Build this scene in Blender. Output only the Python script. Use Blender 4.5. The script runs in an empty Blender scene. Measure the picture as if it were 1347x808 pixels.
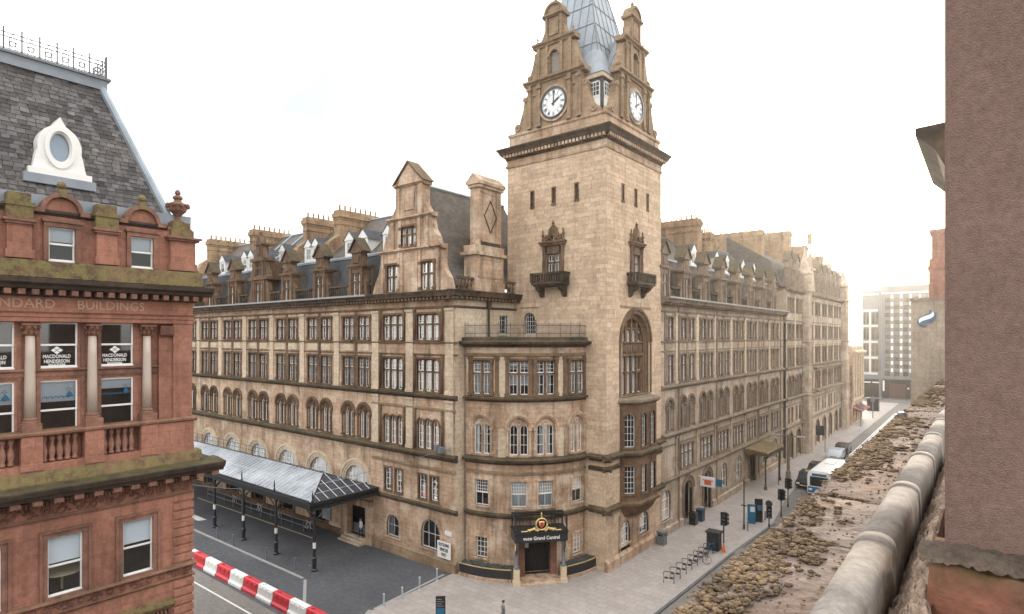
import bpy, bmesh, math, random
from mathutils import Vector, Matrix
random.seed(11)
rad = math.radians
sc = bpy.context.scene
COL = sc.collection

# ------------------------------------------------------------ camera
CAM = (22.76, -39.7, 18.0)
cam = bpy.data.cameras.new('camera'); camo = bpy.data.objects.new('camera', cam); COL.objects.link(camo)
cam.sensor_width = 36; cam.lens = 779/1347*36; cam.shift_y = 39/1347
cam.clip_start = .05; cam.clip_end = 4000
camo.location = CAM; camo.rotation_euler = (rad(90), 0, rad(38.85))
sc.camera = camo

# ------------------------------------------------------------ sky, sun, exposure
SUN_EL, SUN_AZ = rad(9), math.atan2(-.171, 1.146)          # low, veiled, beyond the far end of the street
SUN_DIR = Vector((math.sin(SUN_AZ)*math.cos(SUN_EL), math.cos(SUN_AZ)*math.cos(SUN_EL), math.sin(SUN_EL)))
world = bpy.data.worlds.new('World'); sc.world = world; world.use_nodes = True
wn = world.node_tree; wn.nodes.clear()
def wnode(t, **k):
    n = wn.nodes.new(t)
    for a, b in k.items(): setattr(n, a, b)
    return n
wo = wnode('ShaderNodeOutputWorld'); bg = wnode('ShaderNodeBackground'); wn.links.new(bg.outputs[0], wo.inputs[0])
tcw = wnode('ShaderNodeTexCoord')
sky = wnode('ShaderNodeTexSky'); sky.sky_type = 'NISHITA'; sky.sun_disc = False
sky.sun_elevation = SUN_EL; sky.sun_rotation = SUN_AZ; sky.dust_density = 3
nrm = wnode('ShaderNodeVectorMath', operation='NORMALIZE'); wn.links.new(tcw.outputs['Generated'], nrm.inputs[0])
sep = wnode('ShaderNodeSeparateXYZ'); wn.links.new(nrm.outputs[0], sep.inputs[0])
# overcast luminance: zenith about three times the horizon
zc = wnode('ShaderNodeMath', operation='MAXIMUM'); wn.links.new(sep.outputs[2], zc.inputs[0]); zc.inputs[1].default_value = 0
zl = wnode('ShaderNodeMath', operation='MULTIPLY_ADD'); wn.links.new(zc.outputs[0], zl.inputs[0]); zl.inputs[1].default_value = 1.75; zl.inputs[2].default_value = .74
mp = wnode('ShaderNodeMapping'); mp.inputs['Scale'].default_value = (1.1, 1.1, 5.0); mp.inputs['Location'].default_value = (2.4, 6.4, 7.2); wn.links.new(nrm.outputs[0], mp.inputs[0])
no = wnode('ShaderNodeTexNoise'); no.inputs['Scale'].default_value = 1.35; no.inputs['Detail'].default_value = 5; no.inputs['Roughness'].default_value = .42
no.inputs['Distortion'].default_value = .35
wn.links.new(mp.outputs[0], no.inputs['Vector'])
cr = wnode('ShaderNodeValToRGB'); wn.links.new(no.outputs['Fac'], cr.inputs[0])
cr.color_ramp.elements[0].position = .36; cr.color_ramp.elements[0].color = (.15, .156, .164, 1)
cr.color_ramp.elements[1].position = .70; cr.color_ramp.elements[1].color = (1.0, .975, .94, 1)
m1 = wnode('ShaderNodeVectorMath', operation='SCALE'); wn.links.new(cr.outputs[0], m1.inputs[0]); wn.links.new(zl.outputs[0], m1.inputs['Scale'])
# veiled sun: wide warm aureole about the sun's direction
dt = wnode('ShaderNodeVectorMath', operation='DOT_PRODUCT'); wn.links.new(nrm.outputs[0], dt.inputs[0]); dt.inputs[1].default_value = SUN_DIR
dm = wnode('ShaderNodeMath', operation='MAXIMUM'); wn.links.new(dt.outputs['Value'], dm.inputs[0]); dm.inputs[1].default_value = 0
au = []
for ex, st, c in ((9, .5, (1, .93, .82, 1)), (60, 1.6, (1, .88, .7, 1))):
    pw = wnode('ShaderNodeMath', operation='POWER'); wn.links.new(dm.outputs[0], pw.inputs[0]); pw.inputs[1].default_value = ex
    ml = wnode('ShaderNodeMath', operation='MULTIPLY'); wn.links.new(pw.outputs[0], ml.inputs[0]); ml.inputs[1].default_value = st
    vs = wnode('ShaderNodeVectorMath', operation='SCALE'); vs.inputs[0].default_value = c[:3]; wn.links.new(ml.outputs[0], vs.inputs['Scale'])
    au.append(vs)
a1 = wnode('ShaderNodeVectorMath', operation='ADD'); wn.links.new(m1.outputs[0], a1.inputs[0]); wn.links.new(au[0].outputs[0], a1.inputs[1])
a2 = wnode('ShaderNodeVectorMath', operation='ADD'); wn.links.new(a1.outputs[0], a2.inputs[0]); wn.links.new(au[1].outputs[0], a2.inputs[1])
ns = wnode('ShaderNodeVectorMath', operation='SCALE'); wn.links.new(sky.outputs[0], ns.inputs[0]); ns.inputs['Scale'].default_value = .05
a3 = wnode('ShaderNodeVectorMath', operation='ADD'); wn.links.new(a2.outputs[0], a3.inputs[0]); wn.links.new(ns.outputs[0], a3.inputs[1])
wn.links.new(a3.outputs[0], bg.inputs[0]); bg.inputs[1].default_value = 1.0
sun = bpy.data.lights.new('sun', 'SUN'); suno = bpy.data.objects.new('sun', sun); COL.objects.link(suno)
sun.energy = 1.5; sun.angle = rad(12); sun.color = (1, .9, .76)
suno.rotation_euler = SUN_DIR.to_track_quat('Z', 'Y').to_euler()
suno.location = (0, 300, 60)
sc.view_settings.view_transform = 'Standard'; sc.view_settings.look = 'None'
sc.view_settings.exposure = 1.5; sc.view_settings.gamma = 1; sc.view_settings.use_curve_mapping = False

# ------------------------------------------------------------ materials
def nt_new(name):
    m = bpy.data.materials.new(name); m.use_nodes = True; nt = m.node_tree
    return m, nt, nt.nodes['Principled BSDF']
def nd(nt, t, ins=None, **k):
    n = nt.nodes.new(t)
    for a, b in k.items(): setattr(n, a, b)
    for a, b in (ins or {}).items():
        if hasattr(b, 'is_output'): nt.links.new(b, n.inputs[a])
        else: n.inputs[a].default_value = b
    return n
def c4(c): return (c[0], c[1], c[2], 1)
def mixc(nt, f, a, b, mode='MIX'):
    n = nt.nodes.new('ShaderNodeMix'); n.data_type = 'RGBA'; n.blend_type = mode
    for s, v in ((0, f), (6, a), (7, b)):
        if hasattr(v, 'is_output'): nt.links.new(v, n.inputs[s])
        elif s == 0: n.inputs[0].default_value = v
        else: n.inputs[s].default_value = c4(v)
    return n.outputs[2]
def ramp(nt, src, p0, p1):
    n = nt.nodes.new('ShaderNodeMapRange'); nt.links.new(src, n.inputs[0]); n.inputs[1].default_value = p0; n.inputs[2].default_value = p1
    return n.outputs[0]
def mul(nt, a, b):
    n = nt.nodes.new('ShaderNodeMath'); n.operation = 'MULTIPLY'
    for i, v in enumerate((a, b)):
        if hasattr(v, 'is_output'): nt.links.new(v, n.inputs[i])
        else: n.inputs[i].default_value = v
    return n.outputs[0]
def stone(name, c1, c2, stain, bw=.95, bh=.34, brick=True, dirt=.45, streak=.5, moss=0., rough=.9, bump=.25, island=0, msc=1.0, mcol=(.10, .095, .03), big=.33, mort=.78, clean=None, fine=14.):
    m, nt, b = nt_new(name)
    geo = nd(nt, 'ShaderNodeNewGeometry'); P = geo.outputs['Position']
    sp = nd(nt, 'ShaderNodeSeparateXYZ', {0: P})
    if brick:
        h = nd(nt, 'ShaderNodeMath', {0: sp.outputs[0], 1: sp.outputs[1]}, operation='ADD')
        cb = nd(nt, 'ShaderNodeCombineXYZ', {0: h.outputs[0], 1: sp.outputs[2]})
        mc = tuple(x*mort for x in c2)
        br = nd(nt, 'ShaderNodeTexBrick', {'Vector': cb.outputs[0], 'Color1': c4(c1), 'Color2': c4(c2), 'Mortar': c4(mc), 'Scale': 1.0, 'Mortar Size': .014,
            'Mortar Smooth': .3, 'Bias': -.25, 'Brick Width': bw, 'Row Height': bh}); br.offset = .5
        col = br.outputs['Color']
    else:
        n0 = nd(nt, 'ShaderNodeTexNoise', {'Vector': P, 'Scale': 2.3, 'Detail': 5.0})
        col = mixc(nt, ramp(nt, n0.outputs[0], .35, .65), c1, c2)
    if island:
        hv = nd(nt, 'ShaderNodeHueSaturation', {'Color': col}); vr = nt.nodes.new('ShaderNodeMapRange')
        nt.links.new(geo.outputs['Random Per Island'], vr.inputs[0]); vr.inputs[3].default_value = 1-island; vr.inputs[4].default_value = 1+island
        nt.links.new(vr.outputs[0], hv.inputs['Value']); col = hv.outputs[0]
    n1 = nd(nt, 'ShaderNodeTexNoise', {'Vector': P, 'Scale': big, 'Detail': 6.0, 'Roughness': .65})
    col = mixc(nt, mul(nt, ramp(nt, n1.outputs[0], .42, .68), dirt), col, stain)
    if clean:
        n5 = nd(nt, 'ShaderNodeTexNoise', {'Vector': P, 'Scale': .55, 'Detail': 5.0, 'Roughness': .6, 'Distortion': .4})
        col = mixc(nt, mul(nt, ramp(nt, n5.outputs[0], .48, .64), .7), col, clean)
        n6 = nd(nt, 'ShaderNodeTexNoise', {'Vector': P, 'Scale': .8, 'Detail': 6.0, 'Roughness': .7})
        n6.noise_dimensions = '4D'; n6.inputs['W'].default_value = 3.
        col = mixc(nt, mul(nt, ramp(nt, n6.outputs[0], .5, .7), .55), col, (.30, .175, .085))
    mpg = nd(nt, 'ShaderNodeMapping', {'Vector': P, 'Scale': (1.5, 1.5, .16)})
    n2 = nd(nt, 'ShaderNodeTexNoise', {'Vector': mpg.outputs[0], 'Scale': 1.0, 'Detail': 5.0, 'Roughness': .6})
    col = mixc(nt, mul(nt, ramp(nt, n2.outputs[0], .5, .72), streak), col, tuple(x*.55 for x in stain))
    n3 = nd(nt, 'ShaderNodeTexNoise', {'Vector': P, 'Scale': fine, 'Detail': 4.0})
    n7 = nd(nt, 'ShaderNodeTexNoise', {'Vector': P, 'Scale': fine*.27, 'Detail': 6.0, 'Roughness': .7})
    col = mixc(nt, .45, col, mixc(nt, n3.outputs[0], (.3, .3, .3), (1.55, 1.55, 1.55)), 'MULTIPLY')
    col = mixc(nt, .4, col, mixc(nt, ramp(nt, n7.outputs[0], .3, .7), (.45, .42, .4), (1.55, 1.56, 1.57)), 'MULTIPLY')
    if moss:
        nz = nd(nt, 'ShaderNodeSeparateXYZ', {0: geo.outputs['Normal']})
        n4 = nd(nt, 'ShaderNodeTexNoise', {'Vector': P, 'Scale': 1.6*msc, 'Detail': 6.0, 'Roughness': .7})
        f = mul(nt, mul(nt, ramp(nt, nz.outputs[2], .1, .7), ramp(nt, n4.outputs[0], .36, .56)), moss)
        if moss > 1: f = mul(nt, ramp(nt, n4.outputs[0], .42, .56), moss-1)
        mg = mixc(nt, n3.outputs[0], tuple(x*.6 for x in mcol), tuple(x*1.5 for x in mcol))
        col = mixc(nt, f, col, mg)
    nt.links.new(col, b.inputs['Base Color']); b.inputs['Roughness'].default_value = rough
    b.inputs['Specular IOR Level'].default_value = .25
    hsum = mul(nt, n3.outputs[0], .5)
    if brick:
        ad = nd(nt, 'ShaderNodeMath', {0: hsum, 1: mul(nt, br.outputs['Fac'], -.8)}, operation='ADD'); hsum = ad.outputs[0]
    bp = nd(nt, 'ShaderNodeBump', {'Height': hsum, 'Strength': bump, 'Distance': .05}); nt.links.new(bp.outputs[0], b.inputs['Normal'])
    return m
def plain(name, c, rough=.6, metal=0., var=.0, sc_=6., bump=0.):
    m, nt, b = nt_new(name)
    b.inputs['Roughness'].default_value = rough; b.inputs['Metallic'].default_value = metal
    P = nd(nt, 'ShaderNodeNewGeometry').outputs['Position']
    n = nd(nt, 'ShaderNodeTexNoise', {'Vector': P, 'Scale': sc_, 'Detail': 5.0, 'Roughness': .6})
    nt.links.new(mixc(nt, n.outputs[0], tuple(x*(1-var) for x in c), tuple(min(1, x*(1+var)) for x in c)), b.inputs['Base Color'])
    if bump:
        bp = nd(nt, 'ShaderNodeBump', {'Height': n.outputs[0], 'Strength': bump, 'Distance': .05}); nt.links.new(bp.outputs[0], b.inputs['Normal'])
    return m
def slates(name, c1, c2, bw=.42, bh=.22, moss=.0):
    m, nt, b = nt_new(name)
    P = nd(nt, 'ShaderNodeNewGeometry').outputs['Position']; sp = nd(nt, 'ShaderNodeSeparateXYZ', {0: P})
    h = nd(nt, 'ShaderNodeMath', {0: sp.outputs[0], 1: sp.outputs[1]}, operation='ADD')
    cb = nd(nt, 'ShaderNodeCombineXYZ', {0: h.outputs[0], 1: sp.outputs[2]})
    br = nd(nt, 'ShaderNodeTexBrick', {'Vector': cb.outputs[0], 'Color1': c4(c1), 'Color2': c4(c2), 'Mortar': c4(tuple(x*.5 for x in c1)), 'Scale': 1.0, 'Mortar Size': .012, 'Brick Width': bw, 'Row Height': bh}); br.offset = .5
    n1 = nd(nt, 'ShaderNodeTexNoise', {'Vector': P, 'Scale': .7, 'Detail': 6.0, 'Roughness': .65})
    col = mixc(nt, .55, br.outputs['Color'], mixc(nt, n1.outputs[0], (.3, .3, .3), (1.7, 1.65, 1.6)), 'MULTIPLY')
    if moss:
        n2 = nd(nt, 'ShaderNodeTexNoise', {'Vector': P, 'Scale': .9, 'Detail': 6.0})
        col = mixc(nt, mul(nt, ramp(nt, n2.outputs[0], .48, .68), moss), col, (.16, .13, .06))
    nt.links.new(col, b.inputs['Base Color']); b.inputs['Roughness'].default_value = .75; b.inputs['Specular IOR Level'].default_value = .25
    bp = nd(nt, 'ShaderNodeBump', {'Height': mul(nt, br.outputs['Fac'], -1.), 'Strength': .35, 'Distance': .04}); nt.links.new(bp.outputs[0], b.inputs['Normal'])
    return m
def glassy(name, tint=(.8, .84, .87), refl=.05):
    m, nt, b = nt_new(name); nt.nodes.remove(b); out = nt.nodes['Material Output']
    tr = nd(nt, 'ShaderNodeBsdfTransparent', {0: c4(tint)}); gl = nd(nt, 'ShaderNodeBsdfGlossy', {'Color': (1, 1, 1, 1), 'Roughness': .03})
    fr = nd(nt, 'ShaderNodeFresnel', {'IOR': 1.55}); ad = nd(nt, 'ShaderNodeMath', {0: fr.outputs[0], 1: refl}, operation='ADD')
    ad.use_clamp = True
    mx = nd(nt, 'ShaderNodeMixShader', {0: ad.outputs[0], 1: tr.outputs[0], 2: gl.outputs[0]}); nt.links.new(mx.outputs[0], out.inputs[0])
    return m
M = {}
M['sand'] = stone('sandstone', (.52, .37, .258), (.405, .276, .183), (.13, .078, .046), dirt=.65, streak=.75, big=.3, bump=.15, clean=(.58, .47, .36))
M['sandclean'] = stone('sandstone_clean', (.57, .465, .35), (.50, .40, .285), (.25, .17, .10), dirt=.4, streak=.35, bump=.12)
M['sandh'] = stone('sandstone_grey', (.43, .345, .265), (.36, .28, .205), (.16, .11, .078), dirt=.6, streak=.5, bump=.15, clean=(.52, .44, .36))
M['gable'] = stone('gable_stone', (.33, .235, .15), (.265, .18, .112), (.11, .07, .042), dirt=.6, streak=.6, bump=.15, moss=.2)
M['tower'] = stone('tower_sandstone', (.54, .408, .295), (.51, .378, .262), (.32, .213, .128), brick=False, dirt=.4, streak=.3, island=.15, bump=.15)
M['towercore'] = stone('tower_joint', (.30, .22, .14), (.26, .18, .11), (.2, .13, .08), brick=False)
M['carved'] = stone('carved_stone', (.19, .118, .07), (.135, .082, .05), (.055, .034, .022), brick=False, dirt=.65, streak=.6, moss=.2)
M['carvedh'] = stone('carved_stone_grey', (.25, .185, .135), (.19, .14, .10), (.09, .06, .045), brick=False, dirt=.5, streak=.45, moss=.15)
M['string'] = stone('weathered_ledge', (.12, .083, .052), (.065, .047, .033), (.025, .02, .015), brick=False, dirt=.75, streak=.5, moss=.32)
M['stringh'] = stone('weathered_ledge_grey', (.27, .215, .165), (.20, .155, .115), (.09, .065, .05), brick=False, dirt=.55, streak=.4, moss=.3)
M['chim'] = stone('chimney_stone', (.40, .27, .165), (.31, .20, .115), (.12, .075, .045), dirt=.7, streak=.75, moss=.4)
M['red'] = stone('red_sandstone', (.34, .16, .11), (.285, .128, .087), (.12, .057, .041), bw=1.4, bh=.62, dirt=.55, streak=.45, bump=.1, mort=.85)
M['redtrim'] = stone('red_sandstone_trim', (.27, .137, .098), (.205, .102, .072), (.075, .042, .032), brick=False, dirt=.6, streak=.45, moss=.35)
M['redcarve'] = stone('red_carved_stone', (.22, .105, .07), (.15, .072, .05), (.06, .033, .025), brick=False, dirt=.5, streak=.5)
M['redmoss'] = stone('mossy_ledge', (.21, .12, .075), (.14, .085, .055), (.055, .04, .03), brick=False, dirt=.7, streak=.7, moss=1.72, msc=1.9, mcol=(.165, .145, .052))
M['redblack'] = stone('sooty_cornice', (.075, .052, .037), (.05, .036, .028), (.025, .02, .016), brick=False, dirt=.5, moss=.5)
M['granite'] = plain('granite_column', (.42, .34, .28), .35, var=.25, sc_=40)
M['slate'] = slates('slate_blue', (.06, .064, .072), (.042, .045, .05))
M['slateb'] = slates('slate_brown', (.105, .09, .078), (.07, .06, .053), moss=.4)
M['slatep'] = stone('slate_pieces', (.095, .089, .089), (.07, .065, .066), (.13, .115, .102), brick=False, dirt=.6, streak=.3, island=.7, rough=.75, bump=.25)
M['lead'] = plain('lead_sheet', (.24, .27, .30), .55, .2, .35, 1.1)
M['leaddk'] = plain('lead_seam', (.13, .145, .16), .6, .2, .3, 2)
M['white'] = plain('white_paint', (.66, .65, .62), .45, var=.07, sc_=3)
M['iron'] = plain('black_iron', (.018, .018, .02), .45, var=.3)
M['dark'] = plain('dark_interior', (.028, .026, .024), .9, var=.4, sc_=.8)
M['room'] = plain('dim_interior', (.09, .075, .06), .9, var=.6, sc_=.9)
M['curtain'] = plain('curtain_fabric', (.60, .60, .59), .9, var=.12, sc_=2)
M['pane_backing'] = plain('blind_fabric', (.70, .73, .75), .8, var=.05, sc_=2)
M['glass'] = glassy('window_glass')
M['glassdk'] = glassy('window_glass_dark', (.4, .44, .48), .06)
M['asphalt'] = stone('asphalt', (.10, .101, .108), (.078, .08, .087), (.047, .048, .053), brick=False, dirt=.75, streak=0, rough=.85, bump=.12, big=.12)
M['setts'] = stone('stone_setts', (.155, .145, .135), (.115, .105, .10), (.07, .063, .06), bw=.26, bh=.14, brick=False, dirt=.5, streak=0, bump=.3)
M['lane'] = stone('worn_road', (.18, .165, .15), (.15, .137, .125), (.10, .09, .082), brick=False, dirt=.5, streak=0, bump=.1)
def flags(name, c1, c2, bw, bh):
    m, nt, b = nt_new(name)
    P = nd(nt, 'ShaderNodeNewGeometry').outputs['Position']
    br = nd(nt, 'ShaderNodeTexBrick', {'Vector': P, 'Color1': c4(c1), 'Color2': c4(c2), 'Mortar': c4(tuple(x*.6 for x in c2)), 'Scale': 1.0, 'Mortar Size': .012, 'Brick Width': bw, 'Row Height': bh}); br.offset = .5
    n1 = nd(nt, 'ShaderNodeTexNoise', {'Vector': P, 'Scale': .35, 'Detail': 7.0, 'Roughness': .7})
    col = mixc(nt, .6, br.outputs['Color'], mixc(nt, n1.outputs[0], (.35, .35, .36), (1.6, 1.58, 1.55)), 'MULTIPLY')
    n2 = nd(nt, 'ShaderNodeTexNoise', {'Vector': P, 'Scale': 9.0, 'Detail': 4.0})
    col = mixc(nt, .4, col, mixc(nt, n2.outputs[0], (.5, .5, .5), (1.4, 1.4, 1.4)), 'MULTIPLY')
    nt.links.new(col, b.inputs['Base Color']); b.inputs['Roughness'].default_value = .8
    bp = nd(nt, 'ShaderNodeBump', {'Height': mul(nt, br.outputs['Fac'], -1.), 'Strength': .25, 'Distance': .02}); nt.links.new(bp.outputs[0], b.inputs['Normal'])
    return m
M['pave'] = flags('paving_slabs', (.33, .292, .265), (.285, .25, .227), .75, .6)
M['cobble'] = flags('cobble_setts', (.20, .182, .163), (.145, .132, .12), .24, .14)
M['kerb'] = plain('kerb_stone', (.27, .255, .24), .8, var=.25, sc_=3)
M['line'] = plain('road_paint', (.55, .55, .52), .7, var=.2, sc_=5)
M['rwred'] = plain('red_plastic', (.50, .025, .035), .45, var=.15)
M['rwwhite'] = plain('white_plastic', (.68, .67, .65), .5, var=.1)
M['gold'] = plain('gilded_metal', (.62, .45, .20), .4, .5, .15)
M['cream'] = plain('cream_stone', (.55, .45, .30), .8, var=.1)
M['blue'] = plain('blue_panel', (.012, .10, .18), .4, var=.1)
M['grey'] = plain('grey_metal', (.16, .17, .18), .5, .3, .15)
M['concrete'] = plain('pale_concrete', (.52, .51, .49), .8, var=.1, sc_=1)
M['greywall'] = plain('grey_cladding', (.16, .165, .17), .6, var=.15, sc_=1)
M['moss'] = stone('dry_moss', (.175, .115, .063), (.12, .08, .046), (.05, .036, .025), brick=False, dirt=.7, streak=0, bump=.9, island=.35, big=5)
M['coping'] = stone('coping_sandstone', (.165, .115, .09), (.125, .085, .066), (.055, .04, .032), brick=False, dirt=.65, streak=0, bump=.6, big=2.2, clean=(.25, .205, .172), fine=26.)
M['pier'] = stone('painted_pier', (.20, .13, .106), (.175, .112, .091), (.13, .083, .068), brick=False, dirt=.35, streak=.1, bump=.55, big=1.1, fine=120.)
M['brickred'] = stone('worn_red_block', (.19, .075, .047), (.13, .055, .038), (.045, .034, .026), brick=False, dirt=.6, streak=0, bump=.8, big=2.2, moss=.5)
M['mortar'] = stone('rough_mortar', (.27, .195, .145), (.19, .135, .10), (.08, .055, .042), brick=False, dirt=.5, streak=0, bump=1., big=3, fine=30.)
M['leadroll'] = stone('lead_roll', (.255, .225, .197), (.20, .175, .15), (.09, .075, .062), brick=False, dirt=.6, streak=0, bump=.15, rough=.9, big=4, fine=30.)
M['tan'] = stone('tan_render', (.36, .29, .225), (.31, .25, .19), (.19, .15, .11), bw=1.6, bh=.8, dirt=.5, streak=.5)
M['skin'] = plain('skin', (.42, .26, .19), .6); M['cloth_w'] = plain('pale_cloth', (.62, .64, .66), .9, var=.1); M['cloth_d'] = plain('dark_cloth', (.03, .033, .04), .9, var=.2)
M['cloth_g'] = plain('grey_cloth', (.12, .115, .11), .9, var=.3, sc_=20); M['hair'] = plain('hair', (.05, .035, .025), .8, var=.2)
M['orange'] = plain('orange_plastic', (.55, .12, .04), .5, var=.1); M['awning'] = plain('red_awning', (.20, .06, .045), .8, var=.2)
M['buswhite'] = plain('bus_paint', (.74, .74, .74), .3, var=.03); M['rubber'] = plain('rubber', (.02, .02, .02), .85, var=.2)
M['carblack'] = plain('black_paint', (.012, .012, .014), .2, var=.1); M['carsilver'] = plain('silver_paint', (.42, .45, .48), .3, .4, .05)
M['shopwood'] = plain('table_wood', (.40, .33, .20), .5, var=.15); M['foliage'] = plain('box_plants', (.045, .055, .05), .8, var=.6, sc_=25, bump=.8)
M['clock'] = plain('clock_glass', (.74, .74, .73), .35, var=.04); M['poster'] = plain('poster_print', (.22, .24, .26), .6, var=.9, sc_=5)
M['canopyglass'] = stone('canopy_glazing', (.20, .22, .245), (.15, .165, .185), (.5, .52, .54), brick=False, dirt=.9, streak=0, rough=.3, bump=.05, big=.22)
M['letter'] = plain('cut_letter', (.36, .24, .17), .8, var=.2)
M['hipglass'] = plain('dark_glazing', (.045, .048, .055), .3, var=.3, sc_=2)
M['crumb'] = stone('crumbling_joint', (.105, .078, .058), (.07, .052, .04), (.03, .024, .02), brick=False, dirt=.6, streak=0, bump=1., big=4, fine=45.)
M['redpanel'] = plain('red_panel', (.06, .025, .02), .5, var=.2)

# ------------------------------------------------------------ mesh helpers
def frame(f, curved=False):
    f.curved = curved; return f
class Fr:
    def __init__(s, fn, curved=False): s.fn = fn; s.curved = curved
    def __call__(s, u, v, w): return s.fn(u, v, w)
LOC = Fr(lambda u, v, w: (u, w, v))                               # local frame of instanced pieces: x along, y outward, z up
def shifted(fr, du, dv, dw=0): return Fr(lambda u, v, w: fr(u+du, v+dv, w+dw), fr.curved)
class MB:
    def __init__(s): s.v = []; s.f = []
    def add(s, vs, fs):
        n = len(s.v); s.v += [tuple(p) for p in vs]; s.f += [tuple(i+n for i in f) for f in fs]; return s
    def bar(s, fr, u0, u1, prof, caps=True):                        # closed profile [(w,v)...] swept along u
        n = max(1, int(math.ceil(abs(u1-u0)/.4))) if fr.curved else 1; k = len(prof); vs = []; fs = []
        for i in range(n+1):
            u = u0+(u1-u0)*i/n; vs += [fr(u, v, w) for w, v in prof]
        for i in range(n):
            for j in range(k):
                a = i*k+j; b = i*k+(j+1) % k; fs.append((a, b, b+k, a+k))
        if caps: fs += [tuple(range(k)), tuple(range(n*k+k-1, n*k-1, -1))]
        return s.add(vs, fs)
    def box(s, fr, u0, u1, v0, v1, w0, w1): return s.bar(fr, u0, u1, [(w0, v0), (w1, v0), (w1, v1), (w0, v1)])
    def prism(s, fr, pts, w0, w1):
        k = len(pts); vs = [fr(u, v, w0) for u, v in pts]+[fr(u, v, w1) for u, v in pts]
        fs = [tuple(range(k)), tuple(range(2*k-1, k-1, -1))]+[(i, (i+1) % k, (i+1) % k+k, i+k) for i in range(k)]
        return s.add(vs, fs)
    def quad(s, *p): return s.add(p, [tuple(range(len(p)))])
    def lathe(s, c, prof, n=8, ax=None):
        vs = []; fs = []; k = len(prof)
        for r, z in prof:
            for i in range(n):
                a = 2*math.pi*i/n; vs.append((c[0]+r*math.cos(a), c[1]+r*math.sin(a), c[2]+z))
        for j in range(k-1):
            for i in range(n):
                a = j*n+i; b = j*n+(i+1) % n; fs.append((a, b, b+n, a+n))
        fs += [tuple(range(n-1, -1, -1)), tuple(range((k-1)*n, k*n))]
        return s.add(vs, fs)
    def tube(s, p0, p1, r0, r1=None, n=6): return s.path([p0, p1], r0, n, r1)
    def path(s, pts, r, n=6, r1=None, closed=False):
        pts = [Vector(p) for p in pts]; vs = []; fs = []; m = len(pts)
        for i, p in enumerate(pts):
            a = pts[i-1] if i or closed else p; b = pts[(i+1) % m] if i < m-1 or closed else p
            t = (b-a).normalized(); x = t.cross(Vector((0, 0, 1)))
            if x.length < 1e-3: x = t.cross(Vector((1, 0, 0)))
            x.normalize(); y = t.cross(x); rr = r if r1 is None else r+(r1-r)*i/(m-1)
            vs += [p+x*rr*math.cos(2*math.pi*j/n)+y*rr*math.sin(2*math.pi*j/n) for j in range(n)]
        for i in range(m if closed else m-1):
            for j in range(n):
                q = ((i+1) % m)*n; fs.append((i*n+j, i*n+(j+1) % n, q+(j+1) % n, q+j))
        if not closed: fs += [tuple(range(n-1, -1, -1)), tuple(range((m-1)*n, m*n))]
        return s.add(vs, fs)
    def arch(s, fr, uc, vc, ri, ro, w0, w1, n=12, a0=0., a1=180.):
        vs = []; fs = []
        for i in range(n+1):
            a = rad(a0+(a1-a0)*i/n); c, d = math.cos(a), math.sin(a)
            vs += [fr(uc+ri*c, vc+ri*d, w0), fr(uc+ro*c, vc+ro*d, w0), fr(uc+ro*c, vc+ro*d, w1), fr(uc+ri*c, vc+ri*d, w1)]
        for i in range(n):
            for j in range(4): fs.append((i*4+j, i*4+(j+1) % 4, i*4+4+(j+1) % 4, i*4+4+j))
        fs += [(0, 1, 2, 3), (n*4+3, n*4+2, n*4+1, n*4)]
        return s.add(vs, fs)
    def disc(s, fr, uc, vc, r, w, n=24, rv=None):
        rv = rv or r
        return s.add([fr(uc+r*math.cos(2*math.pi*i/n), vc+rv*math.sin(2*math.pi*i/n), w) for i in range(n)], [tuple(range(n))])
    def blob(s, c, rx, ry, rz, n=7, m=4, jit=.25):
        vs = []; fs = []
        for j in range(1, m):
            t = math.pi*j/m
            for i in range(n):
                a = 2*math.pi*i/n; q = 1+random.uniform(-jit, jit)
                vs.append((c[0]+rx*q*math.sin(t)*math.cos(a), c[1]+ry*q*math.sin(t)*math.sin(a), c[2]+rz*q*math.cos(t)))
        for j in range(m-2):
            for i in range(n): fs.append((j*n+i, j*n+(i+1) % n, (j+1)*n+(i+1) % n, (j+1)*n+i))
        vs += [(c[0], c[1], c[2]+rz), (c[0], c[1], c[2]-rz)]
        for i in range(n):
            fs.append((i, (i+1) % n, len(vs)-2)); fs.append(((m-2)*n+(i+1) % n, (m-2)*n+i, len(vs)-1))
        return s.add(vs, fs)
    def wall(s, fr, u0, u1, v0, v1, ops=(), rd=.25, w=0.):           # ops: (a,b,bottom,top,arched)
        top = v1 if callable(v1) else (lambda u: v1); us = {round(u0, 4), round(u1, 4)}
        def head(o, u):
            a, b, c, d, k = o
            if not k: return d
            r = (b-a)/2; x = min(r, abs(u-(a+b)/2)); return d-r+math.sqrt(max(0, r*r-x*x))
        def samp(o):
            a, b, c, d, k = o
            if not k: return [a, b]
            r = (b-a)/2; return [(a+b)/2-r*math.cos(math.pi*i/12) for i in range(13)]
        for o in ops: us |= {round(x, 4) for x in samp(o)}
        if fr.curved: us |= {round(u0+i*.35, 4) for i in range(int((u1-u0)/.35)+1)}
        if callable(v1): us |= {round(u0+(u1-u0)*i/16, 4) for i in range(17)}
        us = sorted(u for u in us if u0-1e-4 <= u <= u1+1e-4)
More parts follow.
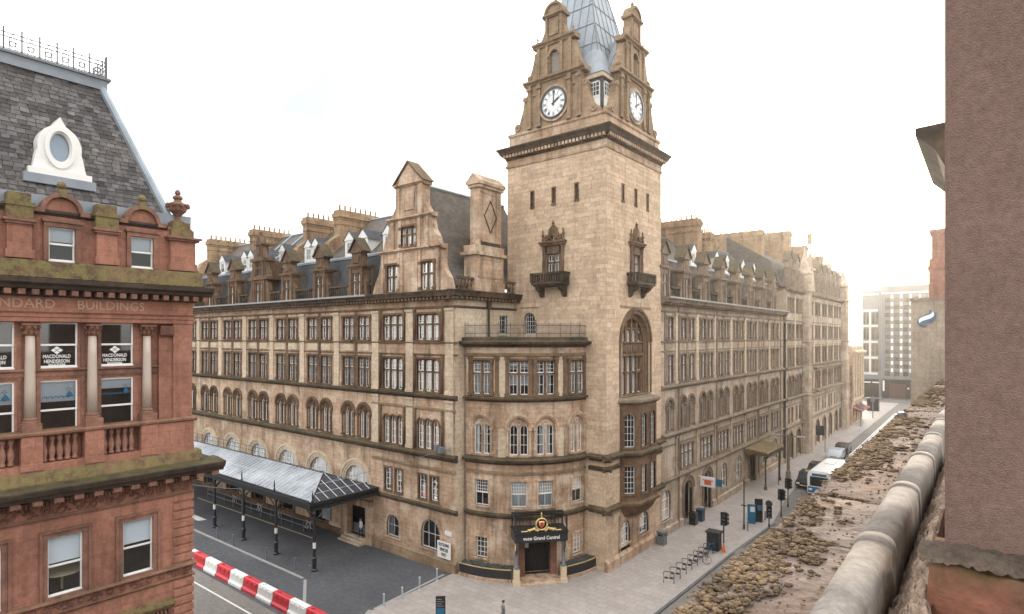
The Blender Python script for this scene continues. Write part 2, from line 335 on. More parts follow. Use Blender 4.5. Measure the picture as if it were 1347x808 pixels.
        for ua, ub in zip(us, us[1:]):
            mid = (ua+ub)/2; lo = (v0, v0)
            for o in sorted((o for o in ops if o[0] < mid < o[1]), key=lambda o: o[2]):
                if o[2] > lo[0]+1e-4 or o[2] > lo[1]+1e-4: s.quad(fr(ua, lo[0], w), fr(ub, lo[1], w), fr(ub, o[2], w), fr(ua, o[2], w))
                lo = (head(o, ua), head(o, ub))
            ta, tb = top(ua), top(ub)
            if ta > lo[0]+1e-4 or tb > lo[1]+1e-4: s.quad(fr(ua, lo[0], w), fr(ub, lo[1], w), fr(ub, tb, w), fr(ua, ta, w))
        for o in ops:
            a, b, c, d, k = o; e = [(a, c)]+[(u, head(o, u)) for u in samp(o)]+[(b, c)]; e.append(e[0])
            for (p, q), (r_, t) in zip(e, e[1:]):
                if (p, q) != (r_, t): s.quad(fr(p, q, w), fr(r_, t, w), fr(r_, t, w-rd), fr(p, q, w-rd))
        return s
    def mesh(s, name, mat, smooth=False):
        me = bpy.data.meshes.new(name); me.from_pydata(s.v, [], s.f); me.update()
        bm = bmesh.new(); bm.from_mesh(me); bmesh.ops.recalc_face_normals(bm, faces=bm.faces); bm.to_mesh(me); bm.free()
        if mat: me.materials.append(M[mat] if isinstance(mat, str) else mat)
        if smooth:
            for p in me.polygons: p.use_smooth = True
        return me
def link(name, me, parent=None, mx=None, kind=None):
    o = bpy.data.objects.new(name, me); COL.objects.link(o)
    if parent is not None:
        o.parent = parent; pm = Matrix.Identity(4); q = parent; chain = []
        while q is not None: chain.append(q); q = q.parent
        for q in reversed(chain): pm = pm @ q.matrix_parent_inverse @ q.matrix_basis
        o.matrix_parent_inverse = pm.inverted()
    if mx is not None: o.matrix_basis = mx
    if kind: o['kind'] = kind
    return o
def obj(name, mb, mat, parent=None, kind=None, smooth=False, mx=None): return link(name, mb.mesh(name, mat, smooth), parent, mx, kind)
def thing(name, label, cat, loc=(0, 0, 0), group=None, rz=0.):
    o = bpy.data.objects.new(name, None); COL.objects.link(o); o.location = loc; o.rotation_euler = (0, 0, rz)
    o.matrix_basis = Matrix.Translation(loc) @ Matrix.Rotation(rz, 4, 'Z')
    o['label'] = label; o['category'] = cat; o.empty_display_size = .3
    if group: o['group'] = group
    return o
def tag(o, label, cat, group=None):
    o['label'] = label; o['category'] = cat
    if group: o['group'] = group
    return o
def struct(name, mb, mat):
    o = obj(name, mb, mat); o['kind'] = 'structure'; return o
def copy_tree(o, parent=None, mx=None):
    c = o.copy(); COL.objects.link(c)
    if parent is not None: c.parent = parent
    if mx is not None: c.matrix_basis = mx
    for ch in [q for q in o.children]: copy_tree(ch, c)
    return c
def mxf(fr, u, v, w=0.):                                            # matrix of a piece set on a facade frame
    o = Vector(fr(u, v, w)); n = (Vector(fr(u, v, w+1))-o).normalized(); z = Vector((0, 0, 1)); x = n.cross(z)
    m = Matrix((x, n, z)).transposed().to_4x4(); m.translation = o; return m
def bars(name, fr, u0, u1, profs, mat, parent):
    for p in profs: mb = MB(); mb.bar(fr, u0, u1, p); obj(name, mb, mat, parent)
def text(name, body, size, mat, parent, mx, depth=.01, align='CENTER', sx=1., kind=None, bold=0.):
    cu = bpy.data.curves.new(name, 'FONT'); cu.body = body; cu.size = size; cu.extrude = depth; cu.align_x = align; cu.align_y = 'CENTER'; cu.offset = bold
    cu.resolution_u = 2
    t = bpy.data.objects.new(name, cu); COL.objects.link(t); dg = bpy.context.evaluated_depsgraph_get(); dg.update()
    me = bpy.data.meshes.new_from_object(t.evaluated_get(dg)); bpy.data.objects.remove(t); bpy.data.curves.remove(cu)
    me.name = name; me.materials.clear(); me.materials.append(M[mat])
    me.transform(Matrix.Diagonal((sx, 1, 1, 1)))
    return link(name, me, parent, mx, kind)
def mxt(fr, u, v, w):                                               # text matrix: x to the right as seen from outside, y up, z outward
    o = Vector(fr(u, v, w)); n = (Vector(fr(u, v, w+1))-o).normalized(); z = Vector((0, 0, 1)); x = z.cross(n)
    m = Matrix((x, z, n)).transposed().to_4x4(); m.translation = o; return m

# ------------------------------------------------------------ window prototypes (local: sill centre at origin)
def sash(mb, a, b, c, d, w, nx, ny, arch=False, bd=.055, br=.028, t=.05):
    r = (b-a)/2; e = d-r if arch else d
    mb.box(LOC, a, a+bd, c, e, w-t, w); mb.box(LOC, b-bd, b, c, e, w-t, w); mb.box(LOC, a+bd, b-bd, c, c+bd*1.3, w-t, w)
    if arch: mb.arch(LOC, (a+b)/2, e, r-bd, r, w-t, w, 8)
    else: mb.box(LOC, a+bd, b-bd, d-bd, d, w-t, w)
    for i in range(1, nx):
        u = a+(b-a)*i/nx; h = d if not arch else e+math.sqrt(max(0, (r-bd)**2-(u-(a+b)/2)**2)); mb.box(LOC, u-br/2, u+br/2, c+bd, h-.01, w-t*.8, w-.004)
    for i in range(1, ny):
        v = c+(d-c)*i/ny; q = 0 if v < e else r-math.sqrt(max(0, r*r-(v-e)**2)); mb.box(LOC, a+q+bd*.5, b-q-bd*.5, v-br/2, v+br/2, w-t*.9, w-.008)
def panef(mb, a, b, c, d, w, arch=False):
    r = (b-a)/2
    if not arch: mb.quad(LOC(a, c, w), LOC(b, c, w), LOC(b, d, w), LOC(a, d, w))
    else: mb.quad(LOC(a, c, w), LOC(b, c, w), *[LOC((a+b)/2+r*math.cos(math.pi*i/10), d-r+r*math.sin(math.pi*i/10), w) for i in range(11)])
def drape(mb, a, b, c, d, w):
    n = max(4, int((b-a)/.09)); ps = [(a+(b-a)*i/n, w+(.025 if i % 2 else -.025)) for i in range(n+1)]
    for (u0, w0), (u1, w1) in zip(ps, ps[1:]): mb.quad(LOC(u0, c, w0), LOC(u1, c, w1), LOC(u1, d, w1), LOC(u0, d, w0))
PC = {}
def proto(key, lights, stone_fn, W, sashes, mat, curt=None, pane='glass'):
    """lights: (a,b,c,d,arch); returns dict of meshes"""
    if key in PC: return PC[key]
    st, sa, pa = MB(), MB(), MB(); stone_fn(st)
    for i, (a, b, c, d, ar) in enumerate(lights):
        nx, ny = sashes[i] if isinstance(sashes, list) else sashes
        sash(sa, a, b, c, d, W, nx, ny, ar); panef(pa, a, b, c, d, W-.03, ar)
    cs = []
    for k in range(4):
        cm = MB()
        for (a, b, c, d, ar) in lights:
            q = (k*7+int(a*10)) % 4; x = b-a
            if k == 0 or q == 0: drape(cm, a, b, c, d-.02, W-.16)
            elif q == 1: drape(cm, a, a+x*.3, c, d, W-.16); drape(cm, b-x*.3, b, c, d, W-.16)
            elif q == 2: drape(cm, a, b, c+(d-c)*.45, d, W-.16)
            else: drape(cm, b-x*.55, b, c, d, W-.16)
        cs.append(cm.mesh('curtain', 'curtain'))
    PC[key] = dict(stone=st.mesh('window', mat) if st.f else None, sash=sa.mesh('sash', 'white'), pane=pa.mesh('pane', pane), curt=cs)
    return PC[key]
def window(parent, fr, u, v, p, curtain=.8, w=0., name='window'):
    m = mxf(fr, u, v, w)
    if p['stone']: o = link(name, p['stone'], parent, m); link('sash', p['sash'], o, m)
    else: o = link(name, p['sash'], parent, m)
    link('pane', p['pane'], o, m)
    if random.random() < curtain: link('curtain', random.choice(p['curt']), o, m)
    return o
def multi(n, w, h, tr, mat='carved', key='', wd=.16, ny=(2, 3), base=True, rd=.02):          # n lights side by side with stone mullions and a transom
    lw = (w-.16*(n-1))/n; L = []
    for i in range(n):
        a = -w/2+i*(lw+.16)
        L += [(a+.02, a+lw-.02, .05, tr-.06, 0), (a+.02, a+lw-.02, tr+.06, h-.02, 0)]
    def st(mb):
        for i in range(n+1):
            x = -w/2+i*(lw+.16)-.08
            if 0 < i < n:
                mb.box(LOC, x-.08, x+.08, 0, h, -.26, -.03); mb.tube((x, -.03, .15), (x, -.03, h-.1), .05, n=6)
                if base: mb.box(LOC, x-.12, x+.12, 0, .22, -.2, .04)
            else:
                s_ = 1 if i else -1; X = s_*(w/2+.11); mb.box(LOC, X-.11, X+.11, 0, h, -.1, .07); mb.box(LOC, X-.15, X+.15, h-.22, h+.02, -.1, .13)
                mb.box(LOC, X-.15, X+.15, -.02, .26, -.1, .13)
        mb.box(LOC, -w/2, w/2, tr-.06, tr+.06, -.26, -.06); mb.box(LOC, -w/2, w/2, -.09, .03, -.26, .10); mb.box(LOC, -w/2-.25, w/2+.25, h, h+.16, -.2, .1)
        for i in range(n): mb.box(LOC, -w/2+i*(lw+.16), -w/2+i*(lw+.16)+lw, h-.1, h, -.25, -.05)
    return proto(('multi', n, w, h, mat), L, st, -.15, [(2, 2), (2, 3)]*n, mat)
def archpair(w, h, mat='carved', orn=.32):                        # two round-headed lights and an oculus under a round arch; h to the apex of the opening
    r = w/2; sp = h-r; lw = (w-.16)/2-.08; lh = sp+lw*.3
    ls = [(-lw-.08, -.08, 0.04, lh, 1), (.08, .08+lw, 0.04, lh, 1)]
    def st(mb):
        mb.wall(LOC, -r, r, 0, lambda u: sp+math.sqrt(max(0, r*r-u*u)), ls, rd=.14, w=-.12)
        mb.arch(LOC, 0, sp, r, r+.13, -.12, .05, 14); mb.arch(LOC, 0, sp, r+.13, r+.13+orn*.6, -.02, .12, 14)
        mb.arch(LOC, 0, sp+r*.45, .1, .19, -.14, -.05, 14, 0, 360); mb.disc(LOC, 0, sp+r*.45, .11, -.115)
        for s_ in (-1, 1):
            mb.tube((s_*(r+.1), .03, 0), (s_*(r+.1), .03, sp-.2), .09, n=7); mb.box(LOC, s_*(r+.1)-.15, s_*(r+.1)+.15, sp-.2, sp, -.1, .15); mb.box(LOC, s_*(r+.1)-.14, s_*(r+.1)+.14, 0, .18, -.1, .14)
        mb.tube((0, -.06, .05), (0, -.06, lh-.2), .06, n=6)
        mb.box(LOC, -r, r, -.08, .03, -.26, .08)
    return proto(('ap', w, h, mat), ls, st, -.2, (2, 3), mat)
def triarch(w, h, mat='carved'):
    lw = (w-.3)/3; ls = [(-w/2+i*(lw+.15), -w/2+i*(lw+.15)+lw, .04, h, 1) for i in range(3)]
    def st(mb):
        mb.wall(LOC, -w/2, w/2, 0, h+.02, ls, rd=.14, w=-.06)
        for a, b, c, d, k in ls: mb.arch(LOC, (a+b)/2, d-lw/2, lw/2, lw/2+.12, -.06, .07, 8)
        for i in range(4): x = -w/2-.075+i*(lw+.15); mb.tube((x, -.01, 0), (x, -.01, h-lw/2-.1), .07, n=6); mb.box(LOC, x-.1, x+.1, h-lw/2-.14, h-lw/2, -.1, .09)
        mb.box(LOC, -w/2-.1, w/2+.1, -.08, .03, -.26, .12)
    return proto(('tri', w, h, mat), ls, st, -.16, (2, 4), mat)
def single(w, h, nx=2, ny=3, mat='carved', arch=0, arc=.16, sill=True):
    def st(mb):
        if arch:
            r = w/2; mb.arch(LOC, 0, h-r, r, r+arc, -.1, .06, 12); mb.box(LOC, -r-arc, -r, 0, h-r, -.1, .06); mb.box(LOC, r, r+arc, 0, h-r, -.1, .06)
        else:
            mb.box(LOC, -w/2-arc, -w/2, 0, h, -.1, .06); mb.box(LOC, w/2, w/2+arc, 0, h, -.1, .06); mb.box(LOC, -w/2-arc, w/2+arc, h, h+arc, -.1, .07)
        if sill: mb.box(LOC, -w/2-arc, w/2+arc, -.12, 0, -.25, .12)
    return proto(('s', w, h, nx, ny, mat, arch, arc), [(-w/2, w/2, 0, h, arch)], st, -.14, (nx, ny), mat)
def sash2(w, h, nx=4, ny=3, mat='carved', arc=.14, key='', cut=.5):      # double-hung: small panes above, two large below
    t = h*cut
    def st(mb):
        mb.box(LOC, -w/2-arc, -w/2, 0, h, -.1, .06); mb.box(LOC, w/2, w/2+arc, 0, h, -.1, .06); mb.box(LOC, -w/2-arc, w/2+arc, h, h+arc, -.1, .07)
        mb.box(LOC, -w/2-arc, w/2+arc, -.12, 0, -.25, .12)
    return proto(('s2', w, h, nx, ny, mat), [(-w/2, w/2, 0, t, 0), (-w/2, w/2, t-.02, h, 0)], st, -.14, [(2, 1), (nx, ny)], mat)

# ------------------------------------------------------------ ground
def sheet(name, mat, pts, z):
    mb = MB(); mb.quad(*[(x, y, z) for x, y in pts]); return struct(name, mb, mat)
sheet('ground', 'lane', [(-320, -320), (320, -320), (320, 320), (-320, 320)], 0)
sheet('road', 'asphalt', [(-140, -24), (-6.8, -24), (-8.5, -15.2), (-8.9, -7), (-140, -7)], .004)
sheet('setts_road', 'cobble', [(-140, -27), (-3, -27), (8, -24.5), (10.5, -21), (-7.2, -19.35), (-140, -19.35)], .008)
pv = [(-8.9, -7), (-8.75, -15.2), (-7.6, -17.2), (-4, -18.4), (0, -17.6), (3.2, -14.8), (4.9, -11), (5.55, -6), (5.8, 10), (6.3, 20.5), (5.0, 30), (4.6, 36), (4.2, 60), (3.9, 96), (3.6, 150), (-30, 150), (-30, 0), (-8.9, 0)]
mb = MB(); k = len(pv); mb.add([(x, y, .06) for x, y in pv]+[(x, y, -.1) for x, y in pv], [tuple(range(k))]+[(i, (i+1) % k, (i+1) % k+k, i+k) for i in range(k)])
struct('pavement', mb, 'pave')
# kerb strips
mb = MB()
edge = pv[1:15]
for (x0, y0), (x1, y1) in zip(edge, edge[1:]):
    d = Vector((x1-x0, y1-y0, 0)); n = Vector((d.y, -d.x, 0)).normalized(); L = d.length; k = max(1, int(L/1.2))
    for i in range(k):
        a = Vector((x0, y0, 0))+d*(i/k); b = Vector((x0, y0, 0))+d*((i+1)/k)-d.normalized()*.015
        q = [a-n*.02, b-n*.02, b+n*.28, a+n*.28]; mb.add([(p.x, p.y, -.05) for p in q]+[(p.x, p.y, .068) for p in q], [(0, 1, 2, 3), (4, 5, 6, 7), (0, 1, 5, 4), (1, 2, 6, 5), (2, 3, 7, 6), (3, 0, 4, 7)])
kb = struct('kerb', mb, 'kerb')
mb = MB()
for (x0, y0), (x1, y1) in [((5.95, -6), (6.2, 10.4)), ((6.35, 12), (6.7, 20.5))]:
    mb.quad((x0, y0, .012), (x0+.13, y0, .012), (x1+.13, y1, .012), (x1, y1, .012))
struct('gutter_channel', mb, 'iron')
mb = MB()
for pts in ([(-70, -15.7), (-17.0, -15.15)], [(-16.6, -15.2), (-12.7, -17.7)], [(-8.8, -15.0), (-9.3, -8.1)]):
    (x0, y0), (x1, y1) = pts; d = Vector((x1-x0, y1-y0, 0)).normalized(); n = Vector((d.y, -d.x, 0))*.11; a, b = Vector((x0, y0, 0)), Vector((x1, y1, 0))
    q = [a-n, b-n, b+n, a+n]; mb.add([(p.x, p.y, 0) for p in q]+[(p.x, p.y, .05) for p in q], [(4, 5, 6, 7), (0, 1, 5, 4), (1, 2, 6, 5), (2, 3, 7, 6), (3, 0, 4, 7)])
struct('forecourt_kerb', mb, 'kerb')
mb = MB()
mb.quad((-60, -21.0, .014), (-9, -20.42, .014), (-9, -20.29, .014), (-60, -20.87, .014))
for x in (-44, -40): mb.quad((x, -13.9, .014), (x+2.6, -13.9, .014), (x+2.9, -13.2, .014), (x+.2, -13.2, .014))
for dx in (0, .35, 3.0, 3.35): mb.quad((6.2+dx, 62, .014), (6.4+dx, 62, .014), (5.7+dx, 130, .014), (5.5+dx, 130, .014))
struct('road_markings', mb, 'line')

# ------------------------------------------------------------ frames
G = -7.4
FG = Fr(lambda u, v, w: (u, G-w, v))
FH = Fr(lambda u, v, w: (w, u, v))
FTL = Fr(lambda u, v, w: (u, -w, v))
FE = Fr(lambda u, v, w: (-8.8+w, u, v))
BC, BR = (-8.6, .3), 6.7
def bowf(u, v, w):
    a = u/BR-math.pi/2; return (BC[0]+(BR+w)*math.cos(a), BC[1]+(BR+w)*math.sin(a), v)
FB = Fr(bowf, True)
bs = lambda deg: BR*rad(deg+90)

hotel = thing('hotel_building', 'large soot-stained sandstone Victorian hotel with rows of arched windows, dormers and tall chimneys', 'hotel', (-20, 20, 0))
CORN = [(-.1, 20.85), (.12, 20.85), (.2, 21.05), (.62, 21.1), (.68, 21.3), (.78, 21.5), (.78, 21.56), (-.1, 21.62)]
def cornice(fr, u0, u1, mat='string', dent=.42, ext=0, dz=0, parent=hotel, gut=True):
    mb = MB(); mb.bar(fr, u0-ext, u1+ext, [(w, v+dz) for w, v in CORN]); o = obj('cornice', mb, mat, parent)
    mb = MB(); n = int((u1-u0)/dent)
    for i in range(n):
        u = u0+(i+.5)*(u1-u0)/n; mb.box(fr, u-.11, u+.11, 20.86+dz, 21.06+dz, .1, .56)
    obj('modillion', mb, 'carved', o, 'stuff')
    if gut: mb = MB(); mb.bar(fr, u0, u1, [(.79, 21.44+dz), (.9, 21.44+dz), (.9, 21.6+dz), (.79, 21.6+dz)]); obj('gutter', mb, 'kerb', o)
    return o
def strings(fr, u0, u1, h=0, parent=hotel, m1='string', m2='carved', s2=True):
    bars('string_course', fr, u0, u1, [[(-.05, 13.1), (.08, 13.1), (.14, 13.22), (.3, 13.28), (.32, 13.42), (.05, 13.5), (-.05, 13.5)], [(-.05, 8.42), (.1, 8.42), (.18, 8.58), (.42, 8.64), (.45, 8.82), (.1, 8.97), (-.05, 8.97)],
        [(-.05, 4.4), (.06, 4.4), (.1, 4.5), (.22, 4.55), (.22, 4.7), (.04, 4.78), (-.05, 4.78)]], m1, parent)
    bars('moulding', fr, u0, u1, [[(-.03, 17.42), (.1, 17.46), (.12, 17.58), (-.03, 17.62)], [(-.03, 16.52), (.07, 16.54), (.08, 16.62), (-.03, 16.66)], [(-.03, 20.2), (.08, 20.22), (.12, 20.36), (-.03, 20.4)]], m2, parent)
def pilaster(fr, us, w, v0, v1, mat, parent=hotel, wd=.1):
    for u in us:
        mb = MB(); mb.box(fr, u-w/2, u+w/2, v0, v1, -.02, wd); mb.box(fr, u-w/2-.06, u+w/2+.06, v1-.2, v1, 0, wd+.08); mb.box(fr, u-w/2-.05, u+w/2+.05, v0, v0+.25, 0, wd+.06)
        obj('pilaster', mb, mat, parent)
def room(fr, u0, u1, v0, v1, w=-1.0, mat='room', parent=hotel):
    mb = MB(); mb.wall(fr, u0, u1, v0, v1, (), w=w); return obj('interior_wall', mb, mat, parent)

# ---- Gordon Street wing
NB = 7; PX = [-18.2-5.68*k for k in range(NB+1)]; CX = [-21.04-5.68*k for k in range(NB)]
p4, p3 = multi(2, 1.5, 2.1, 1.28), multi(2, 1.5, 2.62, 1.62)
ap = archpair(1.5, 2.86)
ops = []
for c in CX:
    for s in (-1, 1):
        ops += [(c+s*1.1-.75, c+s*1.1+.75, 17.7, 19.8, 0), (c+s*1.1-.75, c+s*1.1+.75, 13.6, 16.22, 0), (c+s*1.13-.75, c+s*1.13+.75, 9.1, 11.96, 1)]
    ops.append((c-1.7, c+1.7, 3.9, 6.6, 1))
    if c != CX[0]: ops.append((c-1.2, c+1.2, .5, 2.9, 1))
ops.append((-22.0, -19.4, .45, 3.15, 0))
mb = MB(); mb.wall(FG, PX[-1], -18.7, 0, 20.9, ops, .32); obj('wall', mb, 'sand', hotel)
room(FG, PX[-1], -18.7, 3.4, 21); room(FG, PX[-1], -18.7, 0, 3.4, -1.6, 'dark')
def bigst(mb):
    r = 1.7
    for ri, ro, w1 in ((r, r+.2, .02), (r+.2, r+.4, .07), (r+.4, r+.62, .13)): mb.arch(LOC, 0, 1.0, ri, ro, -.2, w1, 18)
    for s in (-1, 1): mb.box(LOC, s*(r+.31)-.31, s*(r+.31)+.31, 0, 1.0, -.2, .1)
    mb.box(LOC, -1.7, 1.7, -.1, .05, -.3, .12)
big = proto('big', [(-1.7, 1.7, 0, 2.7, 1)], bigst, -.22, (8, 6), 'sandclean')
mul2 = MB()
for x in (-.72, .72): mul2.box(LOC, x-.07, x+.07, 0, 2.45, -.27, -.18)
mul2.box(LOC, -1.65, 1.65, .9, 1.02, -.27, -.18); mul2m = mul2.mesh('mullion', 'white')
for c in CX:
    for s in (-1, 1):
        window(hotel, FG, c+s*1.1, 17.7, p4, .85); window(hotel, FG, c+s*1.1, 13.6, p3, .85); window(hotel, FG, c+s*1.13, 9.1, ap, .5)
    o = window(hotel, FG, c, 3.9, big, 0); link('mullion', mul2m, o, mxf(FG, c, 3.9))
strings(FG, PX[-1], -18.72); cornice(FG, PX[-1], -18.72)
pilaster(FG, PX[1:], .72, 13.52, 20.2, 'sandclean')
for c in CX:
    mb = MB(); mb.box(FG, c-.17, c+.17, 13.5, 20.2, -.02, .06); obj('shaft', mb, 'carved', hotel)
    for s in (-1, 1): x = c+s*1.1; mb = MB(); mb.box(FG, x-.75, x+.75, 16.75, 17.35, -.02, .05); obj('spandrel_panel', mb, 'sandclean', hotel)
mb = MB()
for c in CX[1:]:
    mb.arch(FG, c, 1.7, 1.2, 1.5, -.1, .1, 12); mb.box(FG, c-1.5, c-1.2, .1, 1.7, -.1, .1); mb.box(FG, c+1.2, c+1.5, .1, 1.7, -.1, .1)
mb.box(FG, PX[-1], -22.6, 0, .5, 0, .12); obj('plinth', mb, 'carved', hotel)
mb = MB()
for c in CX[1:]:
    sash(mb, -1.2, 1.2, 0, 2.4, -.3, 4, 4, True)
ws = MB(); sash(ws, -1.2, 1.2, 0, 2.4, -.3, 4, 4, True); wsm = ws.mesh('shop_window', 'iron')
wp = MB(); panef(wp, -1.2, 1.2, 0, 2.4, -.33, True); wpm = wp.mesh('pane', 'glassdk')
for c in CX[1:]: o = link('shop_window', wsm, hotel, mxf(FG, c, .5)); link('pane', wpm, o, mxf(FG, c, .5))
# portal with steps
mb = MB()
for x in (-22.45, -18.95): mb.box(FG, x-.42, x+.42, 0, 3.3, -.05, .3)
mb.box(FG, -22.9, -18.72, 3.15, 3.75, 0, .32); obj('portal', mb, 'sand', hotel)
for i in range(3):
    mb = MB(); mb.box(FG, -22.3, -19.25, 0 if i == 0 else .15*i, .15*(i+1), -.4, 1.05-.35*i); obj('step', mb, 'sandclean', hotel)
mb = MB(); mb.box(FG, -22, -19.4, .45, 1.25, -.5, -.42); obj('door_panel', mb, 'grey', hotel)

# ---- corner pavilion
ops = []
t4, t3, t2 = multi(3, 2.5, 2.1, 1.3), multi(3, 2.5, 2.62, 1.62), triarch(2.45, 2.4)
s1 = single(.84, 1.9, 2, 4, arc=.13)
for c in (-16.0, -11.78):
    ops += [(c-1.25, c+1.25, 17.7, 19.8, 0), (c-1.25, c+1.25, 13.6, 16.22, 0), (c-1.225, c+1.225, 9.05, 11.45, 0)]
    ops += [(c+s*.68-.42+.05, c+s*.68+.42+.05, 5.1, 7.0, 0) for s in (-1, 1)]
ops += [(-16.8, -15.2, 1.3, 3.15, 1), (-12.55, -10.42, 1.3, 3.6, 1)]
mb = MB(); mb.wall(FG, -18.7, -8.8, 0, 20.9, ops, .32); obj('wall', mb, 'sand', hotel)
room(FG, -18.7, -8.8, 0, 21)
ga, gb = single(1.6, 1.85, 2, 2, 'sand', 1, .3), single(2.13, 2.3, 3, 2, 'sand', 1, .34)
for c in (-16.0, -11.78):
    window(hotel, FG, c, 17.7, t4, .9); window(hotel, FG, c, 13.6, t3, .9); window(hotel, FG, c, 9.05, t2, .3)
    for s in (-1, 1): window(hotel, FG, c+s*.68+.05, 5.1, s1, .9)
window(hotel, FG, -16.0, 1.3, ga, .5); window(hotel, FG, -11.485, 1.3, gb, .3)
strings(FG, -18.75, -8.55); cornice(FG, -18.72, -8.1, ext=.0, gut=False)
pilaster(FG, (-18.25, -13.9, -9.35), .85, 13.52, 20.2, 'sandclean'); pilaster(FG, (-18.25, -13.9, -9.35), .8, 8.98, 13.1, 'sandclean')
mb = MB()
for x in (-14.55, -13.25, -17.55, -10.1): mb.tube((x, G-.12, 13.6), (x, G-.12, 16.5), .11, n=7); mb.tube((x, G-.12, 9.05), (x, G-.12, 12.3), .11, n=7); mb.tube((x, G-.12, 17.7), (x, G-.12, 20.2), .11, n=7)
obj('colonnette', mb, 'carved', hotel, smooth=True)
bars('plinth', FG, -18.7, -8.6, [[(-.05, 0), (.22, 0), (.22, .75), (.12, .85), (-.05, .9)]], 'gable', hotel); bars('moulding', FG, -18.7, -8.7, [[(-.03, 12.2), (.1, 12.24), (.12, 12.4), (-.03, 12.44)], [(-.03, 7.5), (.1, 7.54), (.14, 7.72), (-.03, 7.78)]], 'gable', hotel)
# pavilion gable
gabl = MB()
def hw1(z): return 3.6
prof = [(-18.7, 21.6), (-18.3, 22.6), (-17.9, 23.2), (-17.6, 24.1), (-17.5, 24.9), (-10.35, 24.9), (-10.25, 24.1), (-9.95, 23.2), (-9.5, 22.6), (-9.2, 21.6)]
o1 = [(-16.7, -15.3, 21.7, 23.95, 0), (-12.5, -11.1, 21.7, 23.95, 0)]
gabl.wall(FG, -17.45, -10.4, 21.55, 24.95, o1, .3, .05); gabl.box(FG, -17.45, -10.4, 21.55, 24.95, -.8, -.45)
gabl.prism(FG, prof[:5]+[(-17.4, 24.9), (-17.4, 21.6)], -.5, .03); gabl.prism(FG, [(-10.45, 21.6), (-10.45, 24.9)]+prof[5:], -.5, .03)
for z0, a, b in ((24.9, -17.7, -10.1), (27.5, -16.6, -11.15)): gabl.bar(FG, a, b, [(-.5, z0), (.08, z0), (.16, z0+.1), (.32, z0+.16), (.32, z0+.28), (-.5, z0+.36)])
o2 = [(-14.87, -13.15, 25.33, 26.95, 0)]
gabl.wall(FG, -16.1, -11.7, 25.2, 27.55, o2, .3, .05); gabl.box(FG, -16.1, -11.7, 25.2, 27.55, -.8, -.45)
for s in (-1, 1):
    c = -13.9; q = lambda x, z: (c+s*x, z)
    gabl.prism(FG, [q(2.2, 25.2), q(3.4, 25.2), q(3.15, 25.9), q(2.75, 26.5), q(2.5, 27.5), q(2.2, 27.5)], -.5, .03)
    gabl.prism(FG, [q(1.4, 27.8), q(2.4, 27.8), q(2.1, 28.2), q(1.65, 28.8), q(1.5, 29.6), q(1.4, 29.6)], -.5, .03)
    for x in (1.35,): gabl.box(FG, c+s*x-.22, c+s*x+.22, 27.8, 30.2, -.1, .18)
    for x in (2.05, 1.15): gabl.box(FG, c+s*x-.18, c+s*x+.18, 25.2, 27.5, 0, .16)
    for x in (3.35, 1.25, .9): gabl.box(FG, c+s*x-.15, c+s*x+.15, 21.6, 24.9, 0, .16)
gabl.box(FG, -15.4, -12.4, 27.7, 30.25, -.8, .05); gabl.box(FG, -14.5, -13.3, 28.3, 29.6, 0, .12)
gabl.bar(FG, -15.65, -12.15, [(-.8, 30.2), (.1, 30.2), (.2, 30.3), (.34, 30.36), (.34, 30.46), (-.8, 30.5)])
gabl.prism(FG, [(-15.55, 30.46), (-12.25, 30.46), (-13.9, 32.05)], -.9, .22)
gb_ = obj('gable', gabl, 'sand', hotel)
mb = MB()
for s in (-1, 1): mb.prism(FG, [(-13.9+s*1.7, 30.46), (-13.9, 32.1), (-13.9, 32.28), (-13.9+s*1.9, 30.46)], -.9, .34)
obj('coping', mb, 'carved', gb_)
a4 = multi(2, 1.4, 2.25, 1.3); w3g = multi(3, 1.72, 1.62, 1.0)
for u in (-16.0, -11.8): window(hotel, shifted(FG, 0, 0, .05), u, 21.7, a4, .9)
window(hotel, shifted(FG, 0, 0, .05), -14.01, 25.33, w3g, .5)
# pavilion roof
mb = MB()
for s in (-1, 1):
    e = -13.9+s*4.5
    ps = [(e, 22.0), (-13.9+s*3.6, 23.4), (-13.9+s*2.6, 26.2), (-13.9, 30.55)]
    for (x0, z0), (x1, z1) in zip(ps, ps[1:]): mb.quad((x0, -7.0, z0), (x0, 4.5, z0), (x1, 4.5, z1), (x1, -7.0, z1))
mb.quad(*[(x, -7.0, z) for x, z in [(-18.4, 22), (-17.5, 23.4), (-16.5, 26.2), (-13.9, 30.55), (-11.3, 26.2), (-10.3, 23.4), (-9.4, 22)]])
rf = obj('roof', mb, 'slateb', hotel)
mb = MB(); mb.tube((-13.9, -7, 30.6), (-13.9, 4.5, 30.6), .14); obj('ridge_lead', mb, 'lead', rf)
# end wall facing the street corner
ops = [(-2.2, -1.2, 18.2, 19.75, 0)]
mb = MB(); mb.wall(FE, G, .05, 0, 20.9, ops, .25); obj('wall', mb, 'sandclean', hotel); room(FE, G+.4, 0, 17.5, 20.5, -.6)
window(hotel, FE, -1.7, 18.2, single(1.0, 1.55, 2, 4, 'sandclean'), 0)
cornice(FE, G-.75, .0, gut=False); 
mb = MB(); mb.bar(FE, G-.1, 0, [(-.03, 20.2), (.08, 20.22), (.12, 20.36), (-.03, 20.4)]); mb.tube((-8.62, -3.7, 20.8), (-8.62, -3.7, 17.9), .09); mb.box(FE, -3.85, -3.55, 20.3, 20.85, .05, .35); obj('drainpipe', mb, 'string', hotel)
mb = MB(); mb.tube((-8.66, -6.35, 17.3), (-8.66, -6.35, .3), .085, n=7)
for z in (2, 4.3, 6.6, 8.9, 11.2, 13.4, 15.6): mb.lathe((-8.66, -6.35, z), [(.12, 0), (.12, .12)], 7)
obj('drainpipe', mb, 'stringh', hotel)
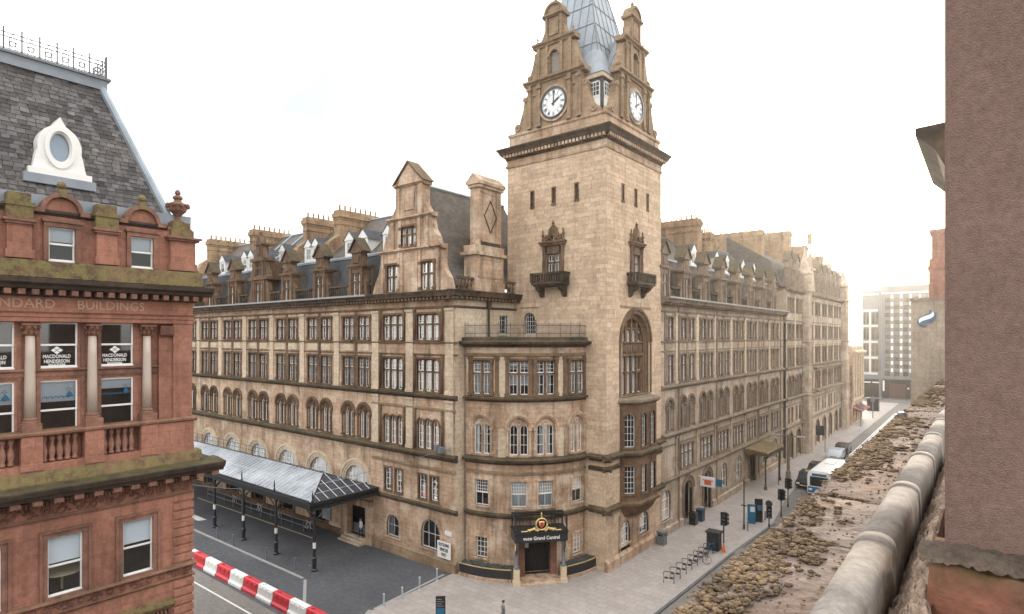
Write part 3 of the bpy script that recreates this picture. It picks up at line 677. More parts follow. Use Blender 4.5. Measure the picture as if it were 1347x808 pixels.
# balustrades
BALP = [(.06, 0), (.06, .06), (.035, .1), (.075, .3), (.06, .45), (.035, .62), (.06, .7), (.06, .76)]
def balus(fr, u0, u1, z0, parent=hotel, mat='string', step=.34, w=-.1, h=.76):
    mb = MB(); mb.box(fr, u0, u1, z0, z0+.12, w-.14, w+.14); mb.box(fr, u0, u1, z0+.12+h, z0+.3+h, w-.15, w+.15)
    n = max(1, int((u1-u0)/step))
    for i in range(n):
        p = fr(u0+(i+.5)*(u1-u0)/n, z0+.12, w); mb.lathe(p, [(r, z*h/.76) for r, z in BALP], 6)
    return obj('balustrade', mb, mat, parent)
balus(FE, -7.1, -5.3, 21.6, mat='carved'); balus(FE, -1.6, -.1, 21.6, mat='carved')
# pavilion chimney
ch = MB()
bx = lambda m, x0, x1, y0, y1, z0, z1: m.box(FTL, x0, x1, z0, z1, -y1, -y0)
bx(ch, -10.1, -8.65, -5.3, -1.65, 21.6, 22.5); bx(ch, -10.0, -8.72, -5.15, -1.75, 22.5, 24.5); bx(ch, -10.2, -8.5, -5.4, -1.55, 24.5, 24.75); bx(ch, -10.05, -8.65, -5.15, -1.75, 24.75, 25.3)
bx(ch, -9.7, -8.78, -4.75, -1.98, 25.3, 29.9); bx(ch, -9.85, -8.62, -4.9, -1.83, 29.9, 30.15); bx(ch, -9.95, -8.5, -5.0, -1.73, 30.15, 30.4)
ch.prism(Fr(lambda u, v, w: (u, w, v)), [(-9.95, 30.4), (-8.5, 30.4), (-9.22, 31.05)], -5.0, -1.73)
for z0, z1, y0, y1 in ((22.7, 24.3, -4.9, -2.0), (25.6, 29.6, -4.5, -2.2)):
    for a, b, c, d in ((y0, y1, z0, z0+.1), (y0, y1, z1-.1, z1), (y0, y0+.1, z0, z1), (y1-.1, y1, z0, z1)): ch.box(FE, a, b, c, d, -.05, .12 if z0 < 24 else .06)
cho = obj('chimney', ch, 'sand', hotel)
mb = MB(); dz = [( -3.35, 29.0), (-2.6, 27.7), (-3.35, 26.4), (-4.1, 27.7)]
for (a, b), (c, d) in zip(dz, dz[1:]+dz[:1]): mb.tube((-8.75, a, b), (-8.75, c, d), .06, n=4)
mb.box(FE, -4.5, -2.2, 25.32, 25.6, 0, .14); obj('diamond_moulding', mb, 'string', cho)

# ---- roofs and chimneys of the Gordon wing
mb = MB()
X0, X1 = PX[-1], -17.6
for (y0, z0), (y1, z1) in (((-6.7, 21.7), (-5.3, 25.5)),): mb.quad((X0, y0, z0), (X1, y0, z0), (X1, y1, z1), (X0, y1, z1))
obj('mansard', mb, 'slate', hotel)
mb = MB(); ps = [(-5.3, 25.55), (0.2, 30.4), (7.5, 24.0)]
for (y0, z0), (y1, z1) in zip(ps, ps[1:]): mb.quad((X0, y0, z0), (X1, y0, z0), (X1, y1, z1), (X0, y1, z1))
rf = obj('roof', mb, 'slateb', hotel)
mb = MB(); mb.tube((X0, -5.3, 25.56), (X1, -5.3, 25.56), .12); mb.tube((X0, .2, 30.45), (X1, .2, 30.45), .13)
mb.bar(FG, X0, X1, [(-2.12, 25.4), (-2.0, 25.4), (-2.0, 25.6), (-2.12, 25.6)])
for x in (-32.4, -40.9, -44, -50): mb.tube((x, -5.2, 25.7), (x, .2, 30.5), .12)
obj('ridge_lead', mb, 'lead', rf)
potm = MB(); potm.lathe((0, 0, 0), [(.13, 0), (.16, .08), (.11, .15), (.1, .5), (.14, .55), (.1, .6)], 7); potmesh = potm.mesh('chimney_pot', 'chim')
def chimney(x0, x1, y0, y1, z0, z1, alongy=True, npot=8, mat='chim', parent=hotel):
    mb = MB(); bx(mb, x0, x1, y0, y1, z0, z1-.95); bx(mb, x0-.07, x1+.07, y0-.07, y1+.07, z1-1.5, z1-1.38)
    bx(mb, x0-.06, x1+.06, y0-.06, y1+.06, z1-.95, z1-.75); bx(mb, x0-.16, x1+.16, y0-.16, y1+.16, z1-.75, z1-.3); bx(mb, x0-.05, x1+.05, y0-.05, y1+.05, z1-.3, z1)
    o = obj('chimney', mb, mat, parent)
    for i in range(npot):
        t = (i+.5)/npot; p = ((x0+x1)/2, y0+(y1-y0)*t, z1-.02) if alongy else (x0+(x1-x0)*t, (y0+y1)/2, z1-.02)
        link('chimney_pot', potmesh, o, Matrix.Translation(p))
    return o
for x in (-29.4, -35.2, -46.8, -58.2): chimney(x-.5, x+.5, -3.6, 1.6, 25.5, 31.0)
for x in (-29.4, -35.2, -46.8, -58.2):
    bk = MB(); bk.prism(Fr(lambda u, v, w: (w, u, v)), [(-5.1, 25.4), (-5.1, 26.6), (-4.7, 27.6), (-3.6, 28.4), (-3.6, 25.4)], x-.42, x+.42); obj('chimney_shoulder', bk, 'chim', hotel)

# ---- stone dormers (local pieces, z up from the cornice)
def dormer_mesh():
    mb = MB(); op = [(-.62, .62, .1, 2.05, 0)]
    mb.wall(LOC, -.95, .95, 0, 2.6, op, .3, .1)
    for s in (-1, 1):
        mb.quad(LOC(s*.95, 0, .1), LOC(s*.95, 2.6, .1), LOC(s*.95, 2.6, -1.1), LOC(s*.95, 0, -1.1))
        mb.prism(LOC, [(s*.95, 0), (s*1.42, 0), (s*1.42, .75), (s*1.25, .95), (s*1.3, 1.25), (s*1.05, 1.6), (s*.95, 1.9)], -.3, .04)
        mb.box(LOC, s*.8-.13, s*.8+.13, 0, 2.5, 0, .2)
        mb.prism(LOC, [(s*.62, 2.8), (s*1.05, 2.8), (s*.9, 3.1), (s*.72, 3.5), (s*.62, 3.6)], -.4, .04)
    mb.box(LOC, -1.08, 1.08, 2.5, 2.62, -1.1, .2); mb.box(LOC, -1.16, 1.16, 2.62, 2.78, -1.2, .3)
    mb.box(LOC, -.66, .66, 2.78, 3.85, -.6, .1); mb.box(LOC, -.42, .42, 2.95, 3.6, 0, .18)
    mb.box(LOC, -.88, .88, 3.85, 4.0, -.75, .24); mb.prism(LOC, [(-.84, 4.0), (.84, 4.0), (0, 5.1)], -.75, .14)
    mb.box(LOC, -.62, .62, .0, .1, -.3, .15); mb.box(LOC, -.09, .09, .1, 2.05, -.25, .06); mb.box(LOC, -.62, .62, 1.22, 1.36, -.25, .04)
    return mb
def tall_mesh():
    mb = MB(); op = [(-.6, .6, .1, 2.1, 0), (-.5, .5, 2.95, 4.3, 0)]
    mb.wall(LOC, -1.35, 1.35, 0, 4.5, op, .3, .1)
    for s in (-1, 1):
        mb.quad(LOC(s*1.35, 0, .1), LOC(s*1.35, 4.5, .1), LOC(s*1.35, 4.5, -2), LOC(s*1.35, 0, -2))
        for x in (.85, 1.2): mb.box(LOC, s*x-.12, s*x+.12, 0, 2.4, 0, .2); mb.box(LOC, s*x*.86-.1, s*x*.86+.1, 2.8, 4.4, 0, .2)
        mb.prism(LOC, [(s*1.35, 0), (s*2.35, 0), (s*2.3, .8), (s*2.0, 1.1), (s*1.9, 1.7), (s*1.55, 2.4), (s*1.35, 2.5)], -.4, .04)
        mb.prism(LOC, [(s*1.3, 2.8), (s*1.95, 2.8), (s*1.8, 3.2), (s*1.5, 3.7), (s*1.3, 4.4)], -.4, .04)
        mb.prism(LOC, [(s*.6, 4.8), (s*1.3, 4.8), (s*1.05, 5.2), (s*.75, 5.8), (s*.6, 6.1)], -.4, .04)
    mb.box(LOC, -2.0, 2.0, 2.45, 2.8, -1.5, .26); mb.box(LOC, -1.5, 1.5, 4.45, 4.78, -1, .26)
    mb.box(LOC, -.62, .62, 4.78, 6.2, -.7, .1); mb.box(LOC, -.85, .85, 6.2, 6.38, -1.2, .22); mb.prism(LOC, [(-.6, 6.38), (.6, 6.38), (.35, 6.9), (.12, 7.2), (-.12, 7.2), (-.35, 6.9)], -.5, .12)
    mb.box(LOC, -.12, .12, 7.1, 7.6, -.3, -.05); mb.box(LOC, -.35, .35, 5.1, 5.9, 0, .17)
    for z0, z1 in ((.1, 2.1), (2.95, 4.3)): mb.box(LOC, -.09, .09, z0, z1, -.25, .06); mb.box(LOC, -.6, .6, z0+(z1-z0)*.6-.06, z0+(z1-z0)*.6+.06, -.25, .04)
    return mb
dm = {m: dormer_mesh().mesh('dormer', m) for m in ('carved', 'carvedh')}; tm = {m: tall_mesh().mesh('dormer', m) for m in ('carved', 'carvedh')}
sa, pa, cu = MB(), MB(), MB()
for a, b in ((-.6, -.1), (.1, .6)):
    for c, d in ((.1, 1.22), (1.36, 2.05)): sash(sa, a, b, c, d, -.1, 1, 2); panef(pa, a, b, c, d, -.13)
    drape(cu, a, b, .1, 2.0, -.27)
dsm, dpm, dcm = sa.mesh('sash', 'white'), pa.mesh('pane', 'glass'), cu.mesh('curtain', 'curtain')
rm = MB()
for s in (-1, 1): rm.prism(LOC, [(s*.9, 3.98), (0, 5.1), (0, 5.26), (s*1.02, 3.98)], -.8, .3)
drm = rm.mesh('dormer_roof', 'string')
rm = MB(); rm.box(LOC, -1.3, 1.3, 0, 2.5, -1.3, -.7); ddk = rm.mesh('interior_wall', 'room')
def dormer(fr, u, tall=False, mat='carved', z=21.6):
    m = mxf(fr, u, z, -.12); o = link('dormer', tm[mat] if tall else dm[mat], hotel, m)
    link('sash', dsm, o, m); link('pane', dpm, o, m); link('curtain', dcm, o, m); link('interior_wall', ddk, o, m)
    if not tall: link('dormer_roof', drm, o, m)
for i, c in enumerate(CX): dormer(FG, c, tall=(i == 3))
for i, c in enumerate(CX):
    a = c+ (2.3 if i == 3 else 1.4); b = (CX[i-1]-(2.3 if i-1 == 3 else 1.4)) if i else -18.75
    balus(FG, a, b, 21.6, w=-.15)
# white attic dormers on the upper roof
wm = MB(); wm.wall(LOC, -.55, .55, 0, 1.3, [(-.35, .35, .25, 1.15, 0)], .08, 0); wm.prism(LOC, [(-.65, 1.3), (.65, 1.3), (0, 1.95)], -1.2, .06)
for s in (-1, 1): wm.quad(LOC(s*.55, 0, 0), LOC(s*.55, 1.3, 0), LOC(s*.55, 1.3, -1.4), LOC(s*.55, 0, -.1))
sash(wm, -.35, .35, .25, 1.15, -.03, 2, 2)
wmm = wm.mesh('attic_window', 'white'); wp = MB(); panef(wp, -.35, .35, .25, 1.15, -.06); wpm2 = wp.mesh('pane', 'glassdk')
wr = MB()
for s in (-1, 1): wr.quad(LOC(s*.72, 1.25, .1), LOC(0, 2.0, .1), LOC(0, 2.0, -1.8), LOC(s*.72, 1.25, -1.2))
wrm = wr.mesh('attic_roof', 'slate')
def attic(fr, u, z=25.6, w=-2.15):
    m = mxf(fr, u, z, w) @ Matrix.Scale(1.25, 4); o = link('attic_window', wmm, hotel, m); link('pane', wpm2, o, m); link('attic_roof', wrm, o, m)
for u in (-19.3, -22.9, -25.0, -30.7, -32.0, -37.0, -42.0, -43.8, -45.3, -50.8): attic(FG, u)

# ---- curved corner bow
ANG = (-77.4, -52.5, -35.1, -10.8)
ops = []
for a in ANG:
    s = bs(a); ops += [(s-.75, s+.75, 13.6, 16.25, 0), (s-.75, s+.75, 9.1, 11.96, 1), (s-.58, s+.58, 5.26, 7.2, 0)]
for a in (ANG[0], ANG[3]): ops.append((bs(a)-.5, bs(a)+.5, 1.3, 2.87, 0))
SE = bs(-41); ops.append((SE-1.05, SE+1.05, .3, 3.2, 0))
mb = MB(); mb.wall(FB, bs(-90), bs(-1), 0, 17.3, ops, .3); obj('wall', mb, 'sand', hotel)
mb = MB(); mb.wall(FB, bs(-88), bs(-4), 0, 17, (), w=-1.1); obj('interior_wall', mb, 'dark', hotel)
b3, b1, bg_ = multi(2, 1.5, 2.62, 1.75), sash2(1.16, 1.94, 6, 4, 'sand'), single(1.0, 1.57, 3, 4, 'sand', arc=.12)
for a in ANG:
    s = bs(a); window(hotel, FB, s, 13.6, b3, 1); window(hotel, FB, s, 9.1, archpair(1.5, 2.86, 'sand'), .35); window(hotel, FB, s, 5.26, b1, .5)
for a in (ANG[0], ANG[3]): window(hotel, FB, bs(a), 1.3, bg_, 0)
S0, S1 = bs(-90), bs(-1)
bars('string_course', FB, S0, S1, [[(-.05, 13.1), (.08, 13.1), (.14, 13.22), (.34, 13.28), (.36, 13.42), (.05, 13.5), (-.05, 13.5)], [(-.05, 8.42), (.1, 8.42), (.18, 8.58), (.46, 8.64), (.5, 8.82), (.1, 8.97), (-.05, 8.97)], [(-.05, 4.4), (.06, 4.4), (.1, 4.5), (.26, 4.55), (.26, 4.7), (.04, 4.78), (-.05, 4.78)]], 'string', hotel)
bars('moulding', FB, S0, S1, [[(-.03, 16.5), (.12, 16.54), (.2, 16.72), (-.03, 16.78)], [(-.03, 7.65), (.12, 7.7), (.16, 7.86), (-.03, 7.92)]], 'gable', hotel)
mb = MB(); mb.bar(FB, S0-.2, S1, [(-.3, 17.2), (.1, 17.2), (.2, 17.35), (.62, 17.45), (.68, 17.62), (.3, 17.7), (.28, 17.95), (-.3, 17.98)]); obj('cornice', mb, 'string', hotel)
mb = MB(); pts = [BC]+[bowf(S0+(S1-S0)*i/24, 0, .1)[:2] for i in range(25)]; mb.quad(*[(x, y, 17.9) for x, y in pts]); obj('flat_roof', mb, 'leaddk', hotel)
pilaster(FB, [bs(a) for a in (-86, -66.5, -59.8, -45.2, -42.2, -28, -21.5, -3.2)], .3, 13.5, 16.5, 'carved')
for a in (-63.2, -24.8):
    for z0, z1 in ((13.5, 16.5), (8.98, 11.1)): mb = MB(); mb.box(FB, bs(a)-.3, bs(a)+.3, z0, z1, -.02, .05); obj('pier_panel', mb, 'sandclean', hotel)
mb = MB(); L = S1-S0; n = 110; R0 = .12
for zz in (18.25, 18.85): mb.path([bowf(S0+L*i/40, zz, R0) for i in range(41)], .018, 4)
for i in range(n+1):
    p = bowf(S0+L*i/n, 0, R0); mb.tube((p[0], p[1], 17.95), (p[0], p[1], 18.95 if i % 10 else 19.05), .012 if i % 10 else .028, n=4)
obj('roof_railing', mb, 'iron', hotel)
# area planters in front of the bow
for a0, a1 in ((-88, -56.5), (-25, 1)):
    mb = MB(); mb.bar(FB, bs(a0), bs(a1), [(.1, 0), (1.12, 0), (1.12, .3), (.1, .3)]); o = obj('area_plinth', mb, 'sand', hotel)
    mb = MB(); mb.bar(FB, bs(a0), bs(a1), [(.98, .3), (1.04, .3), (1.04, .95), (.98, .95)]); mb.bar(FB, bs(a0), bs(a1), [(.3, .88), (.98, .88), (.98, .93), (.3, .93)]); obj('railing_panel', mb, 'iron', o)
    mb = MB(); mb.bar(FB, bs(a0), bs(a1), [(.96, .95), (1.07, .95), (1.07, 1.0), (.96, 1.0)]); obj('rail', mb, 'gold', o)
    mb = MB()
    for i in range(150):
        p = bowf(bs(a0)+(bs(a1)-bs(a0))*random.random(), .97, random.uniform(.15, .9)); mb.blob(p, .14, .14, .07, 5, 3, .4)
    obj('planting', mb, 'foliage', o, 'stuff')
# entrance porch
ae = rad(-41); EN = Vector((math.cos(ae), math.sin(ae), 0)); EU = Vector((-EN.y, EN.x, 0)); EO = Vector((BC[0], BC[1], 0))+EN*BR
FP = Fr(lambda u, v, w: tuple(EO+EU*u+EN*w+Vector((0, 0, v))))
for i in range(2):
    mb = MB(); mb.box(FP, -1.5, 1.5, 0 if i == 0 else .15*i, .15*(i+1), -.6, 1.5-.4*i); obj('step', mb, 'sand', hotel)
mb = MB(); mb.box(FP, -1.05, 1.05, .3, 3.2, -.75, -.68); dr = obj('entrance_door', mb, 'dark', hotel)
mb = MB(); mb.box(FP, -.03, .03, .3, 2.7, -.68, -.64)
for x in (-.98, .98): mb.box(FP, x-.05, x+.05, .3, 2.75, -.68, -.62)
mb.box(FP, -1, 1, 2.65, 2.75, -.68, -.62); obj('door_frame', mb, 'iron', dr)
mb = MB(); mb.box(FP, -.85, -.5, 2.05, 2.55, -.66, -.63); obj('notice', mb, 'white', dr)
mb = MB(); mb.box(FP, .98, 1.45, .3, 3.2, -.3, .35); mb.box(FP, -1.45, -.98, .3, 3.2, -.3, .35); obj('door_jamb', mb, 'redtrim', hotel)
for s in (-1, 1):
    mb = MB(); mb.box(FP, s*1.75-.26, s*1.75+.26, 0, .35, .85, 1.4); mb.box(FP, s*1.75-.2, s*1.75+.2, .35, 1.2, .92, 1.33); po = obj('porch_pedestal', mb, 'cream', hotel)
    p = FP(s*1.75, 1.2, 1.12); mb = MB(); mb.lathe(p, [(.2, 0), (.2, .12), (.14, .2), (.13, 1.6), (.2, 1.75), (.22, 1.95)], 12); obj('porch_column', mb, 'grey', po, smooth=True)
porch = thing('entrance_canopy', 'black hotel entrance canopy with gold crest and lit lettering over the corner door', 'canopy', FP(0, 3.1, .6))
mb = MB(); mb.box(FP, -1.95, 1.95, 3.2, 3.85, 1.5, 1.62); mb.box(FP, -1.95, -1.83, 3.2, 3.85, 0, 1.5); mb.box(FP, 1.83, 1.95, 3.2, 3.85, 0, 1.5); mb.box(FP, -2, 2, 3.85, 3.95, -.1, 1.7)
for s in (-1, 1):
    for w in (.2, 1.5): mb.box(FP, s*1.9-.05, s*1.9+.05, 3.95, 5.0, w-.05, w+.05)
    mb.path([FP(s*1.9, 3.1, 1.5), FP(s*1.75, 2.6, 1.35), FP(s*1.8, 2.2, 1.2)], .05, 5)
mb.box(FP, -1.95, 1.95, 4.9, 5.02, .1, .3); mb.box(FP, -1.95, 1.95, 4.45, 4.55, .15, .25)
for i in range(15): mb.box(FP, -1.9+i*.27, -1.87+i*.27, 3.95, 4.95, .17, .22)
mb.path([FP(-1.9, 5.0, .2), FP(-1.9, 4.75, 1.0), FP(-1.9, 4.1, 1.6)], .04, 5); mb.path([FP(1.9, 5.0, .2), FP(1.9, 4.75, 1.0), FP(1.9, 4.1, 1.6)], .04, 5)
obj('canopy_frame', mb, 'iron', porch)
text('lettering', 'voco Grand Central', .36, 'white', porch, mxt(FP, 0, 3.5, 1.63), .01, sx=.92, bold=.008)
mb = MB(); mb.arch(FP, 0, 4.5, .36, .46, 1.55, 1.66, 24, 0, 360); mb.prism(FP, [(-.2, 4.72), (.2, 4.72), (.2, 4.45), (0, 4.22), (-.2, 4.45)], 1.56, 1.68)
mb.lathe(FP(0, 4.95, 1.6), [(.05, 0), (.07, .05), (.03, .1), (.06, .2), (.01, .42)], 6)
obj('crest', mb, 'gold', porch, smooth=True)
for s in (-1, 1):
    mb = MB()
    for k in range(7):
        mb.blob(FP(s*(.3+.11*k), 4.05+.05*math.sin(k*1.3)+.12*(k in (2, 3, 4)), 1.6), .11, .11, .1, 6, 4, .3)
    for k in range(3): mb.blob(FP(s*(1.08+.16*k), 4.03, 1.6), .12, .12, .05, 5, 3, .3)
    obj('gilded_leaves', mb, 'gold', porch, smooth=True); mb = MB()
    for k in range(4): mb.blob(FP(s*1.9, 3.15-.14*k, 1.5), .07, .07, .1, 5, 3, .3)
    obj('gilded_drop', mb, 'gold', porch, smooth=True)
mb = MB(); mb.disc(FP, 0, 4.5, .36, 1.57); obj('crest_field', mb, 'carblack', porch)
mb = MB(); mb.prism(FP, [(-.12, 4.66), (.12, 4.66), (.12, 4.45), (0, 4.3), (-.12, 4.45)], 1.685, 1.69); obj('shield', mb, 'rwred', porch)
# road sign board on the pavilion
so = thing('vehicle_sign', 'white OUTGOING VEHICLES ONLY board fixed to the hotel corner', 'sign', FG(-9.66, 1.08, .1))
mb = MB(); mb.box(FG, -10.36, -8.95, 1.08, 2.32, .3, .36); obj('sign_board', mb, 'white', so)
for i, t in enumerate(('OUTGOING', 'VEHICLES', 'ONLY')): text('lettering', t, .34, 'iron', so, mxt(FG, -9.655, 2.08-.37*i, .365), .004, sx=.62, bold=.012)
so = thing('street_nameplate', 'small white nameplate high on the hotel corner above the vehicle sign', 'sign', FG(-9.5, 2.8, .05))
mb = MB(); mb.box(FG, -9.85, -9.15, 2.75, 3.1, .02, .06); obj('plate', mb, 'white', so)
lo = thing('floodlight', 'black floodlight on a bracket at the corner of the hotel ledge', 'lamp', FG(-9.2, 9.0, .4))
mb = MB(); mb.box(FG, -10.2, -9.9, 9.3, 9.75, .5, .9); mb.box(FG, -9.75, -9.4, 9.2, 9.6, .45, .95); mb.tube(FG(-10, 9.4, .6), FG(-9.0, 9.4, .3), .05); mb.tube(FG(-9.5, 9, .3), FG(-9.5, 9.9, .5), .04); obj('lamp_head', mb, 'grey', lo)

# ------------------------------------------------------------ clock tower
tower = thing('clock_tower', 'tall square pale sandstone clock tower with carved gables and lead spire', 'tower', (-4.85, 4.85, 0))
TW = 9.7
def ashlar(fr, u0, u1, v0, v1, ops, ch_=.345, seed=1, lap=.02):
    rnd = random.Random(seed); mb = MB(); n = int(round((v1-v0)/ch_)); h = (v1-v0)/n; J = .007
    for i in range(n):
        a, b = v0+i*h+J, v0+(i+1)*h-J; cuts = []
        for o in ops:
            if o[3]+.02 > a and o[2]-.02 < b: cuts.append((o[0], o[1]))
        free = [(u0, u1)]
        for c, d in cuts:
            nf = []
            for x, y in free:
                if d <= x or c >= y: nf.append((x, y)); continue
                if c > x: nf.append((x, c))
                if d < y: nf.append((d, y))
            free = nf
        for x, y in free:
            u = x
            while u < y-.01:
                e = min(y, u+rnd.uniform(.65, 1.25));
                if y-e < .35: e = y
                pr = rnd.uniform(.012, .028); mb.add([fr(u+J, a, -.05), fr(e-J, a, -.05), fr(e-J, b, -.05), fr(u+J, b, -.05), fr(u+J, a, pr), fr(e-J, a, pr), fr(e-J, b, pr), fr(u+J, b, pr)],
                    [(4, 5, 6, 7), (0, 1, 5, 4), (1, 2, 6, 5), (2, 3, 7, 6), (3, 0, 4, 7)])
                u = e
    return mb
slit = [(2.62, 0), (4.83, 0), (7.0, 0)]
opsL = [(-u-.13, -u+.13, 28.85, 30.1, 0) for u, _ in slit]+[(-5.46, -4.26, 22.45, 24.75, 0), (-7.85, -6.65, 18.2, 20.0, 1)]
opsR = [(u-.13, u+.13, 28.85, 30.1, 0) for u, _ in slit]+[(4.24, 5.44, 22.45, 24.75, 0), (2.5, 7.2, 13.0, 19.9, 1), (2.26, 3.8, .1, 3.25, 1), (5.4, 7.1, 1.4, 3.3, 1)]
for fr, a, b, ops, nm in ((FTL, -TW, 0, opsL, 1), (FH, 0, TW, opsR, 2)):
    mb = MB(); mb.wall(fr, a, b, 0, 33.4, ops, .4 if nm == 1 else .6); obj('wall', mb, 'towercore', tower)
    cut = [o if not o[4] else (o[0]-.35, o[1]+.35, o[2]-.3 if nm == 1 else o[2], o[3]+.35, 0) for o in ops]
    if nm == 2: cut.append((2.1, 7.5, 0, 13.2, 0))
    obj('ashlar', ashlar(fr, a+.0, b, 0.02, 32.6, cut, seed=nm), 'tower', tower, 'stuff')
mb = MB(); mb.quad((-TW, 0, 17), (-TW, TW, 17), (-TW, TW, 33.4), (-TW, 0, 33.4)); mb.quad((-TW, TW, 17), (0, TW, 17), (0, TW, 33.4), (-TW, TW, 33.4)); obj('rear_wall', mb, 'tower', tower)
mb = MB(); mb.wall(FTL, -TW, 0, 17, 33, (), w=-1.0); mb.wall(FH, 0, TW, .1, 33, (), w=-1.3); obj('interior_wall', mb, 'dark', tower)
# surrounds filling the blocks cut round the arched openings
mb = MB(); mb.wall(FTL, -8.2, -6.3, 17.9, 20.35, [(-7.85, -6.65, 18.2, 20.0, 1)], .1, .022); mb.arch(FTL, -7.25, 19.4, .6, .82, 0, .12, 14); obj('window_surround', mb, 'tower', tower)
mb = MB(); mb.wall(FH, 2.15, 7.55, 13.2, 20.25, [(2.5, 7.2, 13.2, 19.9, 1)], .1, .022)
obj('window_surround', mb, 'tower', tower)
mb = MB()
for ri, ro, w0, w1 in ((2.35, 2.62, -.05, .06), (2.62, 2.85, 0, .16)): mb.arch(FH, 4.85, 17.55, ri, ro, w0, w1, 22)
mb.arch(FH, 4.85, 17.55, 1.95, 2.35, -.55, -.3, 20)
for s in (-1, 1): mb.box(FH, 4.85+s*2.15-.2, 4.85+s*2.15+.2, 13, 17.55, -.55, -.3); mb.box(FH, 4.85+s*2.7-.12, 4.85+s*2.7+.12, 13.2, 17.55, 0, .1)
obj('arch_moulding', mb, 'carved', tower)
mb = MB(); mb.box(FH, 2.9, 6.8, 16.65, 17.5, -.6, -.42); mb.box(FH, 2.9, 6.8, 17.45, 17.58, -.6, -.3); mb.box(FH, 2.9, 6.8, 16.4, 16.62, -.6, -.28)
for u in (3.9, 4.85, 5.8): mb.box(FH, u-.13, u+.13, 13, 19.7-(abs(u-4.85)*.55), -.6, -.36)
for u in (3.0, 6.7): mb.box(FH, u-.1, u+.1, 13, 18.3, -.6, -.4)
mb.box(FH, 2.9, 6.8, 15.0, 15.14, -.6, -.4); mb.box(FH, 2.9, 6.8, 13.0, 13.3, -.6, -.2)
for u in (3.4, 4.37, 5.33, 6.3): mb.arch(FH, u, 18.3, .34, .46, -.6, -.4, 8)
for k in range(4): mb.box(FH, 3.15+k*.97, 3.8+k*.97, 16.78, 17.35, -.5, -.37)
obj('tracery', mb, 'carved', tower)
mb = MB(); pm = MB()
for i in range(4):
    a, b = 3.05+.97*i+.1, 3.05+.97*i+.72
    for c, d in ((13.3, 15.0), (15.14, 16.4), (17.6, 18.5)):
        for x in (a, b-.06): mb.box(FH, x, x+.06, c, d, -.6, -.54)
        mb.box(FH, a, b, c, c+.06, -.6, -.54); mb.box(FH, a, b, d-.06, d, -.6, -.54)
o = obj('sash', mb, 'white', tower); pm.quad(*[FH(u, v, -.62) for u, v in ((2.9, 13), (6.8, 13), (6.8, 18.9), (5.9, 19.6), (4.85, 19.9), (3.8, 19.6), (2.9, 18.9))]); obj('pane', pm, 'glassdk', o)
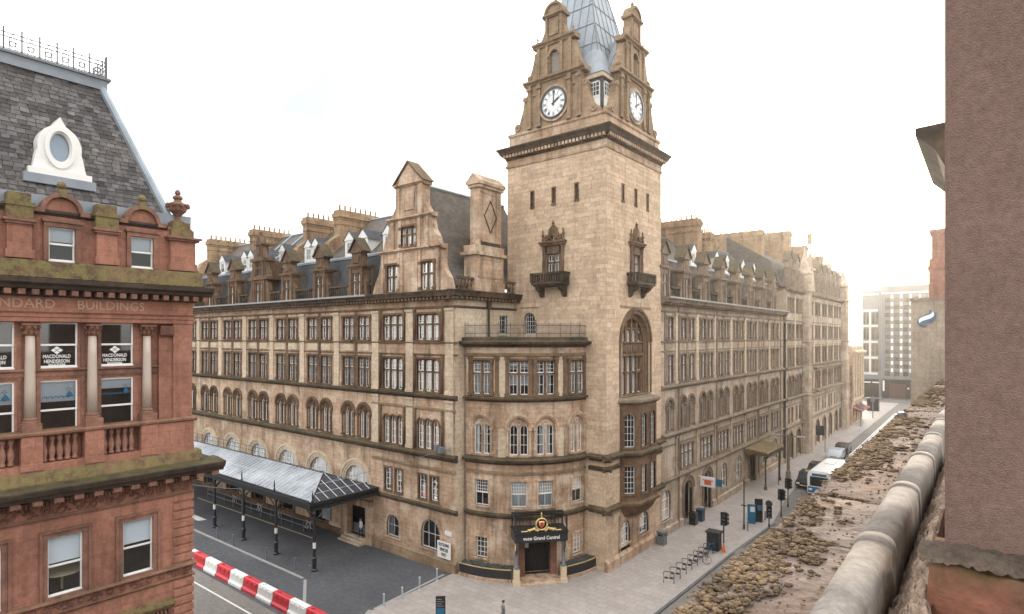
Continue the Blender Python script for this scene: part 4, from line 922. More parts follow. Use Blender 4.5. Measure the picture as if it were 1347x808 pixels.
# slits, balcony windows
for fr, sg in ((FTL, -1), (FH, 1)):
    for u, _ in slit:
        mb = MB(); u *= sg; mb.box(fr, u-.2, u-.12, 28.75, 30.15, -.05, .07); mb.box(fr, u+.12, u+.2, 28.75, 30.15, -.05, .07); mb.box(fr, u-.2, u+.2, 30.08, 30.2, -.05, .09); mb.box(fr, u-.22, u+.22, 28.7, 28.87, -.05, .1); obj('slit_surround', mb, 'carved', tower)
    c = 4.84*sg; mb = MB()
    mb.box(fr, c-1.2, c+1.2, 25.45, 25.62, -.02, .3); mb.box(fr, c-1.3, c+1.3, 25.62, 25.75, -.02, .4); mb.box(fr, c-.75, c+.75, 24.75, 25.45, -.02, .12)
    for s in (-1, 1):
        p = fr(c+s*.95, 22.6, .14); mb.lathe(p, [(.13, 0), (.1, .2), (.13, .7), (.09, .8), (.12, 1.5), (.08, 1.7), (.1, 2.5), (.16, 2.8)], 7)
        mb.box(fr, c+s*.72-.12, c+s*.72+.12, 22.4, 25.4, -.02, .12)
        p = fr(c+s*1.0, 25.75, .15); mb.lathe(p, [(.12, 0), (.12, .25), (.06, .35), (.14, .55), (.05, .75), (.08, .85), (.01, 1.05)], 6)
        mb.prism(fr, [(c+s*.1, 25.75), (c+s*.82, 25.75), (c+s*.72, 26.15), (c+s*.5, 26.35), (c+s*.42, 26.8), (c+s*.1, 27.05)], 0, .14)
        mb.arch(fr, c+s*.6, 26.1, .1, .22, 0, .2, 10, 0, 360)
    mb.arch(fr, c, 25.95, .26, .42, 0, .24, 12); mb.box(fr, c-.12, c+.12, 26.3, 27.0, 0, .18)
    p = fr(c, 27.0, .1); mb.lathe(p, [(.12, 0), (.08, .12), (.14, .22), (.03, .4), (.01, .5)], 6)
    obj('window_aedicule', mb, 'carved', tower)
    mb = MB()
    for dx in (-.33, .33):
        for a, b in ((22.5, 23.98), (24.15, 24.7)):
            x0, x1 = c+dx-.27, c+dx+.27
            for q in (x0, x1-.06, c+dx-.02): mb.box(fr, q, q+.05, a, b, -.2, -.14)
            mb.box(fr, x0, x1, a, a+.06, -.2, -.14); mb.box(fr, x0, x1, b-.06, b, -.2, -.14)
    o = obj('sash', mb, 'white', tower); mb = MB(); mb.quad(*[fr(u, v, -.22) for u, v in ((c-.6, 22.45), (c+.6, 22.45), (c+.6, 24.75), (c-.6, 24.75))]); obj('pane', mb, 'glassdk', o)
    mb = MB(); mb.box(fr, c-.06, c+.06, 22.4, 24.75, -.22, -.05); mb.box(fr, c-.6, c+.6, 24.0, 24.13, -.22, -.05); obj('mullion', mb, 'carved', o)
    mb = MB(); mb.box(fr, c-1.55, c+1.55, 22.2, 22.42, 0, 1.05); mb.box(fr, c-1.4, c+1.4, 22.05, 22.2, 0, .9); mb.box(fr, c-1.6, c+1.6, 23.0, 23.16, .85, 1.1)
    for s in (-1, 1):
        mb.box(fr, c+s*1.5-.1, c+s*1.5+.1, 23.0, 23.16, 0, .9); mb.box(fr, c+s*1.5-.13, c+s*1.5+.13, 22.4, 23.1, .85, 1.1)
        for k in range(3): mb.box(fr, c+s*1.5-.05, c+s*1.5+.05, 22.4, 23.0, .1+.25*k, .22+.25*k)
        mb.prism(Fr(lambda u, v, w, fr=fr, c=c, s=s: fr(c+s*1.1+w, v, u)), [(0, 21.2), (.2, 21.3), (.35, 21.6), (.75, 21.85), (.9, 22.1), (0, 22.1)], -.2, .2)
    for k in range(12): mb.box(fr, c-1.3+k*.236, c-1.18+k*.236, 22.4, 23.0, .92, 1.03)
    obj('balcony', mb, 'string', tower)
aw = MB()
sash(aw, -.6, .6, 0, 1.8, -.18, 5, 5, True); m_ = mxf(FTL, -7.25, 18.2); o = link('window', aw.mesh('window', 'white'), tower, m_); ap_ = MB(); panef(ap_, -.6, .6, 0, 1.8, -.2, True); link('pane', ap_.mesh('pane', 'glassdk'), o, m_)
# tower cornice, built as mitred square rings
def ring(prof, hw, parent, mat, name, c=(-4.85, 4.85)):
    mb = MB(); vs = []; k = len(prof)
    for w, v in prof:
        q = hw+w
        for sx, sy in ((-1, -1), (1, -1), (1, 1), (-1, 1)): vs.append((c[0]+sx*q, c[1]+sy*q, v))
    fs = []
    for j in range(k):
        for i in range(4):
            a = j*4+i; b = j*4+(i+1) % 4; a2 = ((j+1) % k)*4+i; b2 = ((j+1) % k)*4+(i+1) % 4; fs.append((a, b, b2, a2))
    mb.add(vs, fs); return obj(name, mb, mat, parent)
ring([(-.3, 32.5), (.1, 32.5), (.14, 32.66), (.04, 32.75), (.04, 33.2), (-.3, 33.2)], 4.85, tower, 'sand', 'frieze')
co = ring([(-.5, 33.15), (.1, 33.15), (.14, 33.3), (.5, 33.62), (.56, 33.8), (.72, 34.0), (.72, 34.1), (.1, 34.3), (-.5, 34.3)], 4.85, tower, 'string', 'cornice')
mb = MB()
for i in range(30):
    u = -TW-.2+(i+.5)*(TW+.4)/30; mb.box(FTL, u-.1, u+.1, 33.32, 33.62, .08, .45); mb.box(FH, -u-.1, -u+.1, 33.32, 33.62, .08, .45)
obj('dentil', mb, 'sand', co, 'stuff')
ring([(-1, 34.25), (-.05, 34.25), (-.05, 34.4), (-.12, 34.45), (-.12, 35.1), (-.02, 35.2), (-.02, 35.4), (-1, 35.45)], 4.85, tower, 'sand', 'blocking_course')
# carved gables with clocks
hand_l = MB(); hand_l.prism(LOC, [(-.05, -.25), (.05, -.25), (.035, .95), (0, 1.05), (-.035, .95)], 0, .02); hl = hand_l.mesh('hand', 'iron')
hand_s = MB(); hand_s.prism(LOC, [(-.07, -.2), (.07, -.2), (.08, .5), (0, .72), (-.08, .5)], 0, .02); hs = hand_s.mesh('hand', 'iron')
for fi, (fr, c) in enumerate(((FTL, -4.85), (FH, 4.85))):
    mb = MB(); mb.box(fr, c-2.62, c+2.62, 35.4, 39.05, -.9, -.08); mb.bar(fr, c-3.0, c+3.0, [(-.9, 39.0), (.05, 39.0), (.1, 39.12), (.26, 39.2), (.28, 39.34), (-.9, 39.42)])
    for x in (-2.45, -1.5, 1.5, 2.45): mb.box(fr, c+x-.17, c+x+.17, 35.4, 39.0, -.1, .1); mb.box(fr, c+x-.23, c+x+.23, 38.55, 38.8, -.1, .2); mb.box(fr, c+x-.22, c+x+.22, 35.4, 35.75, -.1, .16)
    for x in (-1.98, 1.98): mb.arch(fr, c+x, 37.9, .2, .28, -.1, .0, 8); mb.box(fr, c+x-.28, c+x-.2, 35.9, 37.9, -.1, 0); mb.box(fr, c+x+.2, c+x+.28, 35.9, 37.9, -.1, 0)
    for s in (-1, 1):
        q = lambda x, z: (c+s*x, z)
        mb.prism(fr, [q(2.6, 35.4), q(4.05, 35.4), q(4.1, 35.75), q(3.85, 35.95), q(3.6, 36.1), q(3.4, 36.6), q(3.15, 37.3), q(3.05, 38.1), q(2.75, 38.3), q(2.6, 38.3)], -.75, -.06)
        mb.arch(fr, c+s*3.75, 35.8, .08, .3, -.75, .04, 12, 0, 360); mb.arch(fr, c+s*2.95, 38.0, .06, .22, -.7, .02, 10, 0, 360)
        mb.prism(fr, [q(1.65, 39.4), q(2.72, 39.4), q(2.75, 39.7), q(2.45, 39.95), q(2.25, 40.4), q(2.05, 41.2), q(2.0, 41.6), q(1.65, 41.7)], -.7, -.08)
        mb.arch(fr, c+s*2.5, 39.7, .06, .2, -.6, .0, 10, 0, 360)
        mb.prism(fr, [q(.85, 42.3), q(1.45, 42.3), q(1.2, 42.6), q(1.0, 43.0), q(.85, 43.4)], -.6, -.05)
        p = fr(c+s*1.75, 42.3, -.2); mb.lathe(p, [(.12, 0), (.12, .2), (.05, .3), (.11, .45), (.03, .65), (.01, .9)], 6)
        for x in (.72, 1.55): mb.box(fr, c+s*x-.14, c+s*x+.14, 39.4, 41.9, -.1, .06)
    mb.wall(fr, c-1.7, c+1.7, 39.4, 42.0, [(c-.44, c+.44, 39.55, 41.4, 1)], .35, -.08); mb.box(fr, c-1.7, c+1.7, 39.4, 42.0, -.9, -.45); mb.arch(fr, c, 40.96, .44, .62, -.2, .04, 12)
    mb.bar(fr, c-2.08, c+2.08, [(-.8, 41.9), (.03, 41.9), (.08, 42.02), (.24, 42.1), (.26, 42.24), (-.8, 42.3)])
    mb.box(fr, c-.85, c+.85, 42.3, 44.1, -.7, -.06); mb.box(fr, c-.45, c+.45, 42.6, 43.7, -.1, .04)
    for x in (-.7, .7): mb.box(fr, c+x-.12, c+x+.12, 42.3, 44.1, -.1, .08)
    mb.bar(fr, c-1.05, c+1.05, [(-.8, 44.1), (.05, 44.1), (.2, 44.22), (.2, 44.34), (-.8, 44.38)])
    mb.prism(fr, [(c+.86*math.cos(math.pi*i/12), 44.36+.8*math.sin(math.pi*i/12)) for i in range(13)], -.7, .02); mb.arch(fr, c, 44.36, .72, .92, -.7, .14, 12)
    p = fr(c, 45.2, -.3); mb.lathe(p, [(.16, 0), (.1, .15), (.17, .35), (.04, .6), (.01, .8)], 6)
    go = obj('gable', mb, 'gable', tower)
    mb = MB()
    for k in range(10): z = 39.6+k*.175; x = .42 if z < 40.9 else math.sqrt(max(.01, .43**2-(z-40.96)**2)); mb.add([fr(c-x, z, -.4), fr(c+x, z, -.4), fr(c+x, z+.08, -.28), fr(c-x, z+.08, -.28), fr(c-x, z+.02, -.42), fr(c+x, z+.02, -.42), fr(c+x, z+.1, -.3), fr(c-x, z+.1, -.3)], [(0, 1, 2, 3), (4, 5, 6, 7), (2, 3, 7, 6)])
    obj('louvre', mb, 'white', go)
    mb = MB(); mb.disc(fr, c, 37.05, 1.14, .03, 32); ck = obj('clock_face', mb, 'clock', tower)
    mb = MB(); mb.arch(fr, c, 37.05, 1.14, 1.3, -.1, .12, 32, 0, 360); obj('clock_rim', mb, 'carblack', ck)
    mb = MB(); mb.arch(fr, c, 37.05, 1.3, 1.48, -.1, .06, 32, 0, 360); obj('clock_surround', mb, 'sand', ck)
    mb = MB(); mb.arch(fr, c, 37.05, .66, .685, .03, .04, 32, 0, 360); mb.arch(fr, c, 37.05, 1.06, 1.08, .03, .04, 32, 0, 360)
    obj('clock_ring', mb, 'grey', ck)
    for k, t in enumerate(('XII', 'I', 'II', 'III', 'IIII', 'V', 'VI', 'VII', 'VIII', 'IX', 'X', 'XI')):
        a = rad(30*k); mm = mxt(fr, c, 37.05, .04) @ Matrix.Rotation(-a, 4, 'Z') @ Matrix.Translation((0, .87, 0)); text('numeral', t, .38, 'carblack', ck, mm, .003, sx=.6, bold=.01)
    for me, ang in ((hl, 0), (hs, 58)):
        m0 = mxt(fr, c, 37.05, .055 if ang else .07); mm = m0 @ Matrix.Rotation(rad(-ang if ang else -2), 4, 'Z') @ Matrix.Rotation(rad(-90), 4, 'X') @ Matrix.Scale(-1, 4, (0, 1, 0)); link('hand', me, ck, mm)
# lead roofs and spire
mb = MB(); cx, cy = -4.85, 4.85
def hw(z): return max(.02, 3.6-(z-39)*.25) if z >= 38 else 3.85
zs = [35.4, 37, 38.2, 41, 44, 47, 50, 53.2]
for z0, z1 in zip(zs, zs[1:]):
    a, b = hw(z0), hw(z1)
    for (p, q), (r, t) in zip(((-1, -1), (1, -1), (1, 1), (-1, 1)), ((1, -1), (1, 1), (-1, 1), (-1, -1))):
        mb.quad((cx+p*a, cy+q*a, z0), (cx+r*a, cy+t*a, z0), (cx+r*b, cy+t*b, z1), (cx+p*b, cy+q*b, z1))
for fr, c in ((FTL, -4.85), (FH, 4.85)):
    for s in (-1, 1): mb.quad(fr(c+s*2.5, 39.2, -.5), fr(c, 43.0, -.5), fr(c, 43.0, -5), fr(c+s*2.5, 39.2, -5)); mb.quad(fr(c+s*2.5, 36.2, -.6), fr(c+s*2.5, 39.2, -.5), fr(c+s*2.5, 39.2, -5), fr(c+s*2.5, 36.2, -5))
sp_ = obj('spire', mb, 'lead', tower)
mb = MB()
def spt(face, t, z):
    a = hw(z); return (cx+t, cy-a-.01, z) if face == 0 else (cx+a+.01, cy+t, z)
for f in (0, 1):
    for k in range(-4, 5):
        t = k*.8; z1 = 39+(3.6-abs(t))/.25
        if z1 > 38.6: mb.tube(spt(f, t, 38.1), spt(f, t, min(52, z1-.05)), .035, n=4)
    z = 38.1
    i = 0
    while z < 52:
        a = hw(z); mb.tube(spt(f, -a, z), spt(f, a, z), .04, n=4); z += 1.9; i += 1
    mb.tube(spt(f, hw(38.1), 38.1), spt(f, hw(53), 53), .06, n=5)
for fr, c in ((FTL, -4.85), (FH, 4.85)):
    for k in range(6):
        for s in (-1, 1): mb.tube(fr(c+s*2.5, 39.22, -.7-.6*k), fr(c, 43.02, -.7-.6*k), .035, n=4)
obj('lead_seam', mb, 'leaddk', sp_)
# corner lucarne between the gables
mb = MB(); bx(mb, -3.2, -.75, .75, 3.2, 35.3, 38.35); lu = obj('lucarne', mb, 'iron', tower)
mb = MB(); bx(mb, -3.4, -.58, .58, 3.4, 38.35, 38.62); bx(mb, -3.4, -.66, .66, 3.4, 38.62, 38.75); obj('lucarne_cornice', mb, 'sandclean', lu)
mb = MB(); mb.add([(-3.4, .6, 38.75), (-.6, .6, 38.75), (-.6, 3.4, 38.75), (-2.4, 2.4, 42.5)], [(0, 1, 3), (1, 2, 3), (0, 3, 2)]); obj('lucarne_roof', mb, 'lead', lu)
for fr, c in ((FTL, -1.45), (FH, 1.45)):
    mb = MB(); w = -.73
    mb.box(fr, c-.5, c+.5, 35.5, 36.9, w-.04, w+.03)
    for x in (-.5, .42): mb.box(fr, c+x, c+x+.08, 36.9, 38.1, w-.04, w+.03)
    mb.box(fr, c-.5, c+.5, 38.0, 38.1, w-.04, w+.03); mb.box(fr, c-.5, c+.5, 36.85, 36.98, w-.04, w+.06)
    for x in (-.12, .12): mb.box(fr, c+x-.02, c+x+.02, 36.9, 38.05, w-.03, w+.02)
    for z in (37.35, 37.7): mb.box(fr, c-.45, c+.45, z-.02, z+.02, w-.03, w+.02)
    o = obj('lucarne_window', mb, 'white', lu)
# two-storey oriel under the great arch
pl = [(0, 2.15), (1.15, 3.3), (1.15, 6.35), (0, 7.45)]
orl = obj('oriel', MB().add([(x, y, 4.9) for x, y in pl]+[(x, y, 12.7) for x, y in pl], [(3, 2, 1, 0), (4, 5, 6, 7)]), 'sand', tower)
segs = list(zip(pl, pl[1:]))
for (p, q) in segs:
    d = Vector((q[0]-p[0], q[1]-p[1], 0)); L = d.length; d.normalize(); n = Vector((d.y, -d.x, 0))
    fr = Fr(lambda u, v, w, p=p, d=d, n=n: (p[0]+d.x*u+n.x*w, p[1]+d.y*u+n.y*w, v))
    cs = [L/2] if L < 2 else [L/2-.8, L/2+.8]
    ops = []
    for c in cs: ops += [(c-.42, c+.42, 9.2, 11.9, 1), (c-.42, c+.42, 5.5, 7.7, 0)]
    mb = MB(); mb.wall(fr, 0, L, 4.9, 12.7, ops, .25); obj('oriel_wall', mb, 'carved', orl)
    for c in cs:
        for v, h, ar in ((9.2, 2.7, 1), (5.5, 2.2, 0)):
            p_ = single(.84, h, 3, 5, 'carved', ar, .1); m_ = mxf(fr, c, v); link('window', p_['stone'], orl, m_); link('sash', p_['sash'], orl, m_); link('pane', p_['pane'], orl, m_)
    mb = MB(); mb.wall(fr, -.1, L+.1, 5, 12.6, (), w=-.5); obj('interior_wall', mb, 'dark', orl)
for zz, prof, mat in ((12.6, [(0, 0), (.12, .05), (.3, .2), (.3, .38), (.05, .5)], 'stringh'), (8.4, [(0, 0), (.15, .1), (.42, .25), (.45, .42), (.1, .58)], 'string'), (4.5, [(-.6, -.9), (-.25, -.5), (0, 0), (.25, .1), (.28, .3), (.05, .42)], 'carved')):
    mb = MB(); vs = []; nrm2 = []
    c0 = Vector((-.6, 4.8, 0))
    for w, v in prof:
        for x, y in pl:
            dv = Vector((x, y, 0))-c0; dv = dv.normalized()*(w*1.15); vs.append((max(x+dv.x, -.02) if w >= 0 else max(0, x+dv.x), y+dv.y, zz+v))
    k = len(prof); fs = [(j*4+i, j*4+i+1, j*4+i+5, j*4+i+4) for j in range(k-1) for i in range(3)]+[(k*4-4, k*4-3, k*4-2, k*4-1), (0, 1, 2, 3)]
    mb.add(vs, fs); obj('oriel_ledge', mb, mat, orl)
# tower foot: mouldings carried round, and ground openings
for fr, a, b in ((FTL, -1.5, .5), (FH, -.5, 2.1), (FH, 7.5, 9.75)):
    bars('string_course', fr, a, b, [[(-.05, 8.42), (.1, 8.42), (.18, 8.58), (.46, 8.64), (.5, 8.82), (.1, 8.97), (-.05, 8.97)], [(-.05, 4.4), (.06, 4.4), (.1, 4.5), (.4, 4.6), (.42, 4.8), (.04, 4.95), (-.05, 4.95)], [(-.03, 7.65), (.12, 7.7), (.2, 7.95), (-.03, 8.05)]], 'string', tower)
mb = MB(); mb.wall(FH, 2.1, 7.5, 0, 4.7, [(2.26, 3.8, .1, 3.25, 1), (5.4, 7.1, 1.4, 3.3, 1)], .35, .03); obj('base_wall', mb, 'sand', tower)
window(tower, shifted(FH, 0, 0, .03), 6.25, 1.4, single(1.7, 1.9, 2, 3, 'sand', 1, .28), .3); window(tower, shifted(FH, 0, 0, .03), 3.03, 1.4, single(1.54, 1.85, 2, 3, 'sand', 1, .28), .3)
mb = MB(); mb.box(FH, 2.26, 3.8, .1, 1.4, -.3, -.2); obj('door', mb, 'dark', tower)
mb = MB(); mb.bar(FH, -.2, 9.7, [(-.05, 0), (.25, 0), (.25, .7), (.1, .85), (-.05, .9)]); obj('plinth', mb, 'sand', tower)

# ------------------------------------------------------------ Hope Street wing
H0, H1 = 9.7, 50.0
HC = [10.55+5*k for k in range(8)]; HP_ = [13.0+5*k for k in range(8)]
q4, q3, qa = multi(2, 1.32, 2.1, 1.28, 'carvedh'), multi(2, 1.32, 2.62, 1.62, 'carvedh'), archpair(1.32, 2.9, 'carvedh', .28)
q1 = multi(3, 2.9, 2.25, 1.4, 'carvedh')
ops = []; gops = []
for i, c in enumerate(HC):
    for s in (-1, 1):
        if c+s*.98 < 10.4: continue
        ops += [(c+s*.98-.66, c+s*.98+.66, 17.7, 19.8, 0), (c+s*.98-.66, c+s*.98+.66, 13.7, 16.32, 0), (c+s*.98-.66, c+s*.98+.66, 9.3, 12.2, 1)]
    if i: ops.append((c-1.45, c+1.45, 5.45, 7.7, 0))
GD = {1: 1, 2: 1, 5: 1}
for i, c in enumerate(HC):
    c += .2; gops.append((c-.95, c+.95, .08 if i in GD else 1.4, 4.15, 1))
mb = MB(); mb.wall(FH, H0, H1, 0, 20.9, ops+gops, .35); obj('wall', mb, 'sandh', hotel); room(FH, H0, H1, 4.4, 21); room(FH, H0, H1, 0, 4.4, -1.2, 'dark')
gw = single(1.9, 2.75, 2, 3, 'sandh', 1, .3)
gd = proto('gdoor', [], lambda m: (m.arch(LOC, 0, 3.12, .95, 1.3, -.2, .1, 14), m.box(LOC, -1.3, -.95, 0, 3.12, -.2, .1), m.box(LOC, .95, 1.3, 0, 3.12, -.2, .1), m.arch(LOC, 0, 3.12, 1.3, 1.45, -.1, .18, 14)), -.2, (1, 1), 'carvedh')
for i, c in enumerate(HC):
    for s in (-1, 1):
        if c+s*.98 < 10.4: continue
        window(hotel, FH, c+s*.98, 17.7, q4, .5); window(hotel, FH, c+s*.98, 13.7, q3, .5); window(hotel, FH, c+s*.98, 9.3, qa, .2)
    if i: window(hotel, FH, c, 5.45, q1, .2)
    if i in GD: link('doorway', gd['stone'], hotel, mxf(FH, c+.2, .08))
    else: window(hotel, FH, c+.2, 1.4, gw, .2)
def hstr(u0, u1, dz=0, f=FH):
    bars('string_course', f, u0, u1, [[(-.05, 13.15), (.08, 13.15), (.14, 13.3), (.3, 13.36), (.32, 13.5), (.05, 13.6), (-.05, 13.6)], [(-.05, 8.75), (.1, 8.75), (.18, 8.9), (.4, 8.98), (.42, 9.12), (.1, 9.24), (-.05, 9.24)], [(-.05, 4.7), (.06, 4.7), (.1, 4.8), (.24, 4.88), (.24, 5.03), (.04, 5.12), (-.05, 5.12)], [(-.03, 17.42), (.1, 17.46), (.12, 17.58), (-.03, 17.62)], [(-.03, 16.6), (.07, 16.62), (.08, 16.7), (-.03, 16.74)], [(-.03, 20.2), (.08, 20.22), (.12, 20.36), (-.03, 20.4)], [(-.03, 7.95), (.07, 7.98), (.1, 8.1), (-.03, 8.14)]], 'stringh', hotel)
hstr(H0, H1); cornice(FH, H0, H1, 'stringh')
pilaster(FH, HP_, .6, 13.62, 20.2, 'sandclean'); pilaster(FH, [h for h in HP_], .42, 5.12, 8.74, 'sandh')
mb = MB()
for c in HC: mb.box(FH, c-.15, c+.15, 13.6, 20.2, -.02, .06)
for u in (13.3, 23.2, 38.0, 48.0):
    mb.tube((.16, u, 20.8), (.16, u, .2), .075, n=6)
obj('drainpipe', mb, 'stringh', hotel)
for a, b in ((H0, 14.4), (17.2, 19.4), (22.1, 34.4), (37.2, 50)): bars('plinth', FH, a, b, [[(-.05, 0), (.2, 0), (.2, .7), (-.05, .8)]], 'sandh', hotel)
for i, c in enumerate(HC): dormer(FH, c, mat='carvedh')
for i, c in enumerate(HC[:-1]): balus(FH, c+1.4, HC[i+1]-1.4, 21.6, w=-.15)
mb = MB(); mb.quad((-.7, H0, 21.7), (-.7, 49.5, 21.7), (-2.1, 49.5, 25.5), (-2.1, H0, 25.5)); obj('mansard', mb, 'slateb', hotel)
mb = MB(); mb.quad((-2.1, H0, 25.55), (-2.1, 49.5, 25.55), (-7.6, 49.5, 30.4), (-7.6, H0, 30.4)); mb.quad((-7.6, H0, 30.4), (-7.6, 49.5, 30.4), (-15, 49.5, 24), (-15, H0, 24)); rf = obj('roof', mb, 'slateb', hotel)
mb = MB(); mb.tube((-2.1, H0, 25.56), (-2.1, 49.5, 25.56), .12); mb.tube((-7.6, H0, 30.45), (-7.6, 49.5, 30.45), .13); mb.tube((-2.2, 33.6, 25.7), (-5.3, 34.4, 28.5), .1); obj('ridge_lead', mb, 'lead', rf)
for u in (12.9, 22.6, 29.5, 33, 39, 43.5): attic(FH, u)
for y0, x1, zt, x0 in ((25.8, -3.0, 31.5, -10.5), (30.8, -3.4, 30.6, -6.5), (34.6, -4.2, 30.2, -7), (50.2, -3.0, 33.6, -14.5)): chimney(x0, x1, y0, y0+1.3, 24, zt, False, 12)
# far block of the hotel, one storey taller
FF = Fr(lambda u, v, w: (.35+w, u, v)); K0, K1 = 50.0, 91.5
FCs = [52.6, 57.0, 64.5, 69.8, 74.9, 80.0, 85.1, 89.2]
q4f, q3f = multi(2, 1.32, 2.1, 1.28, 'carvedh'), q3
ops = []
for c in FCs:
    for s in (-1, 1):
        x = c+s*.95; ops += [(x-.66, x+.66, 21.5, 23.6, 0), (x-.66, x+.66, 17.7, 19.8, 0), (x-.66, x+.66, 13.7, 16.32, 0), (x-.66, x+.66, 9.3, 12.2, 1), (x-.6, x+.6, 5.45, 7.7, 0)]
    ops.append((c-1.1, c+1.1, .3, 4.1, 1))
mb = MB(); mb.wall(FF, K0, K1, 0, 24.6, ops, .35); mb.quad((.35, K0, 20), (.35, K0, 24.6), (-8, K0, 24.6), (-8, K0, 20)); mb.quad((.35, K1, 0), (.35, K1, 25), (-12, K1, 25), (-12, K1, 0)); obj('wall', mb, 'sandh', hotel); room(FF, K0, K1, 0, 24.6)
for c in FCs:
    for s in (-1, 1):
        x = c+s*.95
        window(hotel, FF, x, 21.5, q4, .4); window(hotel, FF, x, 17.7, q4, .4); window(hotel, FF, x, 13.7, q3, .4); window(hotel, FF, x, 9.3, qa, .1)
for c in FCs: mb = MB(); mb.arch(FF, c, 3.0, 1.1, 1.4, -.1, .1, 12); mb.box(FF, c-1.4, c-1.1, 0, 3, -.1, .1); mb.box(FF, c+1.1, c+1.4, 0, 3, -.1, .1); obj('arcade_arch', mb, 'carvedh', hotel)
hstr(K0, K1, f=FF); cornice(FF, K0, K1, 'stringh', dz=3.6, gut=False)
bars('balcony_ledge', FF, 67, 90, [[(0, 8.7), (.5, 8.9), (.9, 9.0), (.9, 9.3), (0, 9.4)], [(0, 12.6), (.6, 12.7), (.6, 12.9), (0, 13)]], 'carvedh', hotel)
pilaster(FF, [54.8, 62.4, 67.2, 72.3, 77.4, 82.5, 87.3], .5, 13.62, 24.2, 'sandclean')
for y in (60.2, 91.0):
    mb = MB(); mb.lathe((.5, y, 0), [(1.15, 0), (1.15, 9), (1.3, 9.1), (1.1, 9.3), (1.1, 17), (1.25, 17.2), (1.05, 17.4), (1.05, 24.6), (1.3, 25.0), (1.0, 25.2), (1.0, 27.5), (1.2, 27.7), (.8, 28.5), (.25, 30.5), (.1, 31.6), (.02, 32.8)], 8); obj('turret', mb, 'sandh', hotel)
mb = MB(); mb.wall(FF, 62, 69.5, 25, lambda u: 25+max(0, 8.2-abs(u-65.7)*2.1), [(64.9, 66.5, 26, 29, 0)], .3, -.2); mb.quad((.15, 62, 25), (.15, 69.5, 25), (-9, 69.5, 33), (-9, 62, 33)); mb.box(FF, 65.3, 66.1, 33.0, 34.8, -.6, 0); mb.box(FF, 63.2, 68.2, 28.9, 29.2, -.4, .1); obj('gable', mb, 'sandh', hotel)
for i, u in enumerate((52.5, 56.5, 72.5, 76.5, 80.5, 84.5, 88)): dormer(FF, u, mat='carvedh', z=25.2)
mb = MB(); mb.quad((-.4, K0, 25.3), (-.4, K1, 25.3), (-1.8, K1, 29), (-1.8, K0, 29)); mb.quad((-1.8, K0, 29), (-1.8, K1, 29), (-8, K1, 33), (-8, K0, 33)); mb.quad((-.4, K0, 25.3), (-1.8, K0, 29), (-8, K0, 33), (-8, K0, 25)); obj('roof', mb, 'slateb', hotel)
for y0, x1, zt, x0 in ((61.5, -2.0, 34.9, -8), (70.5, -1.6, 33.6, -7), (84, -1.8, 33.2, -6), (89.5, -1.6, 32.3, -5)): chimney(x0, x1, y0, y0+1.3, 24, zt, False, 6)
# iron porte-cochere on Hope Street
pc = thing('glass_awning', 'mossy iron and glass canopy over a side door of the hotel', 'canopy', (0, 35.6, 0))
mb = MB(); mb.box(FH, 32.6, 39.2, 4.0, 4.35, .3, 2.6); mb.bar(FH, 32.4, 39.4, [(.2, 4.35), (2.8, 4.35), (2.6, 4.48), (.2, 4.75)]); obj('awning_roof', mb, 'redmoss', pc)
mb = MB(); mb.box(FH, 32.4, 39.4, 3.85, 4.1, 2.6, 2.75)
for u in (32.9, 38.9): mb.lathe((2.4, u, 0), [(.18, 0), (.18, .4), (.09, .5), (.08, 3.6), (.2, 3.9)], 8)
obj('awning_frame', mb, 'string', pc)

# ------------------------------------------------------------ station canopy on Gordon Street
can = thing('station_canopy', 'long iron and glass hipped canopy sheltering the pavement before the hotel', 'canopy', (-30, -10.6, 0))
XE, XW, YF, YB, ZE, ZR = -17.9, -58.0, -13.9, -7.55, 5.15, 6.5
YM = (YF+YB)/2
mb = MB(); A = (XE, YF, ZE); B = (XE, YB, ZE); C_ = (XW, YF, ZE); D = (XW, YB, ZE); R1 = (XE-3.1, YM, ZR); R0_ = (XW, YM, ZR)
mb.quad(C_, A, R1, R0_); mb.quad(B, D, R0_, R1); cg = obj('roof_glazing', mb, 'canopyglass', can)
mb = MB(); mb.quad(A, B, R1); obj('hip_glazing', mb, 'hipglass', can)
mb = MB(); ux = lambda x: tuple(x)
n = 62
for i in range(n+1):
    x = XW+(R1[0]-XW)*i/n; mb.tube((x, YF, ZE+.03), (x, YM, ZR+.03), .025, n=4)
for i in range(1, 5):
    x = R1[0]+(XE-R1[0])*i/5; t = (XE-x)/3.1; mb.tube((x, YF, ZE+.03), (x, YF+(YM-YF)*t, ZE+(ZR-ZE)*t+.03), .025, n=4)
mb.tube(tuple((a+b)/2 for a, b in zip(C_, R0_)), tuple((a+b)/2 for a, b in zip(A, R1)), .03, n=4)
obj('glazing_bar', mb, 'carsilver', can)
mb = MB()
for i in range(1, 8):
    y = YF+(YB-YF)*i/8; t = 1-abs(y-YM)/(YM-YF); mb.tube((XE, y, ZE+.03), (XE-3.1*t, y, ZE+(ZR-ZE)*t+.03), .03, n=4)
for t in (.3, .6): mb.tube(tuple(a+(b-a)*t for a, b in zip(A, R1)), tuple(a+(b-a)*t for a, b in zip(B, R1)), .035, n=4)
obj('hip_bar', mb, 'carsilver', can)
mb = MB()
mb.tube(A, R1, .06); mb.tube(B, R1, .06); mb.tube(R1, R0_, .08)
FC = Fr(lambda u, v, w: (u, YF-w, v)); FCX = Fr(lambda u, v, w: (XE+w, u, v))
mb.bar(FC, XW, XE+.15, [(-.1, 4.62), (.1, 4.62), (.15, 4.8), (.22, 5.05), (.22, 5.2), (-.1, 5.2)]); mb.bar(FCX, YF-.2, YB, [(-.1, 4.62), (.1, 4.62), (.15, 4.8), (.22, 5.05), (.22, 5.2), (-.1, 5.2)])
